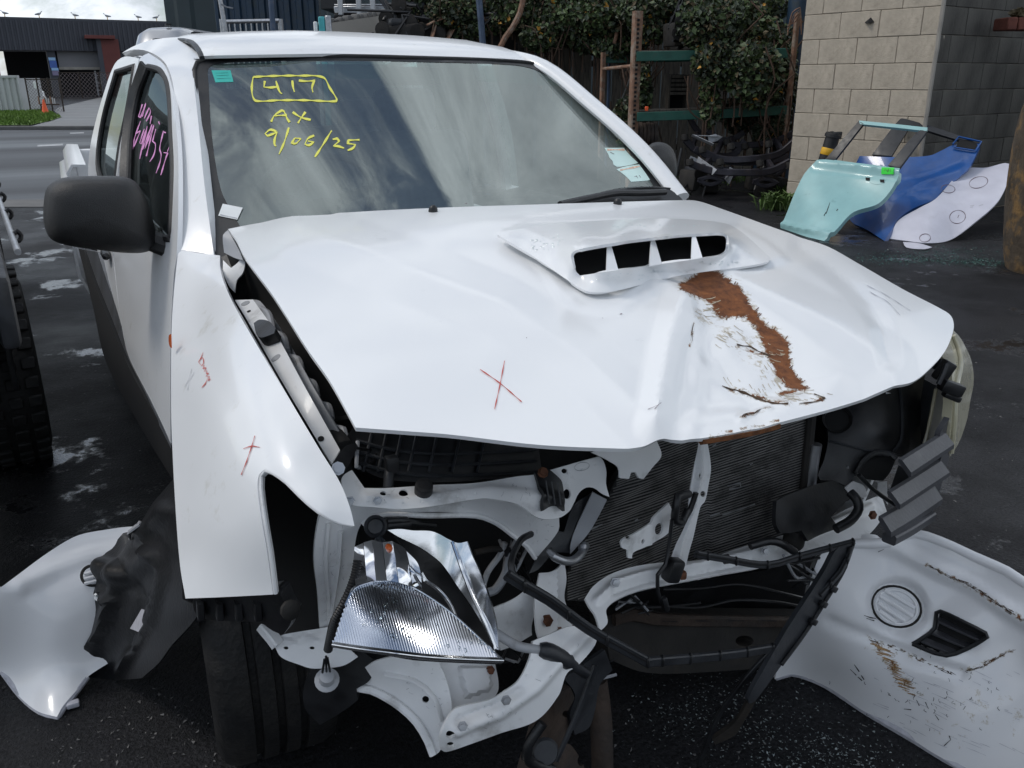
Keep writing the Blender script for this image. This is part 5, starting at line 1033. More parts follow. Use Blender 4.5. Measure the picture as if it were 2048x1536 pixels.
# scoop
hz = lambda x, y: HS0.p(x, y)[2]+.0065
sc_pts = [(995, 469, .005), (1019, 460, .006), (1100, 449, .006), (1200, 441, .006), (1300, 437, .006), (1400, 440, .006), (1460, 450, .005), (1490, 466, .005), (1540, 515, .004), (1500, 531, .004), (1350, 553, .004), (1215, 583, .004), (1170, 581, .004), (1138, 562, .004), (1070, 515, .005),
          (1160, 497, .040), (1240, 484, .046), (1330, 472, .047), (1420, 465, .044), (1450, 467, .038), (1165, 553, .008), (1300, 533, .008), (1455, 510, .008), (1143, 512, .028), (1460, 487, .026), (1130, 477, .024), (1260, 462, .030), (1400, 452, .024), (1105, 505, .013), (1020, 472, .007), (1075, 510, .008), (1140, 552, .009), (1200, 574, .007), (1350, 546, .006), (1480, 526, .006), (1520, 513, .006), (1040, 492, .005), (1105, 540, .005), (1180, 570, .008)]
SS = Surf([(x, y, 'z', hz(x, y)+h) for x, y, h in sc_pts])
sc_out = [(995, 469), (1006, 463), (1030, 459), (1100, 449), (1200, 441), (1300, 437), (1400, 440), (1455, 448), (1478, 460), (1500, 478), (1541, 516), (1538, 522), (1500, 531), (1350, 553), (1240, 580), (1205, 585), (1170, 581), (1138, 562), (1070, 515)]
op = [(1142, 512), (1147, 503), (1165, 497), (1240, 484), (1330, 472.5), (1420, 466), (1448, 467), (1456, 474), (1457, 492), (1453, 504), (1430, 512), (1300, 531), (1160, 551), (1150, 540)]
scp = panel('bonnet_scoop', sc_out, SS, M['paint'], hood, holes=[op], step=9, th=.006, angle=60)
opx = [(1120, 512), (1135, 495), (1240, 478), (1330, 466), (1430, 458), (1470, 464), (1475, 495), (1453, 512), (1300, 538), (1160, 560), (1140, 552)]
panel('intake_opening', opx, offs(HS, .002), M['void'], scp, step=16, th=.001)
for q in ([(1215, 489), (1222, 488), (1237, 541), (1213, 544)], [(1303, 477), (1309, 476), (1324, 528), (1299, 532)], [(1384, 469), (1390, 468), (1405, 515), (1382, 519)]):
    zt_, zb_ = SS.p(*q[0])[2]-.004, SS.p(*q[2])[2]; panel('intake_vane', q, S3((q[0][0], q[0][1], 'z', zt_), (q[1][0], q[1][1], 'z', zt_), (q[2][0], q[2][1], 'z', zb_), (q[3][0], q[3][1], 'z', zb_)), M['paint'], scp, step=10, th=.004, raw=False)
# water drops on the scoop
V = []; Fc = []; r_ = np.random.default_rng(3); ii = 0
base = [(math.cos(a)*rr, math.sin(a)*rr, hh) for rr, hh in ((1, 0), (.75, .35), (.35, .5)) for a in np.linspace(0, 6.283, 7)[:-1]]+[(0, 0, .55)]
def drops(surf, spots, n, s0, s1, name, parent, seed):
    r = np.random.default_rng(seed); V = []; Fc = []
    for i in range(n):
        q = spots[r.integers(len(spots))]; x, y = r.uniform(q[0], q[2]), r.uniform(q[1], q[3]); p = surf([[x, y]])[0]; s = r.uniform(s0, s1); k = len(V); V += [p+np.array(b)*s*[1, 1, .8] for b in base]
        for a in range(2): Fc += [(k+a*6+j, k+a*6+(j+1) % 6, k+a*6+6+(j+1) % 6, k+a*6+6+j) for j in range(6)]
        Fc += [(k+12+j, k+12+(j+1) % 6, k+18) for j in range(6)]
    return mesh(name, V, Fc, M['chrome'], parent)
M['drop'] = glass_mat('water', (.95, .96, .97), 0.0, 1.5)
d = drops(SS, [(1190, 545, 1300, 560), (1300, 538, 1400, 545), (1400, 522, 1480, 530), (1060, 470, 1130, 500), (1150, 450, 1400, 455)], 130, .0015, .004, 'water_drops', scp, 5); d.data.materials[0] = M['drop']; d['kind'] = 'stuff'

# ------------------------------------------------------------------ driver's side wing (fender)
FS = S3((357, 499, 'v', 1.42), (440, 512, 'v', 1.30), (475, 620, 'z', 1.07), (520, 700, 'z', 1.045), (580, 800, 'z', 1.01), (640, 900, 'z', .965), (680, 965, 'z', .93), (708, 1050, 'v', .22), (343, 650, 'v', 1.15), (343, 800, 'v', .90), (347, 950, 'v', .70), (355, 1100, 'v', .56), (370, 1197, 'v', .48), (545, 1190, 'v', .30), (530, 940, 'v', .35), (640, 1025, 'v', .24), (430, 1050, 'v', .44), (440, 800, 'v', .62), (400, 620, 'v', 1.08),
        disp=lambda X: .003*sm(1-pld(X, [(430, 640), (470, 730), (520, 830), (580, 920)])/55))
fen = panel('wing', [(357, 499), (400, 506), (440, 511), (441, 540), (452, 575), (475, 622), (520, 700), (580, 800), (640, 900), (680, 965), (700, 1015), (709, 1052), (680, 1046), (640, 1025), (600, 990), (575, 965), (545, 945), (530, 938), (518, 950), (515, 975), (523, 1040), (535, 1110), (546, 1189), (450, 1194), (371, 1197), (360, 1130), (350, 1000), (343, 850), (342, 750), (344, 640), (350, 560)], FS, M['paint'], TK, step=10, th=.010, angle=60)
sweep('wing_flange', [FS.p(x, y, -.006) for x, y in ((706, 1048), (678, 1043), (638, 1022), (598, 988), (573, 963), (545, 944), (529, 939), (518, 951), (517, 976), (525, 1040), (537, 1110), (547, 1188))], rect(.006, .012, .3), M['paint_in'], fen, .02)
strokes('red_cross', [[(488, 898), (505, 893), (522, 896)], [(512, 873), (505, 893), (494, 925), (484, 950)]], FS, 2., M['redpen'], fen)
z4 = lambda x, y: (x*.3418, 480+y*.3418)
W4 = lambda *p: [z4(*q) for q in p]
strokes('red_writing', [W4((1192, 660), (1175, 700), (1165, 715), (1180, 735)), W4((1175, 700), (1190, 690), (1195, 720), (1180, 740), (1200, 735), (1190, 755), (1210, 748), (1198, 772), (1215, 765), (1210, 785), (1225, 780), (1208, 800), (1230, 800), (1222, 825), (1235, 815)), W4((1225, 800), (1205, 840), (1185, 865), (1210, 840))], FS, 1.3, M['redpen'], fen)
strokes('pale_cross', [W4((1125, 755), (1110, 810), (1085, 860)), W4((1140, 775), (1115, 820), (1100, 880))], FS, .8, M['labelw'], fen)
panel('side_repeater', [(338, 670), (341, 668), (342, 696), (339, 692), (337, 680)], S3((338, 668, 'v', 1.02), (344, 664, 'v', 1.0), (344, 700, 'v', 1.0), (337, 690, 'v', 1.03)), M['amber'], fen, step=6, th=.002)
panel('retainer', [(386, 1197), (450, 1194), (546, 1186), (560, 1190), (572, 1215), (586, 1232), (580, 1250), (566, 1270), (546, 1262), (520, 1246), (470, 1243), (400, 1236), (388, 1220)], S3((386, 1197, 'v', .49), (546, 1188, 'v', .31), (586, 1240, 'v', .30), (400, 1236, 'v', .49), (560, 1268, 'v', .32)), M['black'], TK, step=12, th=.03)
for i in range(4): bar('retainer_clip', [at(400+i*38, 1203, 'v', .465-.04*i), at(402+i*38, 1236, 'v', .465-.04*i)], .012, .02, M['black'], TK, .02)
lathe('retainer_bolt', [(0, 0), (.016, 0), (.017, .008), (.01, .012), (0, .013)], at(578, 1218, 'v', .29), (.3, -1, .2), M['frame'], TK, 10)

# gap between wing and bonnet: rail, stops, hinge
RSf = S3((472, 601, 'z', 1.04), (505, 600, 'z', 1.045), (600, 770, 'z', 1.0), (560, 758, 'z', .99), (679, 900, 'z', .925), (663, 926, 'z', .915))
rl = panel('inner_rail', [(470, 600), (506, 599), (545, 655), (605, 765), (680, 900), (664, 928), (640, 890), (560, 756), (500, 650)], RSf, M['grey_in'], TK, step=12, th=.006)
rl.data.materials[0] = M['paint_in']
for x, y, r in ((498, 623, 5), (642, 878, 6)): lathe('rail_hole', [(0, .0003), (r*.0009, .0005), (r*.0009, .0012), (0, .0014)], RSf.p(x, y), RSf.normal([[x, y]])[0], M['void'], rl, 14)
for x, y in ((491, 607), (552, 716)): lathe('rail_dimple', [(.011, -.002), (.010, .001), (.006, .002), (.0, .001)], RSf.p(x, y), RSf.normal([[x, y]])[0], M['grey_in'], rl, 14)
panel('rail_stop', [(518, 663), (530, 656), (550, 660), (563, 674), (560, 684), (535, 692), (525, 686)], offs(RSf, .022), M['black'], TK, step=7, th=.022)
panel('inner_ledge', [(506, 599), (520, 602), (560, 655), (622, 765), (692, 890), (684, 900), (680, 898), (605, 763), (546, 655)], S3((506, 599, 'z', 1.03), (620, 765, 'z', .985), (690, 892, 'z', .91), (546, 655, 'z', 1.0), (684, 900, 'z', .90), (560, 655, 'z', 1.0)), M['grey_in'], TK, step=12, th=.004)
for i in range(6):
    t = i/5; p = at(520+150*t, 618+240*t, 'z', 1.03-.11*t); q = at(545+145*t, 658+225*t, 'z', 1.02-.11*t); sweep('seal_lip', [p, (p+q)/2+[0.006, 0, .008], q], circ(.008, 8), M['grey_in'], TK, .01)
hb = S3((445, 515, 'v', 1.26), (490, 520, 'v', 1.22), (470, 595, 'z', 1.02), (455, 560, 'v', 1.2))
panel('hinge_bracket', [(446, 520), (462, 536), (478, 522), (484, 500), (490, 520), (486, 545), (474, 560), (470, 585), (460, 575), (452, 560), (446, 545)], hb, M['paint_in'], TK, step=8, th=.005)
panel('hinge_leaf', [(446, 470), (456, 460), (478, 500), (486, 520), (470, 516), (448, 505)], S3((446, 470, 'v', 1.30), (456, 460, 'v', 1.31), (486, 520, 'v', 1.2), (448, 505, 'v', 1.28)), M['grey_in'], TK, step=8, th=.006)
panel('gap_floor', [(440, 512), (500, 500), (560, 600), (640, 740), (720, 870), (720, 960), (690, 960), (640, 880), (560, 760), (480, 640), (446, 560)], S3((440, 520, 'v', 1.36), (500, 520, 'v', 1.2), (640, 760, 'z', .86), (720, 880, 'z', .78), (690, 960, 'z', .78), (560, 760, 'z', .88), (480, 640, 'z', .95)), M['void'], TK, step=22, th=.004)
panel('bonnet_stay_bracket', [(662, 931), (690, 893), (712, 886), (716, 893), (702, 922), (688, 947), (668, 948)], S3((662, 931, 'v', .32), (712, 886, 'v', .36), (688, 947, 'v', .31), (700, 920, 'v', .33)), M['black'], TK, step=8, th=.016)
lathe('bracket_bolt', [(.011, 0), (.011, .004), (.007, .004), (.007, .009), (0, .009)], at(676, 937, 'v', .312), (-.2, -1, .5), M['steel'], TK, 8)

# ------------------------------------------------------------------ engine bay and front structure
eb = box('engine', (.02, .95, .72), (.62, .62, .45), M['void'], TK, bev=.05)
box('engine_cover', (.02, .80, .96), (.5, .4, .06), M['black'], eb, bev=.03); box('firewall', (0, 1.24, .8), (1.36, .03, .55), M['void'], TK)
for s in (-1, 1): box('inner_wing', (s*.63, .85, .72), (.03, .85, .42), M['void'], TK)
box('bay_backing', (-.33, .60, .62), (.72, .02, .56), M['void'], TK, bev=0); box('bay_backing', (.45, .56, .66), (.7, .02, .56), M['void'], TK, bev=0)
IC = S3((700, 880, 'v', .46), (1070, 895, 'v', .48), (720, 940, 'v', .42), (1070, 950, 'v', .44), (880, 915, 'v', .40))
ic = panel('intake_duct', [(686, 884), (715, 850), (800, 856), (900, 862), (1075, 880), (1085, 950), (1000, 956), (900, 964), (800, 962), (745, 950), (716, 928)], IC, M['black'], TK, step=16, th=.03)
for k in range(3):
    sweep('duct_rib', [IC.p(x, y+k*22, .004) for x, y in ((712, 882), (780, 900), (860, 908), (960, 906), (1070, 900))], circ(.0035, 6), M['greyblack'], ic, .02)
for x in (735, 765, 795, 825, 865, 910, 960): sweep('duct_rib', [IC.p(x+8, 868, .004), IC.p(x, 905, .005), IC.p(x-9, 945, .004)], circ(.003, 6), M['greyblack'], ic, .02)
tube('rubber_pipe', [at(781, 932, 'v', .38), at(778, 950, 'v', .37), at(776, 975, 'v', .36)], .009, M['greyblack'], TK, 10, .01); box('pipe_clip', at(783, 928, 'v', .375), (.022, .02, .03), M['black'], TK, bev=.004)

UBf = S3((685, 955, 'v', .36), (690, 1000, 'v', .34), (860, 968, 'v', .345), (860, 1012, 'v', .30), (1000, 956, 'v', .34), (1000, 1003, 'v', .285), (1120, 935, 'v', .32), (1110, 1034, 'v', .28), (1212, 920, 'v', .32), (1214, 992, 'v', .31),
         disp=lambda X: .008*sm(1-pld(X, [(730, 996), (800, 1003), (861, 997), (949, 985), (980, 982), (1060, 990), (1110, 1000)])/16))
ub = panel('upper_support_beam', [(683, 960), (690, 948), (704, 940), (729, 976), (773, 976), (861, 970), (949, 966), (1037, 952.5), (1070, 949), (1097, 941), (1150, 926), (1199, 913), (1207, 922), (1213, 944), (1212, 967), (1219, 994), (1205, 988), (1190, 977), (1173, 975), (1158, 986), (1147, 1008), (1138, 1023), (1117, 1036), (1078, 1036), (1037, 1009), (978, 997), (949, 999), (861, 1013), (802, 1018), (744, 1014), (700, 1008), (688, 985)], UBf, M['paint_in'], TK,
           holes=[ell(766, 988, 6.5, 6), ell(807, 987, 9.5, 8.5), ell(1129, 942, 6, 5), ell(1134, 988, 7.5, 10)], step=9, th=.004, angle=50)
lathe('rubber_stop', [(.014, 0), (.0155, .004), (.0155, .02), (.0145, .024), (.010, .025), (0, .0245)], UBf.p(846, 988), (-.1, -.55, 1), M['rubber'], TK, 18)
strokes('stamped_ring', [ell(1163, 933, 15, 8, -.2)], UBf, 1.3, M['grey_in'], ub)
panel('black_clip_bracket', [(1066, 947), (1090, 940), (1108, 952), (1118, 965), (1121, 1023), (1111, 1016), (1095, 1014), (1078, 1024), (1075, 985), (1070, 965)], offs(UBf, .012), M['black'], TK, step=8, th=.008)
for i in range(3): sweep('bracket_rib', [UBf.p(1083+i*11, 968, .021), UBf.p(1084+i*11, 1012, .021)], circ(.0016, 5), M['greyblack'], TK, .01)
lathe('bracket_bolt', [(.010, 0), (.010, .004), (.006, .004), (.006, .009), (0, .009)], UBf.p(1082, 950, .012), (-.2, -.9, .8), M['bolt'], TK, 8)
HBf = S3((638, 1037, 'v', .36), (700, 1008, 'v', .37), (861, 1015, 'v', .345), (978, 998, 'v', .33), (1078, 1036, 'v', .33), (1117, 1037, 'v', .34), (1072, 1111, 'v', .36), (640, 1256, 'v', .38), (700, 1170, 'v', .37), (1000, 1043, 'v', .36))
panel('headlight_bucket', [(638, 1037), (655, 1000), (700, 1004), (744, 1013), (802, 1017), (861, 1012), (949, 998), (978, 996), (1037, 1008), (1078, 1035), (1118, 1036), (1117, 1061), (1076, 1113), (1069, 1111), (1051, 1087), (1022, 1064), (993, 1043), (949, 1027), (773, 1025), (744, 1030), (724, 1046), (713, 1072), (706, 1128), (700, 1172), (680, 1215), (664, 1250), (656, 1264), (640, 1258), (635, 1187), (628, 1114)], HBf, M['paint_in'], TK, step=10, th=.005, angle=50)
sweep('bucket_lip', [HBf.p(x, y, .004) for x, y in ((1069, 1113), (1051, 1088), (1022, 1065), (993, 1044), (949, 1028), (860, 1028), (773, 1026), (744, 1031), (724, 1047))], circ(.005, 7), M['paint_in'], TK, .02)
sweep('panel_seam', [HBf.p(x, y, .003) for x, y in ((655, 1045), (650, 1120), (656, 1200), (660, 1250))], circ(.004, 6), M['paint_in'], TK, .02)
INf = S3((985, 1215, 'v', .36), (1060, 1180, 'v', .37), (1067, 1272, 'v', .34), (1000, 1298, 'v', .34), disp=lambda X: .008*np.sin((X[:, 1]-1180)/17.))
panel('inner_panel', [(985, 1214), (1010, 1203), (1035, 1190), (1053, 1178), (1066, 1192), (1067, 1272), (1029, 1290), (1000, 1299), (989, 1262)], INf, M['paint_in'], TK, step=8, th=.004)
BKf = S3((1079, 1146, 'v', .37), (1129, 1125, 'v', .38), (1144, 1260, 'v', .32), (1079, 1281, 'v', .30), (1070, 1202, 'v', .33), disp=lambda X: .006*sm(1-np.abs(X[:, 0]-1112)/9))
panel('radiator_side_bracket', [(1079, 1146), (1103, 1143), (1129, 1124), (1133, 1158), (1129, 1196), (1140, 1230), (1145, 1256), (1140, 1268), (1111, 1272), (1108, 1284), (1079, 1281), (1073, 1260), (1070, 1202)], BKf, M['paint_in'], TK, step=8, th=.004)
lathe('rusty_bolt', [(.013, 0), (.013, .003), (.008, .003), (.008, .011), (0, .012)], BKf.p(1093, 1241), (-.3, -1, .3), M['bolt'], TK, 6)
panel('paper_tag', [(1079, 1272), (1104, 1270), (1105, 1284), (1094, 1282), (1092, 1278), (1080, 1280)], offs(BKf, .008), M['sticker_white'], TK, step=7, th=.0008)
panel('air_deflector', [(1185, 985), (1214, 1000), (1196, 1035), (1176, 1068), (1141, 1108), (1141, 1090), (1150, 1060)], S3((1185, 985, 'v', .37), (1214, 1000, 'v', .36), (1141, 1108, 'v', .36), (1150, 1060, 'v', .38)), M['grey_in'], TK, step=9, th=.004)
panel('rubber_flap', [(1148, 1010), (1185, 986), (1184, 1020), (1160, 1035), (1147, 1062), (1141, 1106), (1108, 1107), (1075, 1140), (1058, 1147), (1072, 1120), (1112, 1062), (1128, 1064)], S3((1148, 1010, 'v', .39), (1185, 986, 'v', .39), (1058, 1147, 'v', .36), (1141, 1106, 'v', .37), (1112, 1062, 'v', .39)), M['greyblack'], TK, step=10, th=.004)
tube('alloy_pipe', [at(1100, 1103, 'v', .35), at(1108, 1113, 'v', .33), at(1125, 1121, 'v', .325), at(1146, 1121, 'v', .33), at(1162, 1108, 'v', .34), at(1171, 1090, 'v', .36)], .0085, M['steel'], TK, 10, .008)
lathe('pipe_union', [(.0, 0), (.0095, .001), (.0095, .009), (.0, .010)], at(1166, 1100, 'v', .343), (.3, .5, .6), M['steel'], TK, 12)
# radiator
RS_ = S3((1618, 828, 'v', .42), (1600, 1000, 'v', .41), (1420, 880, 'v', .44), (1420, 1000, 'v', .43), (1420, 1100, 'v', .42), (1310, 890, 'v', .47), (1240, 980, 'v', .475), (1200, 1060, 'v', .47), (1300, 1050, 'v', .455), (1135, 1150, 'v', .45), (1140, 1200, 'v', .44), (1600, 1080, 'v', .40))
rad_o = [(1129, 1200), (1135, 1143), (1160, 1095), (1190, 1040), (1215, 995), (1240, 945), (1300, 880), (1420, 862), (1520, 845), (1622, 815), (1614, 900), (1606, 980), (1598, 1060), (1500, 1100), (1400, 1130), (1260, 1150), (1180, 1200)]
rad = panel('condenser', rad_o, RS_, M['alloy'], TK, step=14, th=.02); rad.data.materials[0] = mat('condenser_fins', (.05, .049, .048), .55, .5, var=.5, scale=160, bump=.5, bscale=300, col2=(.025, .024, .023), c2=(.45, .6), c2scale=9)
V = []; Fc = []
RS2 = lambda X, off: RS_(X)-(RS_(X)-CAM)/np.linalg.norm(RS_(X)-CAM, axis=1)[:, None]*off
wob = lambda x, k: 4*np.sin((x-1150)/70.+k*.05)*(x < 1420)+1.6*np.sin(x/23.+k*.9)*np.exp(-((x-1270)/70.)**2)+.5*np.sin(x/17.+k*1.7)*((x > 1400) & (x < 1530))
for k in range(-28, 54):
    xs = np.arange(1128, 1622, 7.); ys = 980+k*5.2-.33*(xs-1400)-.10*np.clip(1400-xs, 0, 400)*-.35+wob(xs, k); X = np.c_[xs, ys]; ins = inpoly(X, rad_o)
    A = RS2(X-[0, 1.0], .005); B = RS2(X+[0, 1.0], .005); C2 = RS2(X+[0, 1.6], .0)
    for i in range(len(xs)-1):
        if ins[i] and ins[i+1]:
            b = len(V); V += [A[i], A[i+1], B[i+1], B[i], C2[i+1], C2[i]]; Fc += [(b, b+1, b+2, b+3), (b+3, b+2, b+4, b+5)]
tag(mesh('cooling_tubes', V, Fc, M['alloy'], rad), kind='stuff')
tag(strokes('bent_fins', [[(1420, 1032), (1440, 1026)], [(1455, 972), (1480, 966), (1482, 975), (1458, 979)], [(1500, 930), (1506, 926)], [(1555, 945), (1568, 940)], [(1425, 893), (1432, 889)], [(1270, 1042), (1276, 1038)], [(1445, 1030), (1470, 1022), (1510, 1008)], [(1180, 1060), (1205, 1048)]], lambda X, o=0: RS2(X, .008), 3, M['steel'], rad, 0), kind='stuff')
sweep('condenser_side_tank', [RS_.p(1620, 815, .006), RS_.p(1612, 900, .006), RS_.p(1604, 985, .006), RS_.p(1597, 1050, .006)], rect(.025, .02, .3), M['frame'], rad, .03)
tube('receiver_drier', [at(1632, 888, 'v', .40), at(1625, 930, 'v', .40), at(1619, 978, 'v', .40)], .014, M['steel'], TK, 14, .02)
# latch strut + bracket
CSf = S3((1404, 876, 'v', .36), (1422, 935, 'v', .34), (1401, 1014, 'v', .32), (1355, 1131, 'v', .31), (1381, 976, 'v', .335), (1395, 900, 'v', .355), disp=lambda X: .010*sm(1-pld(X, [(1398, 876), (1400, 940), (1388, 1010), (1362, 1080), (1350, 1130)])/9))
panel('latch_strut', [(1395, 872), (1413, 872), (1422, 935), (1417, 970), (1410, 1002), (1401, 1014), (1387, 1073), (1378, 1105), (1372, 1133), (1337, 1134), (1351, 1090), (1372, 1037), (1381, 976), (1392, 909)], CSf, M['paint_in'], TK, holes=[ell(1397, 951, 3, 7, .1), ell(1406, 988, 5, 6)], step=3.5, th=.004)
HBr = S3((1243, 1085, 'v', .27), (1264, 1075, 'v', .27), (1337, 1010, 'v', .32), (1340, 1060, 'v', .32), (1293, 1093, 'v', .285), (1261, 1114, 'v', .27), disp=lambda X: .004*sm(1-np.abs(X[:, 0]-1300)/6))
panel('latch_bracket', [(1242, 1084), (1250, 1076), (1264, 1070), (1293, 1052), (1310, 1032), (1338, 1006), (1344, 1023), (1340, 1061), (1328, 1073), (1293, 1093), (1266, 1106), (1264, 1117), (1256, 1116), (1255, 1100), (1244, 1096)], HBr, M['paint_in'], TK, holes=[ell(1318, 1058, 8, 12, .25), ell(1286, 1083, 3, 5, .3), ell(1256, 1076, 5, 3, -.3)], step=6, th=.004)
tube('latch_hose', [at(1378, 988, 'v', .30), at(1356, 992, 'v', .285), at(1352, 1015, 'v', .28), at(1350, 1040, 'v', .285), at(1364, 1046, 'v', .29), at(1375, 1020, 'v', .30)], .008, M['black'], TK, 10, .008)
bar('latch_spring', [at(1392, 985, 'v', .30), at(1380, 1020, 'v', .30), at(1364, 1046, 'v', .29)], .010, .008, M['black'], TK, .02)
tube('bonnet_cable', [at(1344, 1040, 'v', .28), at(1338, 1090, 'v', .28), at(1330, 1130, 'v', .27), at(1315, 1150, 'v', .26), at(1316, 1185, 'v', .26), at(1328, 1215, 'v', .27)], .004, M['black'], TK, 8, .02)
box('sensor_block', at(1346, 1140, 'v', .285), (.035, .03, .05), M['black'], TK, bev=.008, ry=.3); box('sensor_plug', at(1330, 1208, 'v', .26), (.012, .012, .035), M['black'], TK, bev=.003, ry=-.3)
panel('top_mount_tab', [(1184, 905), (1205, 896), (1260, 890), (1313, 880), (1323, 911), (1305, 935), (1287, 958), (1278, 956), (1272, 944), (1262, 945), (1258, 958), (1240, 956), (1238, 936), (1222, 924), (1206, 915)], S3((1184, 905, 'v', .30), (1313, 890, 'v', .34), (1287, 958, 'v', .30), (1240, 956, 'v', .29), (1250, 915, 'v', .30)), M['paint_in'], TK, step=8, th=.004)
# lower crossmember
LCf = S3((1180, 1235, 'v', .24), (1230, 1170, 'v', .30), (1400, 1135, 'v', .34), (1571, 1090, 'v', .36), (1750, 1030, 'v', .40), (1212, 1219, 'v', .25), (1300, 1130, 'v', .335),
         disp=lambda X: .012*sm(1-pld(X, [(1195, 1200), (1230, 1166), (1290, 1148), (1400, 1130), (1500, 1106), (1600, 1075), (1740, 1015)])/13)-.008*sm(1-pld(X, [(1225, 1185), (1290, 1163), (1400, 1145), (1500, 1124)])/8))
panel('lower_crossmember', [(1170, 1196), (1187, 1172), (1220, 1149), (1264, 1134), (1322, 1125), (1410, 1119), (1469, 1099), (1571, 1068), (1640, 1045), (1700, 1015), (1762, 989), (1774, 1024), (1745, 1062), (1722, 1080), (1670, 1095), (1600, 1107), (1521, 1134), (1439, 1149), (1351, 1166), (1278, 1181), (1234, 1199), (1213, 1219), (1215, 1246), (1200, 1262), (1190, 1230), (1178, 1212)], LCf, M['paint_in'], TK, holes=[ell(1320, 1158, 3, 3)], step=4.5, th=.005)
box('rusty_latch_bolt', LCf.p(1362, 1152, .01), (.02, .015, .02), M['bolt'], TK, bev=.005)
# lower beam
LBf = S3((884, 1463, 'v', .19), (914, 1420, 'v', .21), (890, 1503, 'v', .20), (1000, 1420, 'v', .17), (1000, 1467, 'v', .17), (1080, 1360, 'v', .17), (1100, 1420, 'v', .16), (1150, 1260, 'v', .22), (1190, 1280, 'v', .21),
         disp=lambda X: .012*sm(1-pld(X, [(915, 1460), (1000, 1425), (1070, 1375), (1120, 1320), (1170, 1272)])/20)-.006*sm(1-pld(X, [(915, 1437), (985, 1412), (1040, 1380)])/8))
lbm = panel('lower_beam', [(884, 1463), (899, 1431), (914, 1416), (978, 1400), (1010, 1382), (1037, 1361), (1059, 1318), (1066, 1282), (1100, 1268), (1146, 1252), (1194, 1262), (1191, 1288), (1158, 1329), (1134, 1347), (1117, 1391), (1073, 1441), (1000, 1467), (945, 1487), (892, 1504), (881, 1499), (880, 1475)], LBf, M['paint_in'], TK, holes=[ell(900, 1469, 8, 8), ell(901, 1490, 8, 6)], step=5, th=.006, angle=55)
APf = S3((752, 1326, 'v', .32), (875, 1323, 'v', .28), (902, 1420, 'v', .24), (865, 1508, 'v', .24), (802, 1414, 'v', .29), (714, 1374, 'v', .35))
ap = panel('apron_panel', [(729, 1335), (752, 1322), (802, 1312), (875, 1318), (890, 1352), (899, 1384), (903, 1421), (884, 1456), (882, 1499), (871, 1510), (861, 1507), (855, 1481), (832, 1443), (802, 1414), (773, 1393), (744, 1378), (714, 1374), (728, 1364)], APf, M['paint_in'], TK, holes=[ell(851, 1399, 7, 7)], step=9, th=.004)
sweep('apron_flange', [APf.p(x, y, .006) for x, y in ((868, 1506), (858, 1479), (835, 1441), (805, 1412), (775, 1391), (745, 1376), (716, 1371))], rect(.014, .01, .3), M['paint_in'], ap, .02)
BPf = S3((875, 1323, 'v', .30), (987, 1323, 'v', .28), (996, 1378, 'v', .25), (902, 1420, 'v', .25), disp=lambda X: .012*sm(np.clip((sdist(X, [(912, 1330), (980, 1330), (985, 1380), (930, 1398)]))/6., 0, 1)))
panel('beam_mount_panel', [(872, 1310), (987, 1312), (997, 1378), (978, 1402), (914, 1419), (903, 1421), (899, 1384), (890, 1352)], BPf, M['paint_in'], TK, step=7, th=.004)
TRf = S3((547, 1285, 'v', .40), (656, 1254, 'v', .37), (714, 1314, 'v', .33), (562, 1314, 'v', .38), disp=lambda X: .006*sm(1-pld(X, [(560, 1285), (650, 1270)])/8))
panel('bumper_tray', [(520, 1262), (545, 1275), (571, 1268), (656, 1254), (670, 1250), (692, 1290), (716, 1314), (690, 1330), (667, 1335), (624, 1337), (600, 1330), (562, 1314), (547, 1290), (532, 1280)], TRf, M['paint_in'], TK, holes=[ell(572, 1296, 5, 3), ell(624, 1296, 5, 3)], step=8, th=.004)
strut = bar('tray_strut', [at(524, 1250, 'v', .42), at(545, 1275, 'v', .40), at(556, 1290, 'v', .39)], .02, .02, M['paint_in'], TK, .02)
# horn area, foam block
panel('foam_block', [(620, 1345), (660, 1330), (720, 1300), (752, 1322), (740, 1360), (712, 1378), (716, 1400), (690, 1420), (640, 1450), (612, 1420), (606, 1385)], S3((620, 1345, 'v', .37), (752, 1322, 'v', .33), (640, 1450, 'v', .36), (716, 1400, 'v', .33)), M['black'], TK, step=10, th=.05)
lathe('grey_connector', [(.020, 0), (.021, .006), (.014, .010), (.012, .026), (.007, .028), (0, .028)], at(654, 1362, 'v', .315), (-.1, -.6, .9), M['grey_in'], TK, 18)
for a, b in (((645, 1345), (649, 1318)), ((653, 1343), (652, 1312)), ((660, 1343), (655, 1315))): tube('wire', [at(*a, 'v', .30), at((a[0]+b[0])/2, (a[1]+b[1])/2, 'v', .29), at(*b, 'v', .29)], .002, M['black'], TK, 6, .01)
cond = [at(x, y, 'v', v) for x, y, v in ((716, 1120, .27), (710, 1150, .26), (700, 1180, .25), (685, 1212, .245), (669, 1243, .25), (661, 1275, .265), (656, 1300, .28))]
P, T, N_, B = frame_along(spline(cond, .0022)); V = []; m = 10
for i in range(len(P)):
    r = .0078 if i % 2 else .0064; V += [P[i]+(N_[i]*math.cos(6.283*j/m)+B[i]*math.sin(6.283*j/m))*r for j in range(m)]
mesh('wiring_conduit', V, [(i*m+j, i*m+(j+1) % m, (i+1)*m+(j+1) % m, (i+1)*m+j) for i in range(len(P)-1) for j in range(m)], M['black'], TK)

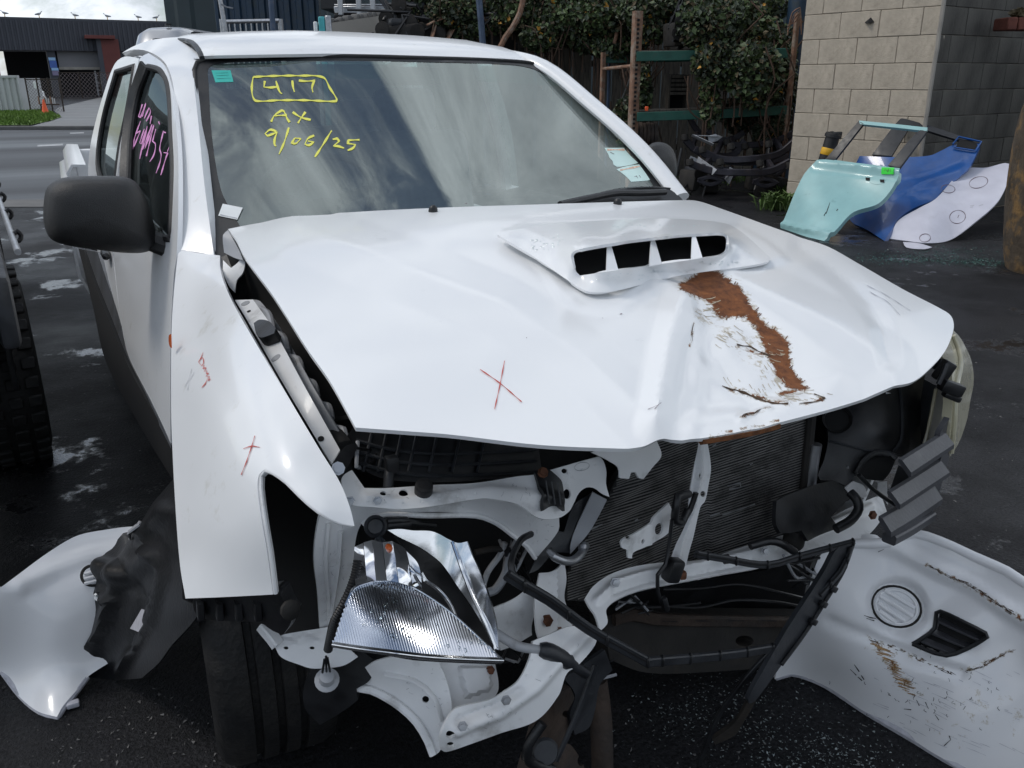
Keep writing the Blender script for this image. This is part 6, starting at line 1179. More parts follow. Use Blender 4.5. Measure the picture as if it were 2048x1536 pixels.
rs_ = np.random.default_rng(77)
def scrat(par, surf, ol, n, w=.8, mm='grey_in'):
    P_ = np.array(ol, float); q = []
    while len(q) < n:
        p = rs_.uniform(P_.min(0), P_.max(0))
        if inpoly([p], ol)[0]:
            a = rs_.uniform(0, 6.28); l = rs_.uniform(3, 10); q.append([tuple(p), (p[0]+math.cos(a)*l*.5+rs_.normal(), p[1]+math.sin(a)*l*.5+rs_.normal()), (p[0]+math.cos(a)*l, p[1]+math.sin(a)*l)])
    tag(strokes('scratches', q, surf, w, M[mm], par, .0008), kind='stuff')
scrat(ub, UBf, [(735, 982), (1040, 965), (1100, 1010), (1060, 1020), (980, 990), (860, 1006), (740, 1008)], 22); scrat(ap, APf, [(760, 1335), (870, 1330), (890, 1400), (870, 1440), (800, 1380)], 14); scrat(lbm, LBf, [(920, 1430), (1040, 1380), (1140, 1275), (1170, 1290), (1090, 1400), (920, 1480)], 26)
def welds(par, surf, pl, n):
    """spot welds along a seam"""
    Q = np.array(spline(pl, 1.)); V = []; Fc = []
    for i in range(n):
        c = Q[int(i*(len(Q)-1)/max(1, n-1))]; X = np.r_[[c], [c+np.array([math.cos(a), math.sin(a)])*r*(1, .8) for r in (1.4, 2.8) for a in np.linspace(0, 6.283, 9)[:-1]]]
        o = np.r_[[.0002], np.full(8, .0004), np.full(8, .0012)]; p = surf(X); p = p+surf.normal(X)*o[:, None]; b = len(V); V += list(p)
        Fc += [(b, b+1+j, b+1+(j+1) % 8) for j in range(8)]+[(b+1+j, b+9+j, b+9+(j+1) % 8, b+1+(j+1) % 8) for j in range(8)]
    tag(mesh('spot_welds', V, Fc, M['paint_in'], par), kind='stuff')
welds(ub, UBf, [(735, 1006), (800, 1010), (861, 1005), (949, 992)], 7); welds(ap, APf, [(880, 1335), (890, 1375), (893, 1420), (876, 1450)], 6); welds(lbm, LBf, [(920, 1428), (985, 1408), (1040, 1372), (1064, 1320)], 7); welds(ub, UBf, [(1110, 955), (1190, 930)], 4)
hbk = [o for o in TK.children if o.name.startswith('headlight_bucket')][0]
welds(hbk, HBf, [(645, 1060), (640, 1120), (645, 1190), (650, 1240)], 6); welds(hbk, HBf, [(880, 1020), (960, 1010), (1040, 1025), (1095, 1050)], 6); scrat(hbk, HBf, [(645, 1050), (700, 1050), (690, 1170), (650, 1240)], 16); scrat(hbk, HBf, [(1040, 1020), (1110, 1045), (1075, 1100), (1050, 1070)], 8)
sweep('pressed_rib', [HBf.p(x, y, .002) for x, y in ((680, 1060), (676, 1120), (668, 1180), (660, 1230))], circ(.004, 8, .010), M['paint_in'], hbk, .02)
sweep('pressed_rib', [APf.p(x, y, .002) for x, y in ((770, 1345), (830, 1360), (870, 1395), (885, 1440))], circ(.003, 8, .008), M['paint_in'], ap, .02)
# ------------------------------------------------------------------ broken driver's side headlight
HLr = S3((707, 1178, 'v', .22), (752, 1162, 'v', .24), (826, 1175, 'v', .235), (919, 1240, 'v', .18), (1004, 1321, 'v', .12), (843, 1314, 'v', .10), (667, 1285, 'v', .17), (770, 1240, 'v', .155))
hl = panel('headlight_shell', [(705, 1180), (752, 1164), (796, 1167), (826, 1177), (873, 1206), (919, 1242), (1000, 1318), (1002, 1322), (843, 1315), (773, 1306), (669, 1291), (668, 1279), (692, 1211)], offs(HLr, -.006), M['dullchrome'], TK, step=14, th=.004)
top = np.array(spline([(668, 1280), (690, 1212), (707, 1178), (752, 1163), (796, 1165), (826, 1176), (873, 1205), (919, 1241), (1003, 1320)], 1.0)); bot = np.array(spline([(667, 1291), (720, 1299), (773, 1306), (843, 1315), (920, 1320), (1004, 1322)], 1.0))
G = []; nr = 62*6+1
tl = np.r_[0, np.cumsum(np.linalg.norm(np.diff(top, axis=0), axis=1))]; bl_ = np.r_[0, np.cumsum(np.linalg.norm(np.diff(bot, axis=0), axis=1))]
tops = []; bots = []
for i in range(nr):
    s = i/(nr-1); xb = 667+s*337; b = np.array([xb, np.interp(xb, bot[:, 0], bot[:, 1])]); 
    # ribs lean: top point lies along direction (-.32,-1) from the bottom until the top curve
    lo, hi = 0., 190.
    for _ in range(22):
        mid = (lo+hi)/2; q = b+np.array([-.22-.12*s, -1])*mid; yt = np.interp(q[0], top[1:, 0], top[1:, 1]) if q[0] > 668 else 1281
        if q[1] > yt: lo = mid
        else: hi = mid
    tops.append(b+np.array([-.22-.12*s, -1])*lo); bots.append(b)
tops = np.array(tops); bots = np.array(bots); rows = []
for t in np.linspace(0, 1, 9):
    X = tops*(1-t)+bots*t; rows.append(HLr(X)+HLr.normal(X)*(.0016*np.cos(np.arange(nr)*2*math.pi/6))[:, None])
grid('ribbed_reflector', rows, M['ribchrome'], hl, angle=80)
sweep('reflector_rim', [HLr.p(x, y, .001) for x, y in ((690, 1212), (707, 1178), (728, 1168), (752, 1162.5), (796, 1165), (826, 1175.5), (873, 1204.5), (919, 1240.5), (1002, 1319))], circ(.0022, 6), M['dullchrome'], hl, .01)
sweep('lens_edge', [HLr.p(x, y, .002) for x, y in ((667, 1290), (720, 1298), (773, 1305), (843, 1314), (920, 1319), (1003, 1322))], rect(.006, .008), M['dullchrome'], hl, .02)
d = drops(HLr, [(690, 1215, 900, 1300), (760, 1180, 850, 1260), (880, 1270, 960, 1315)], 40, .0018, .0045, 'water_drops', hl, 8); d.data.materials[0] = M['drop']; d['kind'] = 'stuff'
# chrome bowl in faceted strips
strips = [[(709, 1094), (726, 1086), (733, 1167), (712, 1176), (707, 1130)], [(727, 1085), (744, 1080), (752, 1162), (734, 1167)], [(745, 1080), (764, 1085), (773, 1161), (753, 1161)], [(765, 1085), (785, 1082), (797, 1165), (774, 1161)], [(786, 1083), (811, 1100), (826, 1174), (798, 1165)], [(812, 1101), (837, 1130), (845, 1186), (827, 1175)]]
for k, q in enumerate(strips):
    xm = (q[0][0]+q[1][0])/2; panel('reflector_facet', q, S3((q[0][0], q[0][1], 'v', .30-.004*k), (q[1][0], q[1][1], 'v', .302-.006*k), (q[2][0], q[2][1], 'v', .232), (q[3][0], q[3][1], 'v', .236), (xm, (q[0][1]+q[2][1])/2, 'v', .274-.005*k)), M['chrome'], hl, step=6, th=.002)
lathe('bulb_ring', [(.0, .0), (.017, .0), (.019, .004), (.019, .012), (.015, .016), (.012, .008), (0, .006)], at(750, 1052, 'v', .335), (-.2, -1, .45), M['greyblack'], hl, 22)
lathe('bulb', [(.0, .0), (.008, .0), (.009, .010), (.007, .02), (.003, .026), (0, .027)], at(757, 1078, 'v', .315), (.1, -.9, -.35), M['darkglass'], hl, 14)
lathe('added_amber_bulb', [(.0, .0), (.005, .0), (.006, .006), (.005, .012), (.003, .015), (0, .016)], at(775, 1092, 'v', .285), (.0, -.9, .1), M['amber'], hl, 14)  # amber bulb added so the chrome facets show an orange reflection
box('bulb_plug', at(795, 1048, 'v', .34), (.045, .025, .016), M['black'], hl, bev=.004, ry=.15); tube('bulb_wire', [at(775, 1042, 'v', .335), at(800, 1040, 'v', .335), at(830, 1046, 'v', .34), at(870, 1050, 'v', .36)], .005, M['black'], hl, 8, .01)
BZ = S3((773, 1055, 'v', .32), (875, 1064, 'v', .30), (934, 1084, 'v', .27), (972, 1178, 'v', .20), (996, 1298, 'v', .13), (919, 1178, 'v', .25), (837, 1093, 'v', .30))
panel('chrome_bezel', [(775, 1060), (800, 1058), (826, 1061), (860, 1062), (878, 1068), (896, 1078), (916, 1086), (934, 1083), (943, 1108), (958, 1140), (972, 1178), (984, 1215), (993, 1254), (997, 1300), (990, 1298), (975, 1268), (960, 1240), (940, 1208), (919, 1178), (884, 1128), (860, 1108), (837, 1093), (796, 1073)], BZ, M['dullchrome'], hl, step=7, th=.004)
sweep('bezel_fold', [BZ.p(x, y, .003) for x, y in ((905, 1082), (915, 1110), (930, 1150), (950, 1200), (975, 1250), (994, 1298))], circ(.003, 6), M['dullchrome'], hl, .02)
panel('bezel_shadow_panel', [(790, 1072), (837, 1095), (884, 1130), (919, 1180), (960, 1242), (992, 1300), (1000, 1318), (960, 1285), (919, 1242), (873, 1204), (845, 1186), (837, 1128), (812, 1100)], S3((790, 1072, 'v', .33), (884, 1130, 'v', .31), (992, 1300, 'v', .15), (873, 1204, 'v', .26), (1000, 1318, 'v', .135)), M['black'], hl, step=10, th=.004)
sweep('inner_trim', [at(x, y, 'v', v) for x, y, v in ((842, 1146, .25), (850, 1160, .245), (875, 1178, .24), (898, 1205, .225), (912, 1235, .20))], rect(.006, .004), M['dullchrome'], hl, .01)
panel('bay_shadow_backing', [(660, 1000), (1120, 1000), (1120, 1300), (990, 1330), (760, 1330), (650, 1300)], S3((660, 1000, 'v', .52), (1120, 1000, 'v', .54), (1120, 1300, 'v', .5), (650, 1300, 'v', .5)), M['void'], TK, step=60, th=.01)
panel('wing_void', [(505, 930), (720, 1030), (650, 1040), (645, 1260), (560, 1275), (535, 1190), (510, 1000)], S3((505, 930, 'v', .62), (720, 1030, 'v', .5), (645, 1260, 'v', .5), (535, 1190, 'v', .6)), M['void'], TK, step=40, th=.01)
for pts, r, mm in ((((1010, 1085), (1000, 1110), (975, 1145), (962, 1190)), .006, 'grey_in'), (((1040, 1075), (1022, 1110), (1010, 1150), (990, 1180), (975, 1185)), .009, 'grey_in'), (((950, 1105), (985, 1098), (1010, 1100)), .006, 'frame')): tube('bay_pipe', [at(x, y, 'v', .42) for x, y in pts], r, M[mm], TK, 8, .01)

# ------------------------------------------------------------------ passenger side headlight, grille remains
LNf = S3((1905, 660, 'v', .44), (1939, 713, 'v', .46), (1947, 745, 'v', .45), (1934, 839, 'v', .40), (1899, 914, 'v', .28), (1904, 760, 'v', .30), (1888, 705, 'v', .32), (1903, 840, 'v', .27), (1925, 760, 'v', .37))
h2 = panel('headlight_lens', [(1880, 690), (1900, 655), (1918, 672), (1930, 692), (1941, 715), (1947, 745), (1947, 770), (1942, 795), (1934, 839), (1917, 887), (1899, 915), (1898, 880), (1901, 850), (1905, 807), (1904, 754), (1896, 727), (1884, 712)], LNf, M['lens'], TK, step=8, th=.02)
sweep('lens_rim', [LNf.p(x, y, .004) for x, y in ((1903, 672), (1914, 700), (1918, 730), (1908, 780), (1906, 830), (1899, 905))], circ(.006, 8), M['lens'], h2, .02)
panel('silver_backing', [(1872, 775), (1890, 778), (1899, 807), (1899, 836), (1886, 862), (1858, 897), (1842, 898), (1848, 875), (1859, 845)], S3((1872, 775, 'v', .36), (1899, 807, 'v', .31), (1899, 836, 'v', .30), (1842, 898, 'v', .33)), M['dullchrome'], h2, step=8, th=.004)
h2.children[-1].data.materials[0] = mat('silvered_plastic', (.55, .54, .50), .3, .4, var=.08)
panel('housing_side', [(1848, 758), (1874, 772), (1862, 840), (1843, 900), (1840, 820)], S3((1848, 758, 'v', .42), (1874, 772, 'v', .37), (1843, 900, 'v', .34), (1840, 820, 'v', .40)), M['greyblack'], h2, step=9, th=.004)
sweep('housing_seam', [at(x, y, 'v', v) for x, y, v in ((1872, 778, .345), (1860, 840, .33), (1848, 893, .32))], circ(.004, 6), M['lens'], h2, .02)
for c, s, ry in ((at(1888, 742, 'v', .29), (.03, .025, .05), .5), (at(1902, 775, 'v', .27), (.055, .03, .028), .35), (at(1903, 793, 'v', .27), (.045, .02, .015), .4), (at(1878, 728, 'v', .31), (.02, .03, .03), .2)): box('mount_lug', c, s, M['black'], h2, rz=-.4, ry=ry, bev=.005)
tube('mount_arm', [at(1893, 728, 'v', .28), at(1886, 748, 'v', .275), at(1876, 768, 'v', .275)], .006, M['greyblack'], h2, 8, .02)
gr = panel('grille_end_frame', [(1899, 836), (1907, 840), (1905, 880), (1899, 914), (1886, 957), (1875, 1000), (1866, 1022), (1850, 1043), (1852, 1015), (1866, 975), (1876, 940), (1884, 905), (1880, 870)], S3((1899, 836, 'v', .27), (1907, 840, 'v', .29), (1886, 957, 'v', .25), (1850, 1043, 'v', .22), (1880, 870, 'v', .25)), M['greyplastic'], TK, step=9, th=.012)
def slat(pl, v0, v1, w, mat_='greyplastic', nm='grille_bar'):
    n = len(pl)-1; pts = [at(x, y, 'v', v0+(v1-v0)*i/n) for i, (x, y) in enumerate(pl)]
    P, T, N_, B = frame_along(spline(pts, .03)); V = []
    for i in range(len(P)):
        up = np.array([0, 0, 1.]); f = np.cross(T[i], up); f /= np.linalg.norm(f); f = f if f@(CAM-P[i]) > 0 else -f
        V += [P[i]+up*w*.5-f*.014, P[i]+up*w*.46-f*.006, P[i]+f*.016-up*w*.15, P[i]+f*.017-up*w*.45, P[i]+f*.013-up*w*.50, P[i]+up*w*.3-f*.014]
    m = 6; n = len(P); return mesh(nm, V, [(i*m+j, i*m+(j+1) % m, (i+1)*m+(j+1) % m, (i+1)*m+j) for i in range(n-1) for j in range(m)]+[tuple(range(m)), tuple((n-1)*m+j for j in range(m))], M[mat_], gr, True, 25)
slat([(1808, 936), (1850, 909), (1895, 880)], .19, .25, .034); slat([(1786, 1000), (1830, 972), (1886, 936)], .17, .24, .034); slat([(1768, 1054), (1815, 1026), (1872, 988)], .15, .22, .04); bar('grille_lower_lip', [at(1778, 1078, 'v', .145), at(1815, 1058, 'v', .165), at(1858, 1030, 'v', .20)], .022, .03, M['greyplastic'], gr, .04)
panel('grille_cell_back', [(1797, 930), (1824, 945), (1805, 990), (1776, 990), (1790, 950)], S3((1797, 930, 'v', .27), (1824, 945, 'v', .24), (1776, 990, 'v', .25)), M['black'], gr, step=9, th=.004)
AB = S3((1640, 835, 'v', .46), (1850, 755, 'v', .44), (1842, 895, 'v', .36), (1690, 970, 'v', .36), (1650, 950, 'v', .40), (1760, 860, 'v', .37), disp=lambda X: .006*sm(1-np.abs(X[:, 0]-1812)/10))
ab = panel('air_box', [(1640, 828), (1700, 805), (1780, 778), (1850, 748), (1846, 800), (1842, 893), (1822, 914), (1795, 908), (1770, 902), (1745, 910), (1722, 930), (1706, 958), (1692, 972), (1668, 962), (1640, 960), (1636, 950), (1648, 920), (1656, 880), (1652, 850)], AB, M['black'], TK, step=12, th=.03)
lathe('duct_mouth', [(.03, 0), (.034, .006), (.034, .01), (.029, .006), (.027, -.01), (0, -.01)], AB.p(1674, 840, .002), AB.normal([[1674, 840]])[0], M['void'], ab, 22)
sweep('box_seam', [AB.p(x, y, .003) for x, y in ((1658, 882), (1690, 890), (1730, 900), (1770, 903))], circ(.003, 6), M['greyblack'], ab, .02); sweep('box_seam', [AB.p(x, y, .003) for x, y in ((1798, 775), (1802, 830), (1800, 880), (1785, 903))], circ(.004, 6), M['greyblack'], ab, .02)
panel('snorkel_mouth', [(1712, 945), (1722, 925), (1750, 906), (1780, 908), (1792, 918), (1780, 945), (1766, 962), (1735, 958)], S3((1712, 945, 'v', .35), (1750, 906, 'v', .36), (1792, 918, 'v', .33), (1766, 962, 'v', .33)), M['void'], TK, step=9, th=.01)
sweep('snorkel_rim', [at(x, y, 'v', v) for x, y, v in ((1712, 945, .34), (1722, 925, .345), (1750, 906, .35), (1780, 908, .335), (1792, 918, .32))], circ(.007, 8), M['black'], TK, .02)
panel('splash_shield', [(1553, 1002), (1575, 990), (1660, 962), (1687, 972), (1704, 992), (1690, 1005), (1662, 1034), (1678, 1056), (1640, 1070), (1616, 1082), (1603, 1061), (1580, 1066), (1561, 1066), (1552, 1048)], S3((1553, 1002, 'v', .31), (1660, 962, 'v', .36), (1704, 992, 'v', .34), (1616, 1082, 'v', .28), (1553, 1048, 'v', .29)), M['black'], TK, step=12, th=.01)
panel('white_bracket', [(1690, 975), (1706, 962), (1728, 972), (1735, 992), (1716, 1000), (1700, 988)], S3((1690, 975, 'v', .35), (1728, 972, 'v', .35), (1716, 1000, 'v', .33)), M['paint_in'], TK, step=7, th=.006)
panel('white_bracket', [(1756, 965), (1774, 962), (1776, 1010), (1765, 990), (1754, 995)], S3((1756, 965, 'v', .36), (1774, 962, 'v', .35), (1776, 1010, 'v', .33)), M['paint_in'], TK, step=7, th=.004)
tube('coolant_hose', [at(1700, 985, 'v', .31), at(1714, 1000, 'v', .29), at(1717, 1018, 'v', .28), at(1702, 1040, 'v', .275), at(1672, 1058, 'v', .275)], .011, M['black'], TK, 10, .01)
tube('cable_tie', [at(1718, 950, 'v', .28), at(1745, 978, 'v', .27), at(1790, 1010, 'v', .24)], .005, M['black'], TK, 8, .02)
lathe('rubber_mount', [(.02, -.02), (.024, -.012), (.024, .004), (.018, .012), (.018, .03), (0, .03)], at(1588, 1078, 'v', .32), (-.05, -.15, 1), M['frame'], TK, 18)
tube('lower_hose', [at(1500, 1092, 'v', .31), at(1540, 1082, 'v', .30), at(1560, 1086, 'v', .29), at(1590, 1104, 'v', .285)], .009, M['black'], TK, 10, .01)

# ------------------------------------------------------------------ torn grille surround, lower parts
def strip(nm, pl, v0, v1, w=.022, h=.014, mm='greyblack', grooves=True):
    
    n = len(pl)-1; pts = [at(x, y, 'v', v0+(v1-v0)*i/n) for i, (x, y) in enumerate(pl)]; o = bar(nm, pts, w, h, M[mm], TK, .03, .2)
    if grooves:
        sweep('strip_groove', [p-(p-CAM)/np.linalg.norm(p-CAM)*.006 for p in pts], rect(.004, .004), M['void'], o, .03)
        Q = spline(pts, .045)
        for q in Q[1::2]: box('strip_clip', q-(q-CAM)/np.linalg.norm(q-CAM)*.004, (.006, .014, w*1.15), M['black'], o, rz=-.5, bev=.002, seg=1)
    return o
strip('grille_surround', [(1014, 1150), (1050, 1172), (1097, 1199), (1176, 1257), (1252, 1300), (1296, 1324)], .20, .16, .019, .011); strip('grille_surround', [(1296, 1324), (1381, 1317), (1469, 1308), (1545, 1296)], .16, .20, .018, .011)
strip('grille_surround', [(1392, 1108), (1440, 1116), (1536, 1130), (1600, 1112), (1660, 1096), (1706, 1084)], .22, .24, .014, .009); strip('grille_surround', [(1706, 1084), (1694, 1120), (1680, 1145), (1640, 1190)], .24, .22, .014, .009)
sp_ = S3((1688, 1092, 'v', .235), (1640, 1180, 'v', .22), (1580, 1270, 'v', .20), (1500, 1402, 'v', .17), (1660, 1170, 'v', .23), (1520, 1390, 'v', .17))
panel('hanging_trim', [(1676, 1095), (1700, 1088), (1692, 1130), (1672, 1165), (1650, 1200), (1612, 1262), (1560, 1335), (1512, 1400), (1500, 1408), (1496, 1398), (1530, 1335), (1572, 1262), (1622, 1185), (1650, 1140)], sp_, M['greyblack'], TK, step=9, th=.010)
sweep('trim_edge', [sp_.p(x, y, .004) for x, y in ((1697, 1092), (1688, 1132), (1668, 1168), (1646, 1204), (1606, 1266), (1560, 1328))], circ(.004, 6), M['black'], TK, .02)
for x, y in ((1660, 1175), (1640, 1205), (1620, 1240)): box('trim_clip', sp_.p(x, y, .008), (.02, .012, .014), M['black'], TK, bev=.003, ry=.6)
panel('trim_foot', [(1500, 1395), (1512, 1402), (1490, 1440), (1470, 1470), (1430, 1490), (1425, 1480), (1470, 1445)], S3((1500, 1398, 'v', .18), (1425, 1485, 'v', .25), (1470, 1460, 'v', .22), (1490, 1440, 'v', .2)), M['frame'], TK, step=9, th=.01)
sweep('flexible_strip', [at(x, y, 'v', v) for x, y, v in ((1548, 1294, .20), (1505, 1340, .19), (1469, 1385, .20), (1440, 1425, .21), (1418, 1475, .22), (1398, 1530, .23))], rect(.012, .006), M['black'], TK, .03)
XM = S3((1210, 1230, 'v', .48), (1640, 1225, 'v', .52), (1230, 1320, 'v', .46), (1640, 1310, 'v', .50), (1420, 1280, 'v', .46))
xm = panel('chassis_crossmember', [(1205, 1240), (1240, 1222), (1400, 1228), (1640, 1232), (1645, 1300), (1560, 1330), (1400, 1345), (1290, 1345), (1220, 1320)], XM, M['frame'], TK, step=18, th=.06, holes=[ell(1489, 1282, 18, 11)])
sweep('crossmember_lip', [XM.p(x, y, .012) for x, y in ((1222, 1236), (1260, 1226), (1300, 1234), (1400, 1238), (1640, 1242))], rect(.03, .018, .3), M['rustmetal'], xm, .03)
strokes('lip_slots', [[(1310+i*65, 1234), (1340+i*65, 1235)] for i in range(5)], lambda X, o=0: XM(X, .0285), 2.5, M['void'], xm, 0)
panel('undertray', [(1215, 1195), (1300, 1180), (1440, 1155), (1530, 1140), (1640, 1110), (1640, 1235), (1400, 1230), (1240, 1225)], S3((1215, 1195, 'v', .48), (1640, 1110, 'v', .52), (1640, 1235, 'v', .6), (1240, 1225, 'v', .52)), M['black'], TK, step=30, th=.006)
for pl in (((1325, 1178), (1400, 1176), (1480, 1168), (1560, 1185), (1640, 1205)), ((1330, 1212), (1400, 1214), (1470, 1200), (1560, 1205), (1630, 1220)), ((1270, 1215), (1340, 1212), (1400, 1205))): tube('underbody_cable', [at(x, y, 'v', .42) for x, y in pl], .004, M['black'], TK, 7, .02)
panel('chassis_horn', [(1117, 1391), (1141, 1375), (1150, 1400), (1148, 1432), (1130, 1480), (1150, 1500), (1172, 1545), (1172, 1600), (1060, 1600), (1085, 1520), (1105, 1450)], S3((1117, 1391, 'v', .24), (1148, 1432, 'v', .27), (1172, 1600, 'v', .24), (1060, 1600, 'v', .2)), M['rustmetal'], TK, step=12, th=.05, holes=[ell(1132, 1428, 7, 7), ell(1138, 1482, 8, 6), ell(1162, 1522, 7, 10)])
tube('exhaust_stay', [at(1192, 1360, 'v', .36), at(1202, 1440, 'v', .34), at(1206, 1600, 'v', .30)], .024, M['rustmetal'], TK, 14, .04)
panel('black_shroud', [(1128, 1356), (1180, 1320), (1210, 1300), (1225, 1340), (1200, 1370), (1190, 1420), (1178, 1455), (1150, 1470), (1140, 1430), (1150, 1390)], S3((1128, 1356, 'v', .26), (1210, 1300, 'v', .3), (1150, 1470, 'v', .25), (1200, 1370, 'v', .29)), M['greyblack'], TK, step=10, th=.008)
strip('vertical_trim', [(1190, 1330), (1165, 1400), (1140, 1460), (1112, 1522)], .22, .19, .012, .006, 'greyblack', False)
tube('tow_hook', [at(x, y, 'v', .17) for x, y in ((1085, 1446), (1072, 1465), (1056, 1490), (1053, 1514), (1072, 1531), (1105, 1540))], .010, M['black'], TK, 10, .02)
lathe('hook_plate', [(.0, 0), (.024, 0), (.026, .006), (.022, .012), (.0, .012)], at(1088, 1502, 'v', .185), (-.2, -1, .5), M['greyblack'], TK, 20)
tube('grey_hose', [at(985, 1262, 'v', .24), at(1010, 1278, 'v', .22), at(1035, 1292, 'v', .205), at(1079, 1300, 'v', .20)], .0085, M['grey_in'], TK, 10, .01)
tube('hose_sleeve', [at(1077, 1299, 'v', .20), at(1100, 1304, 'v', .195), at(1120, 1315, 'v', .19), at(1140, 1325, 'v', .19)], .0155, M['greyblack'], TK, 14, .01, scale=lambda t: 1-.25*(t > .92)-.25*(t < .04)); tube('grey_hose', [at(1138, 1324, 'v', .19), at(1155, 1336, 'v', .195), at(1172, 1347, 'v', .20)], .010, M['greyblack'], TK, 10, .01)
rw = np.random.default_rng(31)
for (x0, y0, x1, y1, v, n_) in ((995, 1060, 1075, 1180, .45, 6), (1000, 1290, 1070, 1330, .36, 3), (1640, 930, 1720, 1000, .40, 5), (1560, 1110, 1660, 1180, .34, 5), (700, 880, 760, 960, .44, 3), (1150, 1300, 1240, 1380, .34, 4), (1230, 1190, 1330, 1230, .42, 4), (640, 1120, 660, 1240, .46, 2)):
    for k in range(n_):
        P_ = [at(rw.uniform(x0, x1), rw.uniform(y0, y1), 'v', v+rw.uniform(-.04, .04)) for _ in range(4)]; tube('loose_wire', P_, rw.uniform(.0018, .004), M['black' if k % 3 else 'grey_in'], TK, 6, .012)
for x, y, v, r_2, mm in ((1156, 1252, .23, .008, 'bolt'), (1230, 1165, .285, .007, 'steel'), (1452, 1118, .325, .008, 'frame'), (1530, 1102, .34, .007, 'steel'), (1745, 1030, .375, .008, 'bolt'), (1100, 1205, .345, .006, 'steel'), (1118, 1262, .31, .006, 'bolt'), (1012, 1400, .15, .006, 'grey_in'), (925, 1452, .185, .006, 'grey_in'), (700, 1003, .34, .006, 'steel'), (755, 1001, .32, .005, 'steel'), (980, 1340, .265, .006, 'bolt')):
    lathe('body_bolt', [(r_2*1.5, 0), (r_2*1.5, .002), (r_2, .002), (r_2, .007), (0, .0075)], at(x, y, 'v', v), (-.25, -1, .35), M[mm], TK, 6)
# loose grille corner hook
tube('loose_cable', [at(1062, 1068, 'v', .30), at(1042, 1080, 'v', .26), at(1028, 1105, 'v', .24), at(1022, 1130, 'v', .22), at(1028, 1152, 'v', .21), at(1045, 1160, 'v', .21)], .006, M['black'], TK, 8, .01)
# front wheel, brake, liner
fwh = lathe('wheel', [(.0, -.10), (.20, -.11), (.24, -.125), (.33, -.13), (.36, -.115), (.372, -.09), (.372, -.055), (.358, -.052), (.358, -.040), (.372, -.037), (.372, -.008), (.358, -.005), (.358, .007), (.372, .010), (.372, .037), (.358, .040), (.358, .052), (.372, .055), (.372, .09), (.36, .115), (.33, .13), (.24, .125), (.2, .1), (0, .08)], (-.74, .93, .372), (1, -.06, 0), M['tyre'], TK, 40)
LNR = S3((349, 960, 'v', 1.02), (305, 1007, 'v', 1.08), (244, 1066, 'z', .36), (191, 1129, 'z', .32), (111, 1328, 'z', .03), (229, 1358, 'z', .02), (343, 1293, 'v', .75), (389, 1240, 'v', .56), (359, 1103, 'v', .80), (160, 1351, 'z', .02), (250, 1200, 'z', .28),
         disp=lambda X: .02*sm(1-pld(X, [(330, 1020), (250, 1130), (205, 1260), (180, 1330)])/26)+.025*sm(1-pld(X, [(200, 1135), (260, 1150), (310, 1110)])/30)+.003*np.sin(X[:, 0]/23.+X[:, 1]/41.)+.018*tri(pld(X, [(300, 1060), (325, 1150), (300, 1250), (240, 1340)]), 16)+.016*tri(pld(X, [(200, 1180), (235, 1200), (215, 1260), (150, 1320)]), 12)-.014*tri(pld(X, [(260, 1130), (280, 1200), (262, 1290)]), 14))
ln = panel('wheel_arch_liner', [(349, 958), (325, 985), (305, 1007), (285, 1040), (267, 1061), (244, 1066), (215, 1098), (191, 1129), (192, 1156), (186, 1185), (179, 1213), (164, 1223), (156, 1240), (151, 1255), (130, 1290), (114, 1312), (110, 1328), (130, 1333), (153, 1337), (160, 1351), (190, 1357), (229, 1360), (286, 1356), (320, 1325), (343, 1293), (389, 1240), (400, 1215), (368, 1198), (359, 1103)], LNR, M['liner'], TK, step=7, th=.005, angle=40, corner=18)
LBL = Surf([(x, y, 'd', float((LNR.p(x, y, .03)-CAM)@FW)) for x, y in ((283, 1218), (308, 1226), (260, 1257))])
panel('paper_label', [(283, 1218), (308, 1226), (284, 1267), (260, 1257)], LBL, M['labelw'], ln, step=8, th=.001); panel('white_clip', [(194, 1186), (203, 1186), (202, 1196), (197, 1200), (191, 1195)], offs(LNR, .006), M['sticker_white'], ln, step=5, th=.006)
panel('torn_edge', [(285, 1040), (305, 1046), (300, 1062), (284, 1080), (276, 1076), (290, 1058), (268, 1062)], offs(LNR, .008), M['grey_in'], ln, step=6, th=.004)
bar('control_arm', [(-.68, .95, .36), (-.45, .95, .38)], .05, .06, M['frame'], TK, .1); tube('damper', [(-.60, .98, .40), (-.52, 1.0, .85)], .04, M['frame'], TK, 12, .1)
# ------------------------------------------------------------------ torn bumper pieces
RBf = S3((1773, 1086, 'z', .44), (1829, 1065, 'z', .47), (1945, 1109, 'z', .46), (2048, 1162, 'z', .45), (1640, 1180, 'z', .36), (1795, 1215, 'z', .30), (1920, 1265, 'z', .30), (2048, 1330, 'z', .28), (1549, 1355, 'z', .02), (1615, 1355, 'z', .015), (1731, 1422, 'z', .01), (1889, 1518, 'z', .01), (1700, 1330, 'z', .14), (1900, 1400, 'z', .15), (2100, 1500, 'z', .14), (2150, 1240, 'z', .43),
         disp=lambda X: .016*sm(1-pld(X, [(1700, 1060), (1790, 1095), (1860, 1130), (1945, 1170), (2048, 1238), (2150, 1300)])/26)-.010*sm(1-pld(X, [(1660, 1245), (1740, 1275), (1840, 1320), (1920, 1345)])/20)-.022*sm(np.minimum(1, (1-pld(X, [(1795, 1214), (1797, 1215)])/62)*3))-.018*sm(1-pld(X, [(1870, 1262), (1930, 1285)])/50)+.004*np.sin(X[:, 0]/37.+X[:, 1]/29.))
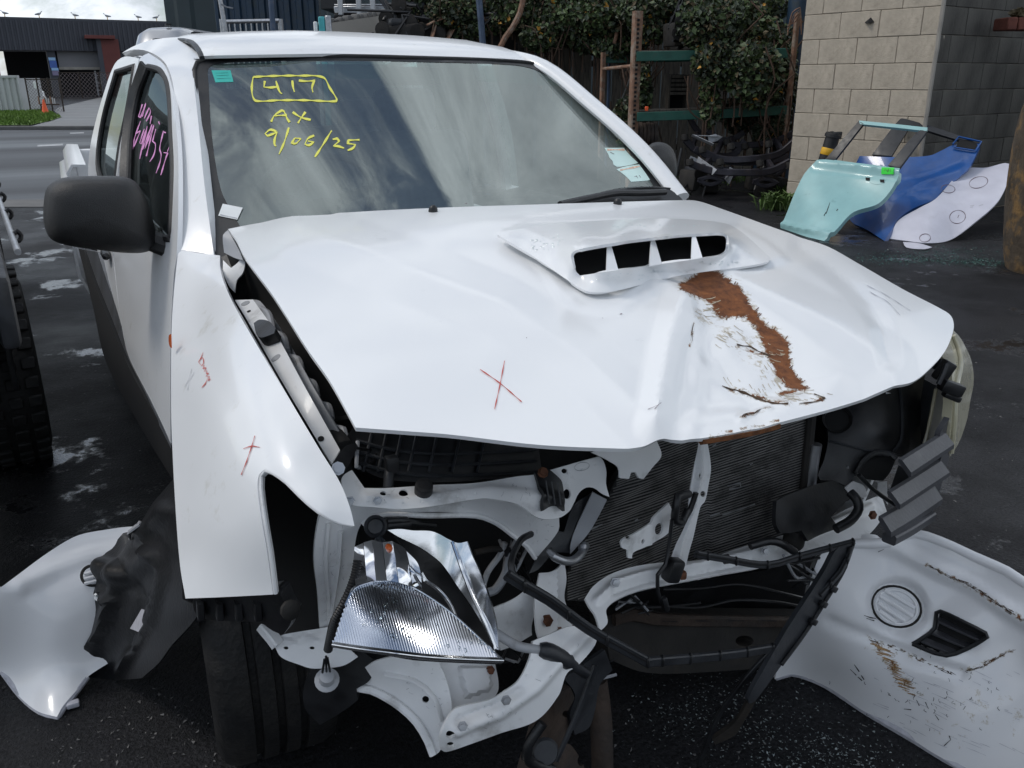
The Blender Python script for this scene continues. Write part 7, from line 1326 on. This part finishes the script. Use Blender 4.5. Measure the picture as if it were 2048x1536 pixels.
rb_o = [(1640, 1110), (1700, 1085), (1773, 1082), (1797, 1073), (1829, 1065), (1879, 1079), (1945, 1109), (2011, 1139), (2048, 1162), (2120, 1205), (2200, 1270), (2240, 1400), (2180, 1560), (2040, 1600), (1960, 1562), (1889, 1518), (1829, 1481), (1731, 1422), (1648, 1373), (1615, 1355), (1582, 1346), (1549, 1357), (1560, 1320), (1600, 1250)]
def bscuff(X):
    s = .10+.30*np.exp(-((X[:, 0]-1960)/140.)**2-((X[:, 1]-1420)/90.)**2)
    for pl, w in (([(1740, 1280), (1790, 1300), (1900, 1348)], 9), ([(1742, 1288), (1775, 1330), (1830, 1388)], 26), ([(1850, 1128), (1950, 1180), (2048, 1232)], 9), ([(1920, 1345), (1990, 1320), (2030, 1300)], 9)): s = np.maximum(s, .5-.25*pld(X, pl)/w)
    return np.clip(s, 0, 1)
def brust(X):
    r = np.zeros(len(X))
    for pl, w in (([(1738, 1281), (1790, 1298), (1850, 1325), (1900, 1346)], 5), ([(1855, 1128), (1900, 1152), (1940, 1172)], 5), ([(1950, 1178), (2000, 1208), (2048, 1236)], 7), ([(1958, 1336), (1990, 1318), (2026, 1300)], 5)): r = np.maximum(r, .55-.3*pld(X, pl)/w)
    for i in range(9): r = np.maximum(r, .58-.3*pld(X, [(1746+i*9, 1290+i*12), (1780+i*8, 1302+i*11)])/3.)
    return np.clip(r, 0, 1)
rbp = thing('bumper_cover', at(1700, 1400, 'z', 0.), 'torn white bumper half with blanked fog lamp and black vent beside the broken glass', 'bumper', 'torn front bumper pieces')
vent = [(1825, 1288), (1846, 1274), (1864, 1255), (1871, 1225), (1880, 1222), (1930, 1245), (1972, 1266), (1975, 1273), (1950, 1290), (1910, 1308), (1893, 1311), (1870, 1306)]
skin = panel('bumper_skin', rb_o, RBf, M['bumperpaint'], rbp, holes=[vent], step=10, th=.028, attrs={'rust': brust, 'scuff': bscuff}, angle=60)
fogc = [ell(1795, 1214, 46, 40, .35)][0]
panel('fog_recess', ell(1795, 1214, 50, 44, .35), offs(RBf, .002), M['paint'], rbp, step=8, th=.002); rbp.children[-1].data.materials[0] = M['bumperpaint']
fog = panel('fog_lamp_blank', ell(1794, 1214, 43, 37, .35), offs(RBf, .007), M['paint'], rbp, step=8, th=.006); fog.data.materials[0] = M['bumperpaint']
sweep('fog_gap', [RBf.p(x, y, .004) for x, y in ell(1794, 1214, 45, 39, .35, 30)], circ(.0032, 6), M['frame'], rbp, .015)
sweep('fog_rim', [RBf.p(x, y, .009) for x, y in ell(1794, 1214, 39, 33, .35, 30)], circ(.004, 6), M['bumperpaint'], fog, .015)
for (a, b) in (((1772, 1181), (1828, 1216)), ((1762, 1192), (1824, 1232)), ((1758, 1206), (1810, 1242)), ((1760, 1222), (1792, 1244))): sweep('fog_slat', [RBf.p(a[0], a[1], .011), RBf.p((a[0]+b[0])/2, (a[1]+b[1])/2, .0115), RBf.p(b[0], b[1], .011)], circ(.006, 8, .005), M['bumperpaint'], fog, .02)
vp = panel('vent_insert', vent, offs(RBf, -.022), M['void'], rbp, step=10, th=.004)
for (a, b) in (((1868, 1236), (1962, 1281)), ((1858, 1262), (1935, 1298)), ((1842, 1280), (1905, 1308))): sweep('vent_louvre', [RBf.p(a[0], a[1], -.014), RBf.p(b[0], b[1], -.014)], rect(.006, .022), M['greyplastic'], vp, .05)
sweep('lower_lip', [RBf.p(x, y, -.012) for x, y in ((1552, 1357), (1582, 1348), (1615, 1357), (1648, 1375), (1731, 1424), (1829, 1483), (1889, 1520), (1960, 1564))], circ(.013, 8), M['labelw'], rbp, .03)
sweep('upper_lip', [RBf.p(x, y, -.006) for x, y in ((1700, 1087), (1773, 1084), (1797, 1076), (1829, 1069), (1879, 1083), (1945, 1113), (2011, 1143), (2048, 1166), (2120, 1208))], circ(.012, 10), M['bumperpaint'], rbp, .03)
sweep('vent_frame', [RBf.p(x, y, .001) for x, y in vent+[vent[0]]], circ(.005, 6), M['black'], rbp, .02)
strokes('black_scuffs', [[(1726, 1229), (1745, 1236), (1760, 1241)], [(1731, 1235), (1750, 1242)], [(1900, 1470), (1903, 1478), (1890, 1490)], [(1700, 1340), (1712, 1352)], [(1708, 1330), (1718, 1345)], [(1715, 1355), (1724, 1362)], [(1722, 1352), (1728, 1360)], [(1833, 1400), (1838, 1412)], [(1850, 1405), (1856, 1418)], [(1840, 1300), (1846, 1296)], [(1756, 1104), (1764, 1098)], [(1870, 1430), (1878, 1440)], [(1808, 1418), (1822, 1420)]], RBf, 2., M['frame'], rbp)
strokes('fine_scratches', [[(1800+rng.uniform(-60, 200), 1400+rng.uniform(-80, 80))]*1+[] or None for _ in range(0)] or [[(x, y), (x+l, y+l*.45)] for x, y, l in zip(rng.uniform(1740, 2040, 60), rng.uniform(1330, 1500, 60), rng.uniform(6, 40, 60))], RBf, .8, M['labelw'], rbp)
r_ = np.random.default_rng(9); sp = []
for k in range(46): t = k/45; x, y = 1745+t*70+r_.normal()*5, 1288+t*95+r_.normal()*3; l = r_.uniform(8, 34)*(1-.3*t); sp.append([(x, y), (x+l*.5, y+l*.16), (x+l, y+l*.34)])
tag(strokes('rust_streaks', sp, RBf, 1.8, mat('ochre_scuff', (.34, .20, .08), .8, var=.4, scale=40), rbp, .0008), kind='stuff')
sp = []
for pl, n_ in (([(1738, 1281), (1790, 1298), (1850, 1325), (1900, 1347)], 60), ([(1855, 1128), (1900, 1152), (1945, 1172), (2000, 1206), (2050, 1238)], 80), ([(1925, 1347), (1960, 1335), (1990, 1318), (2026, 1300)], 40)):
    Q = np.array(spline(pl, 2))
    for k in range(n_): i_ = int(r_.integers(len(Q)-1)); p = Q[i_]+r_.normal(size=2)*[2, 1.6]; t_ = Q[i_+1]-Q[i_]; t_ = t_/np.linalg.norm(t_)+r_.normal(size=2)*.06; l = r_.uniform(3, 16); sp.append([tuple(p), tuple(p+t_*l*.5), tuple(p+t_*l)])
tag(strokes('edge_wear', sp, RBf, 1.2, M['darkrust'], rbp, .0008), kind='stuff')
sp = [[(x, y), (x+r_.normal()*2, y+3), (x+r_.normal()*3, y+r_.uniform(3, 9))] for x, y in zip(r_.normal(1845, 75, 55), r_.normal(1395, 42, 55))]
tag(strokes('stone_chips', sp, RBf, 1.1, M['frame'], rbp, .0008), kind='stuff')
LBp = S3((267, 1053, 'z', .36), (153, 1072, 'z', .36), (38, 1148, 'z', .33), (0, 1179, 'z', .32), (170, 1150, 'z', .29), (0, 1347, 'z', .03), (76, 1423, 'z', .01), (114, 1434, 'z', .01), (175, 1354, 'z', .04), (100, 1280, 'z', .16), (300, 1250, 'z', .12), (300, 1080, 'z', .34),
         disp=lambda X: .014*sm(1-pld(X, [(40, 1170), (110, 1135), (180, 1110), (280, 1095)])/30))
lbp = thing('bumper_cover', at(90, 1420, 'z', 0.), 'torn white bumper end lying under the loose black wheel arch liner', 'bumper', 'torn front bumper pieces')
panel('bumper_skin', [(310, 1056), (267, 1053), (214, 1059), (153, 1072), (95, 1106), (38, 1148), (0, 1176), (-40, 1205), (-80, 1270), (-40, 1320), (0, 1347), (38, 1393), (76, 1423), (114, 1434), (126, 1412), (153, 1381), (175, 1354), (240, 1310), (300, 1250), (320, 1150)], LBp, M['bumperpaint'], lbp, step=10, th=.028, attrs={'rust': lambda X: np.zeros(len(X)), 'scuff': lambda X: np.full(len(X), .1)}, angle=60)
panel('fog_recess', ell(184, 1152, 24, 22), offs(LBp, .002), M['bumperpaint'], lbp, step=7, th=.002); f2 = panel('fog_lamp_blank', ell(185, 1153, 19, 17), offs(LBp, .005), M['bumperpaint'], lbp, step=6, th=.004)
sweep('lower_lip', [LBp.p(x, y, -.010) for x, y in ((0, 1345), (38, 1391), (76, 1421), (112, 1431), (125, 1411), (152, 1380), (174, 1353))], circ(.010, 8), M['labelw'], lbp, .03)
sweep('fog_gap', [LBp.p(x, y, .003) for x, y in ell(184, 1152, 21, 19, 0, 24)], circ(.004, 6), M['frame'], lbp, .02)
for i in range(3): sweep('fog_slat', [LBp.p(168, 1150+i*9, .010), LBp.p(200, 1142+i*9, .010)], circ(.005, 6), M['bumperpaint'], f2, .02)
tag(box('bumper_clip', at(146, 1408, 'z', .012), (.03, .02, .015), M['labelw'], lbp, bev=.004))

# ------------------------------------------------------------------ neighbouring truck, seen edge on at the left
nb = thing('four_wheel_drive', (-2.2, 4., 0), 'tall dark four wheel drive with chunky tyre and side rail parked alongside the pickup', 'truck')
a0 = R(4.6); ux, uy = np.array([math.cos(a0), math.sin(a0), 0]), np.array([-math.sin(a0), math.cos(a0), 0])
o0 = np.array([-1.235, 2.6, 0.]); q_ = lambda s, l, z: o0+ux*s+uy*l+np.array([0, 0, z])      # s: outward to the pickup, l: along, z
def nbox(nm, s0, s1, l0, l1, z0, z1, mm, bev=.02, par=nb): return box(nm, q_((s0+s1)/2, (l0+l1)/2, (z0+z1)/2), (s1-s0, l1-l0, z1-z0), M[mm], par, rz=a0, bev=bev)
nbox('deck_side', -.05, .0, -1.0, 2.2, .84, 1.04, 'greyblack', .02); nbox('deck', -1.8, -.05, -1.0, 2.2, .86, .98, 'greyblack')
nbox('body', -1.8, -.10, 2.25, 5.6, .55, 1.15, 'greyblack', .06); cabn = nbox('cab', -1.72, -.2, 2.3, 4.1, 1.15, 1.95, 'black', .12)
nbox('side_window', -.2, -.19, 2.5, 3.9, 1.25, 1.8, 'darkglass', .003, cabn)
nbox('headboard', -1.75, -.16, 2.1, 2.2, .98, 1.9, 'greyblack', .02); nbox('chassis', -1.3, -.5, -.8, 5.5, .5, .75, 'frame')
nbox('mudguard', -.34, -.06, -.10, 1.0, .80, .88, 'black', .03); nbox('mudguard_skirt', -.05, -.03, -.12, .10, .46, .84, 'black', .006)
rail = tube('tie_rail', [q_(.035, -.78, 1.06), q_(.035, 2.15, 1.06)], .009, M['steel'], nb, 10, .5)
for i in range(5):
    c = q_(.04, -.45+i*.55, 1.06); tube('tie_hook', [c, c+ux*.010+[0, 0, .012], c+ux*.02-[0, 0, .004], c+ux*.012-[0, 0, .02], c-[0, 0, .022]], .007, M['black'], rail, 8, .01)
for s in (-.085, -1.6):
    for l in (.42, 4.6):
        c = q_(s, l, .40); w_ = lathe('wheel', [(0, -.09), (.2, -.1), (.24, -.12), (.33, -.135), (.375, -.12), (.395, -.09), (.395, .09), (.375, .12), (.33, .135), (.24, .12), (.2, .1), (0, .09)], c, ux, M['tyre'], nb, 40)
        if s > -1 and l > 0:
            for k in range(34):
                a = 6.283*k/34
                for t in (-.1, -.035, .035, .1): box('tread_block', c+ux*t+uy*.397*math.cos(a+.09*(t > 0))+np.array([0, 0, .397*math.sin(a+.09*(t > 0))]), (.05, .045, .018), M['tyre'], w_, rz=a0, rx=a+math.pi/2+.09*(t > 0), bev=.005, seg=1)
            lathe('rim', [(0, .01), (.06, .02), (.16, .0), (.2, .02), (.2, -.03), (0, -.03)], c+ux*.09, ux, M['steel'], w_, 24)
nbox('side_step', -.10, .02, 1.3, 2.6, .42, .48, 'greyblack', .01); nbox('lamp_bracket', -.10, -.03, 1.95, 2.2, .98, 1.10, 'steel', .01); nbox('side_marker', -.03, -.015, 2.0, 2.1, 1.06, 1.10, 'amber', .004)
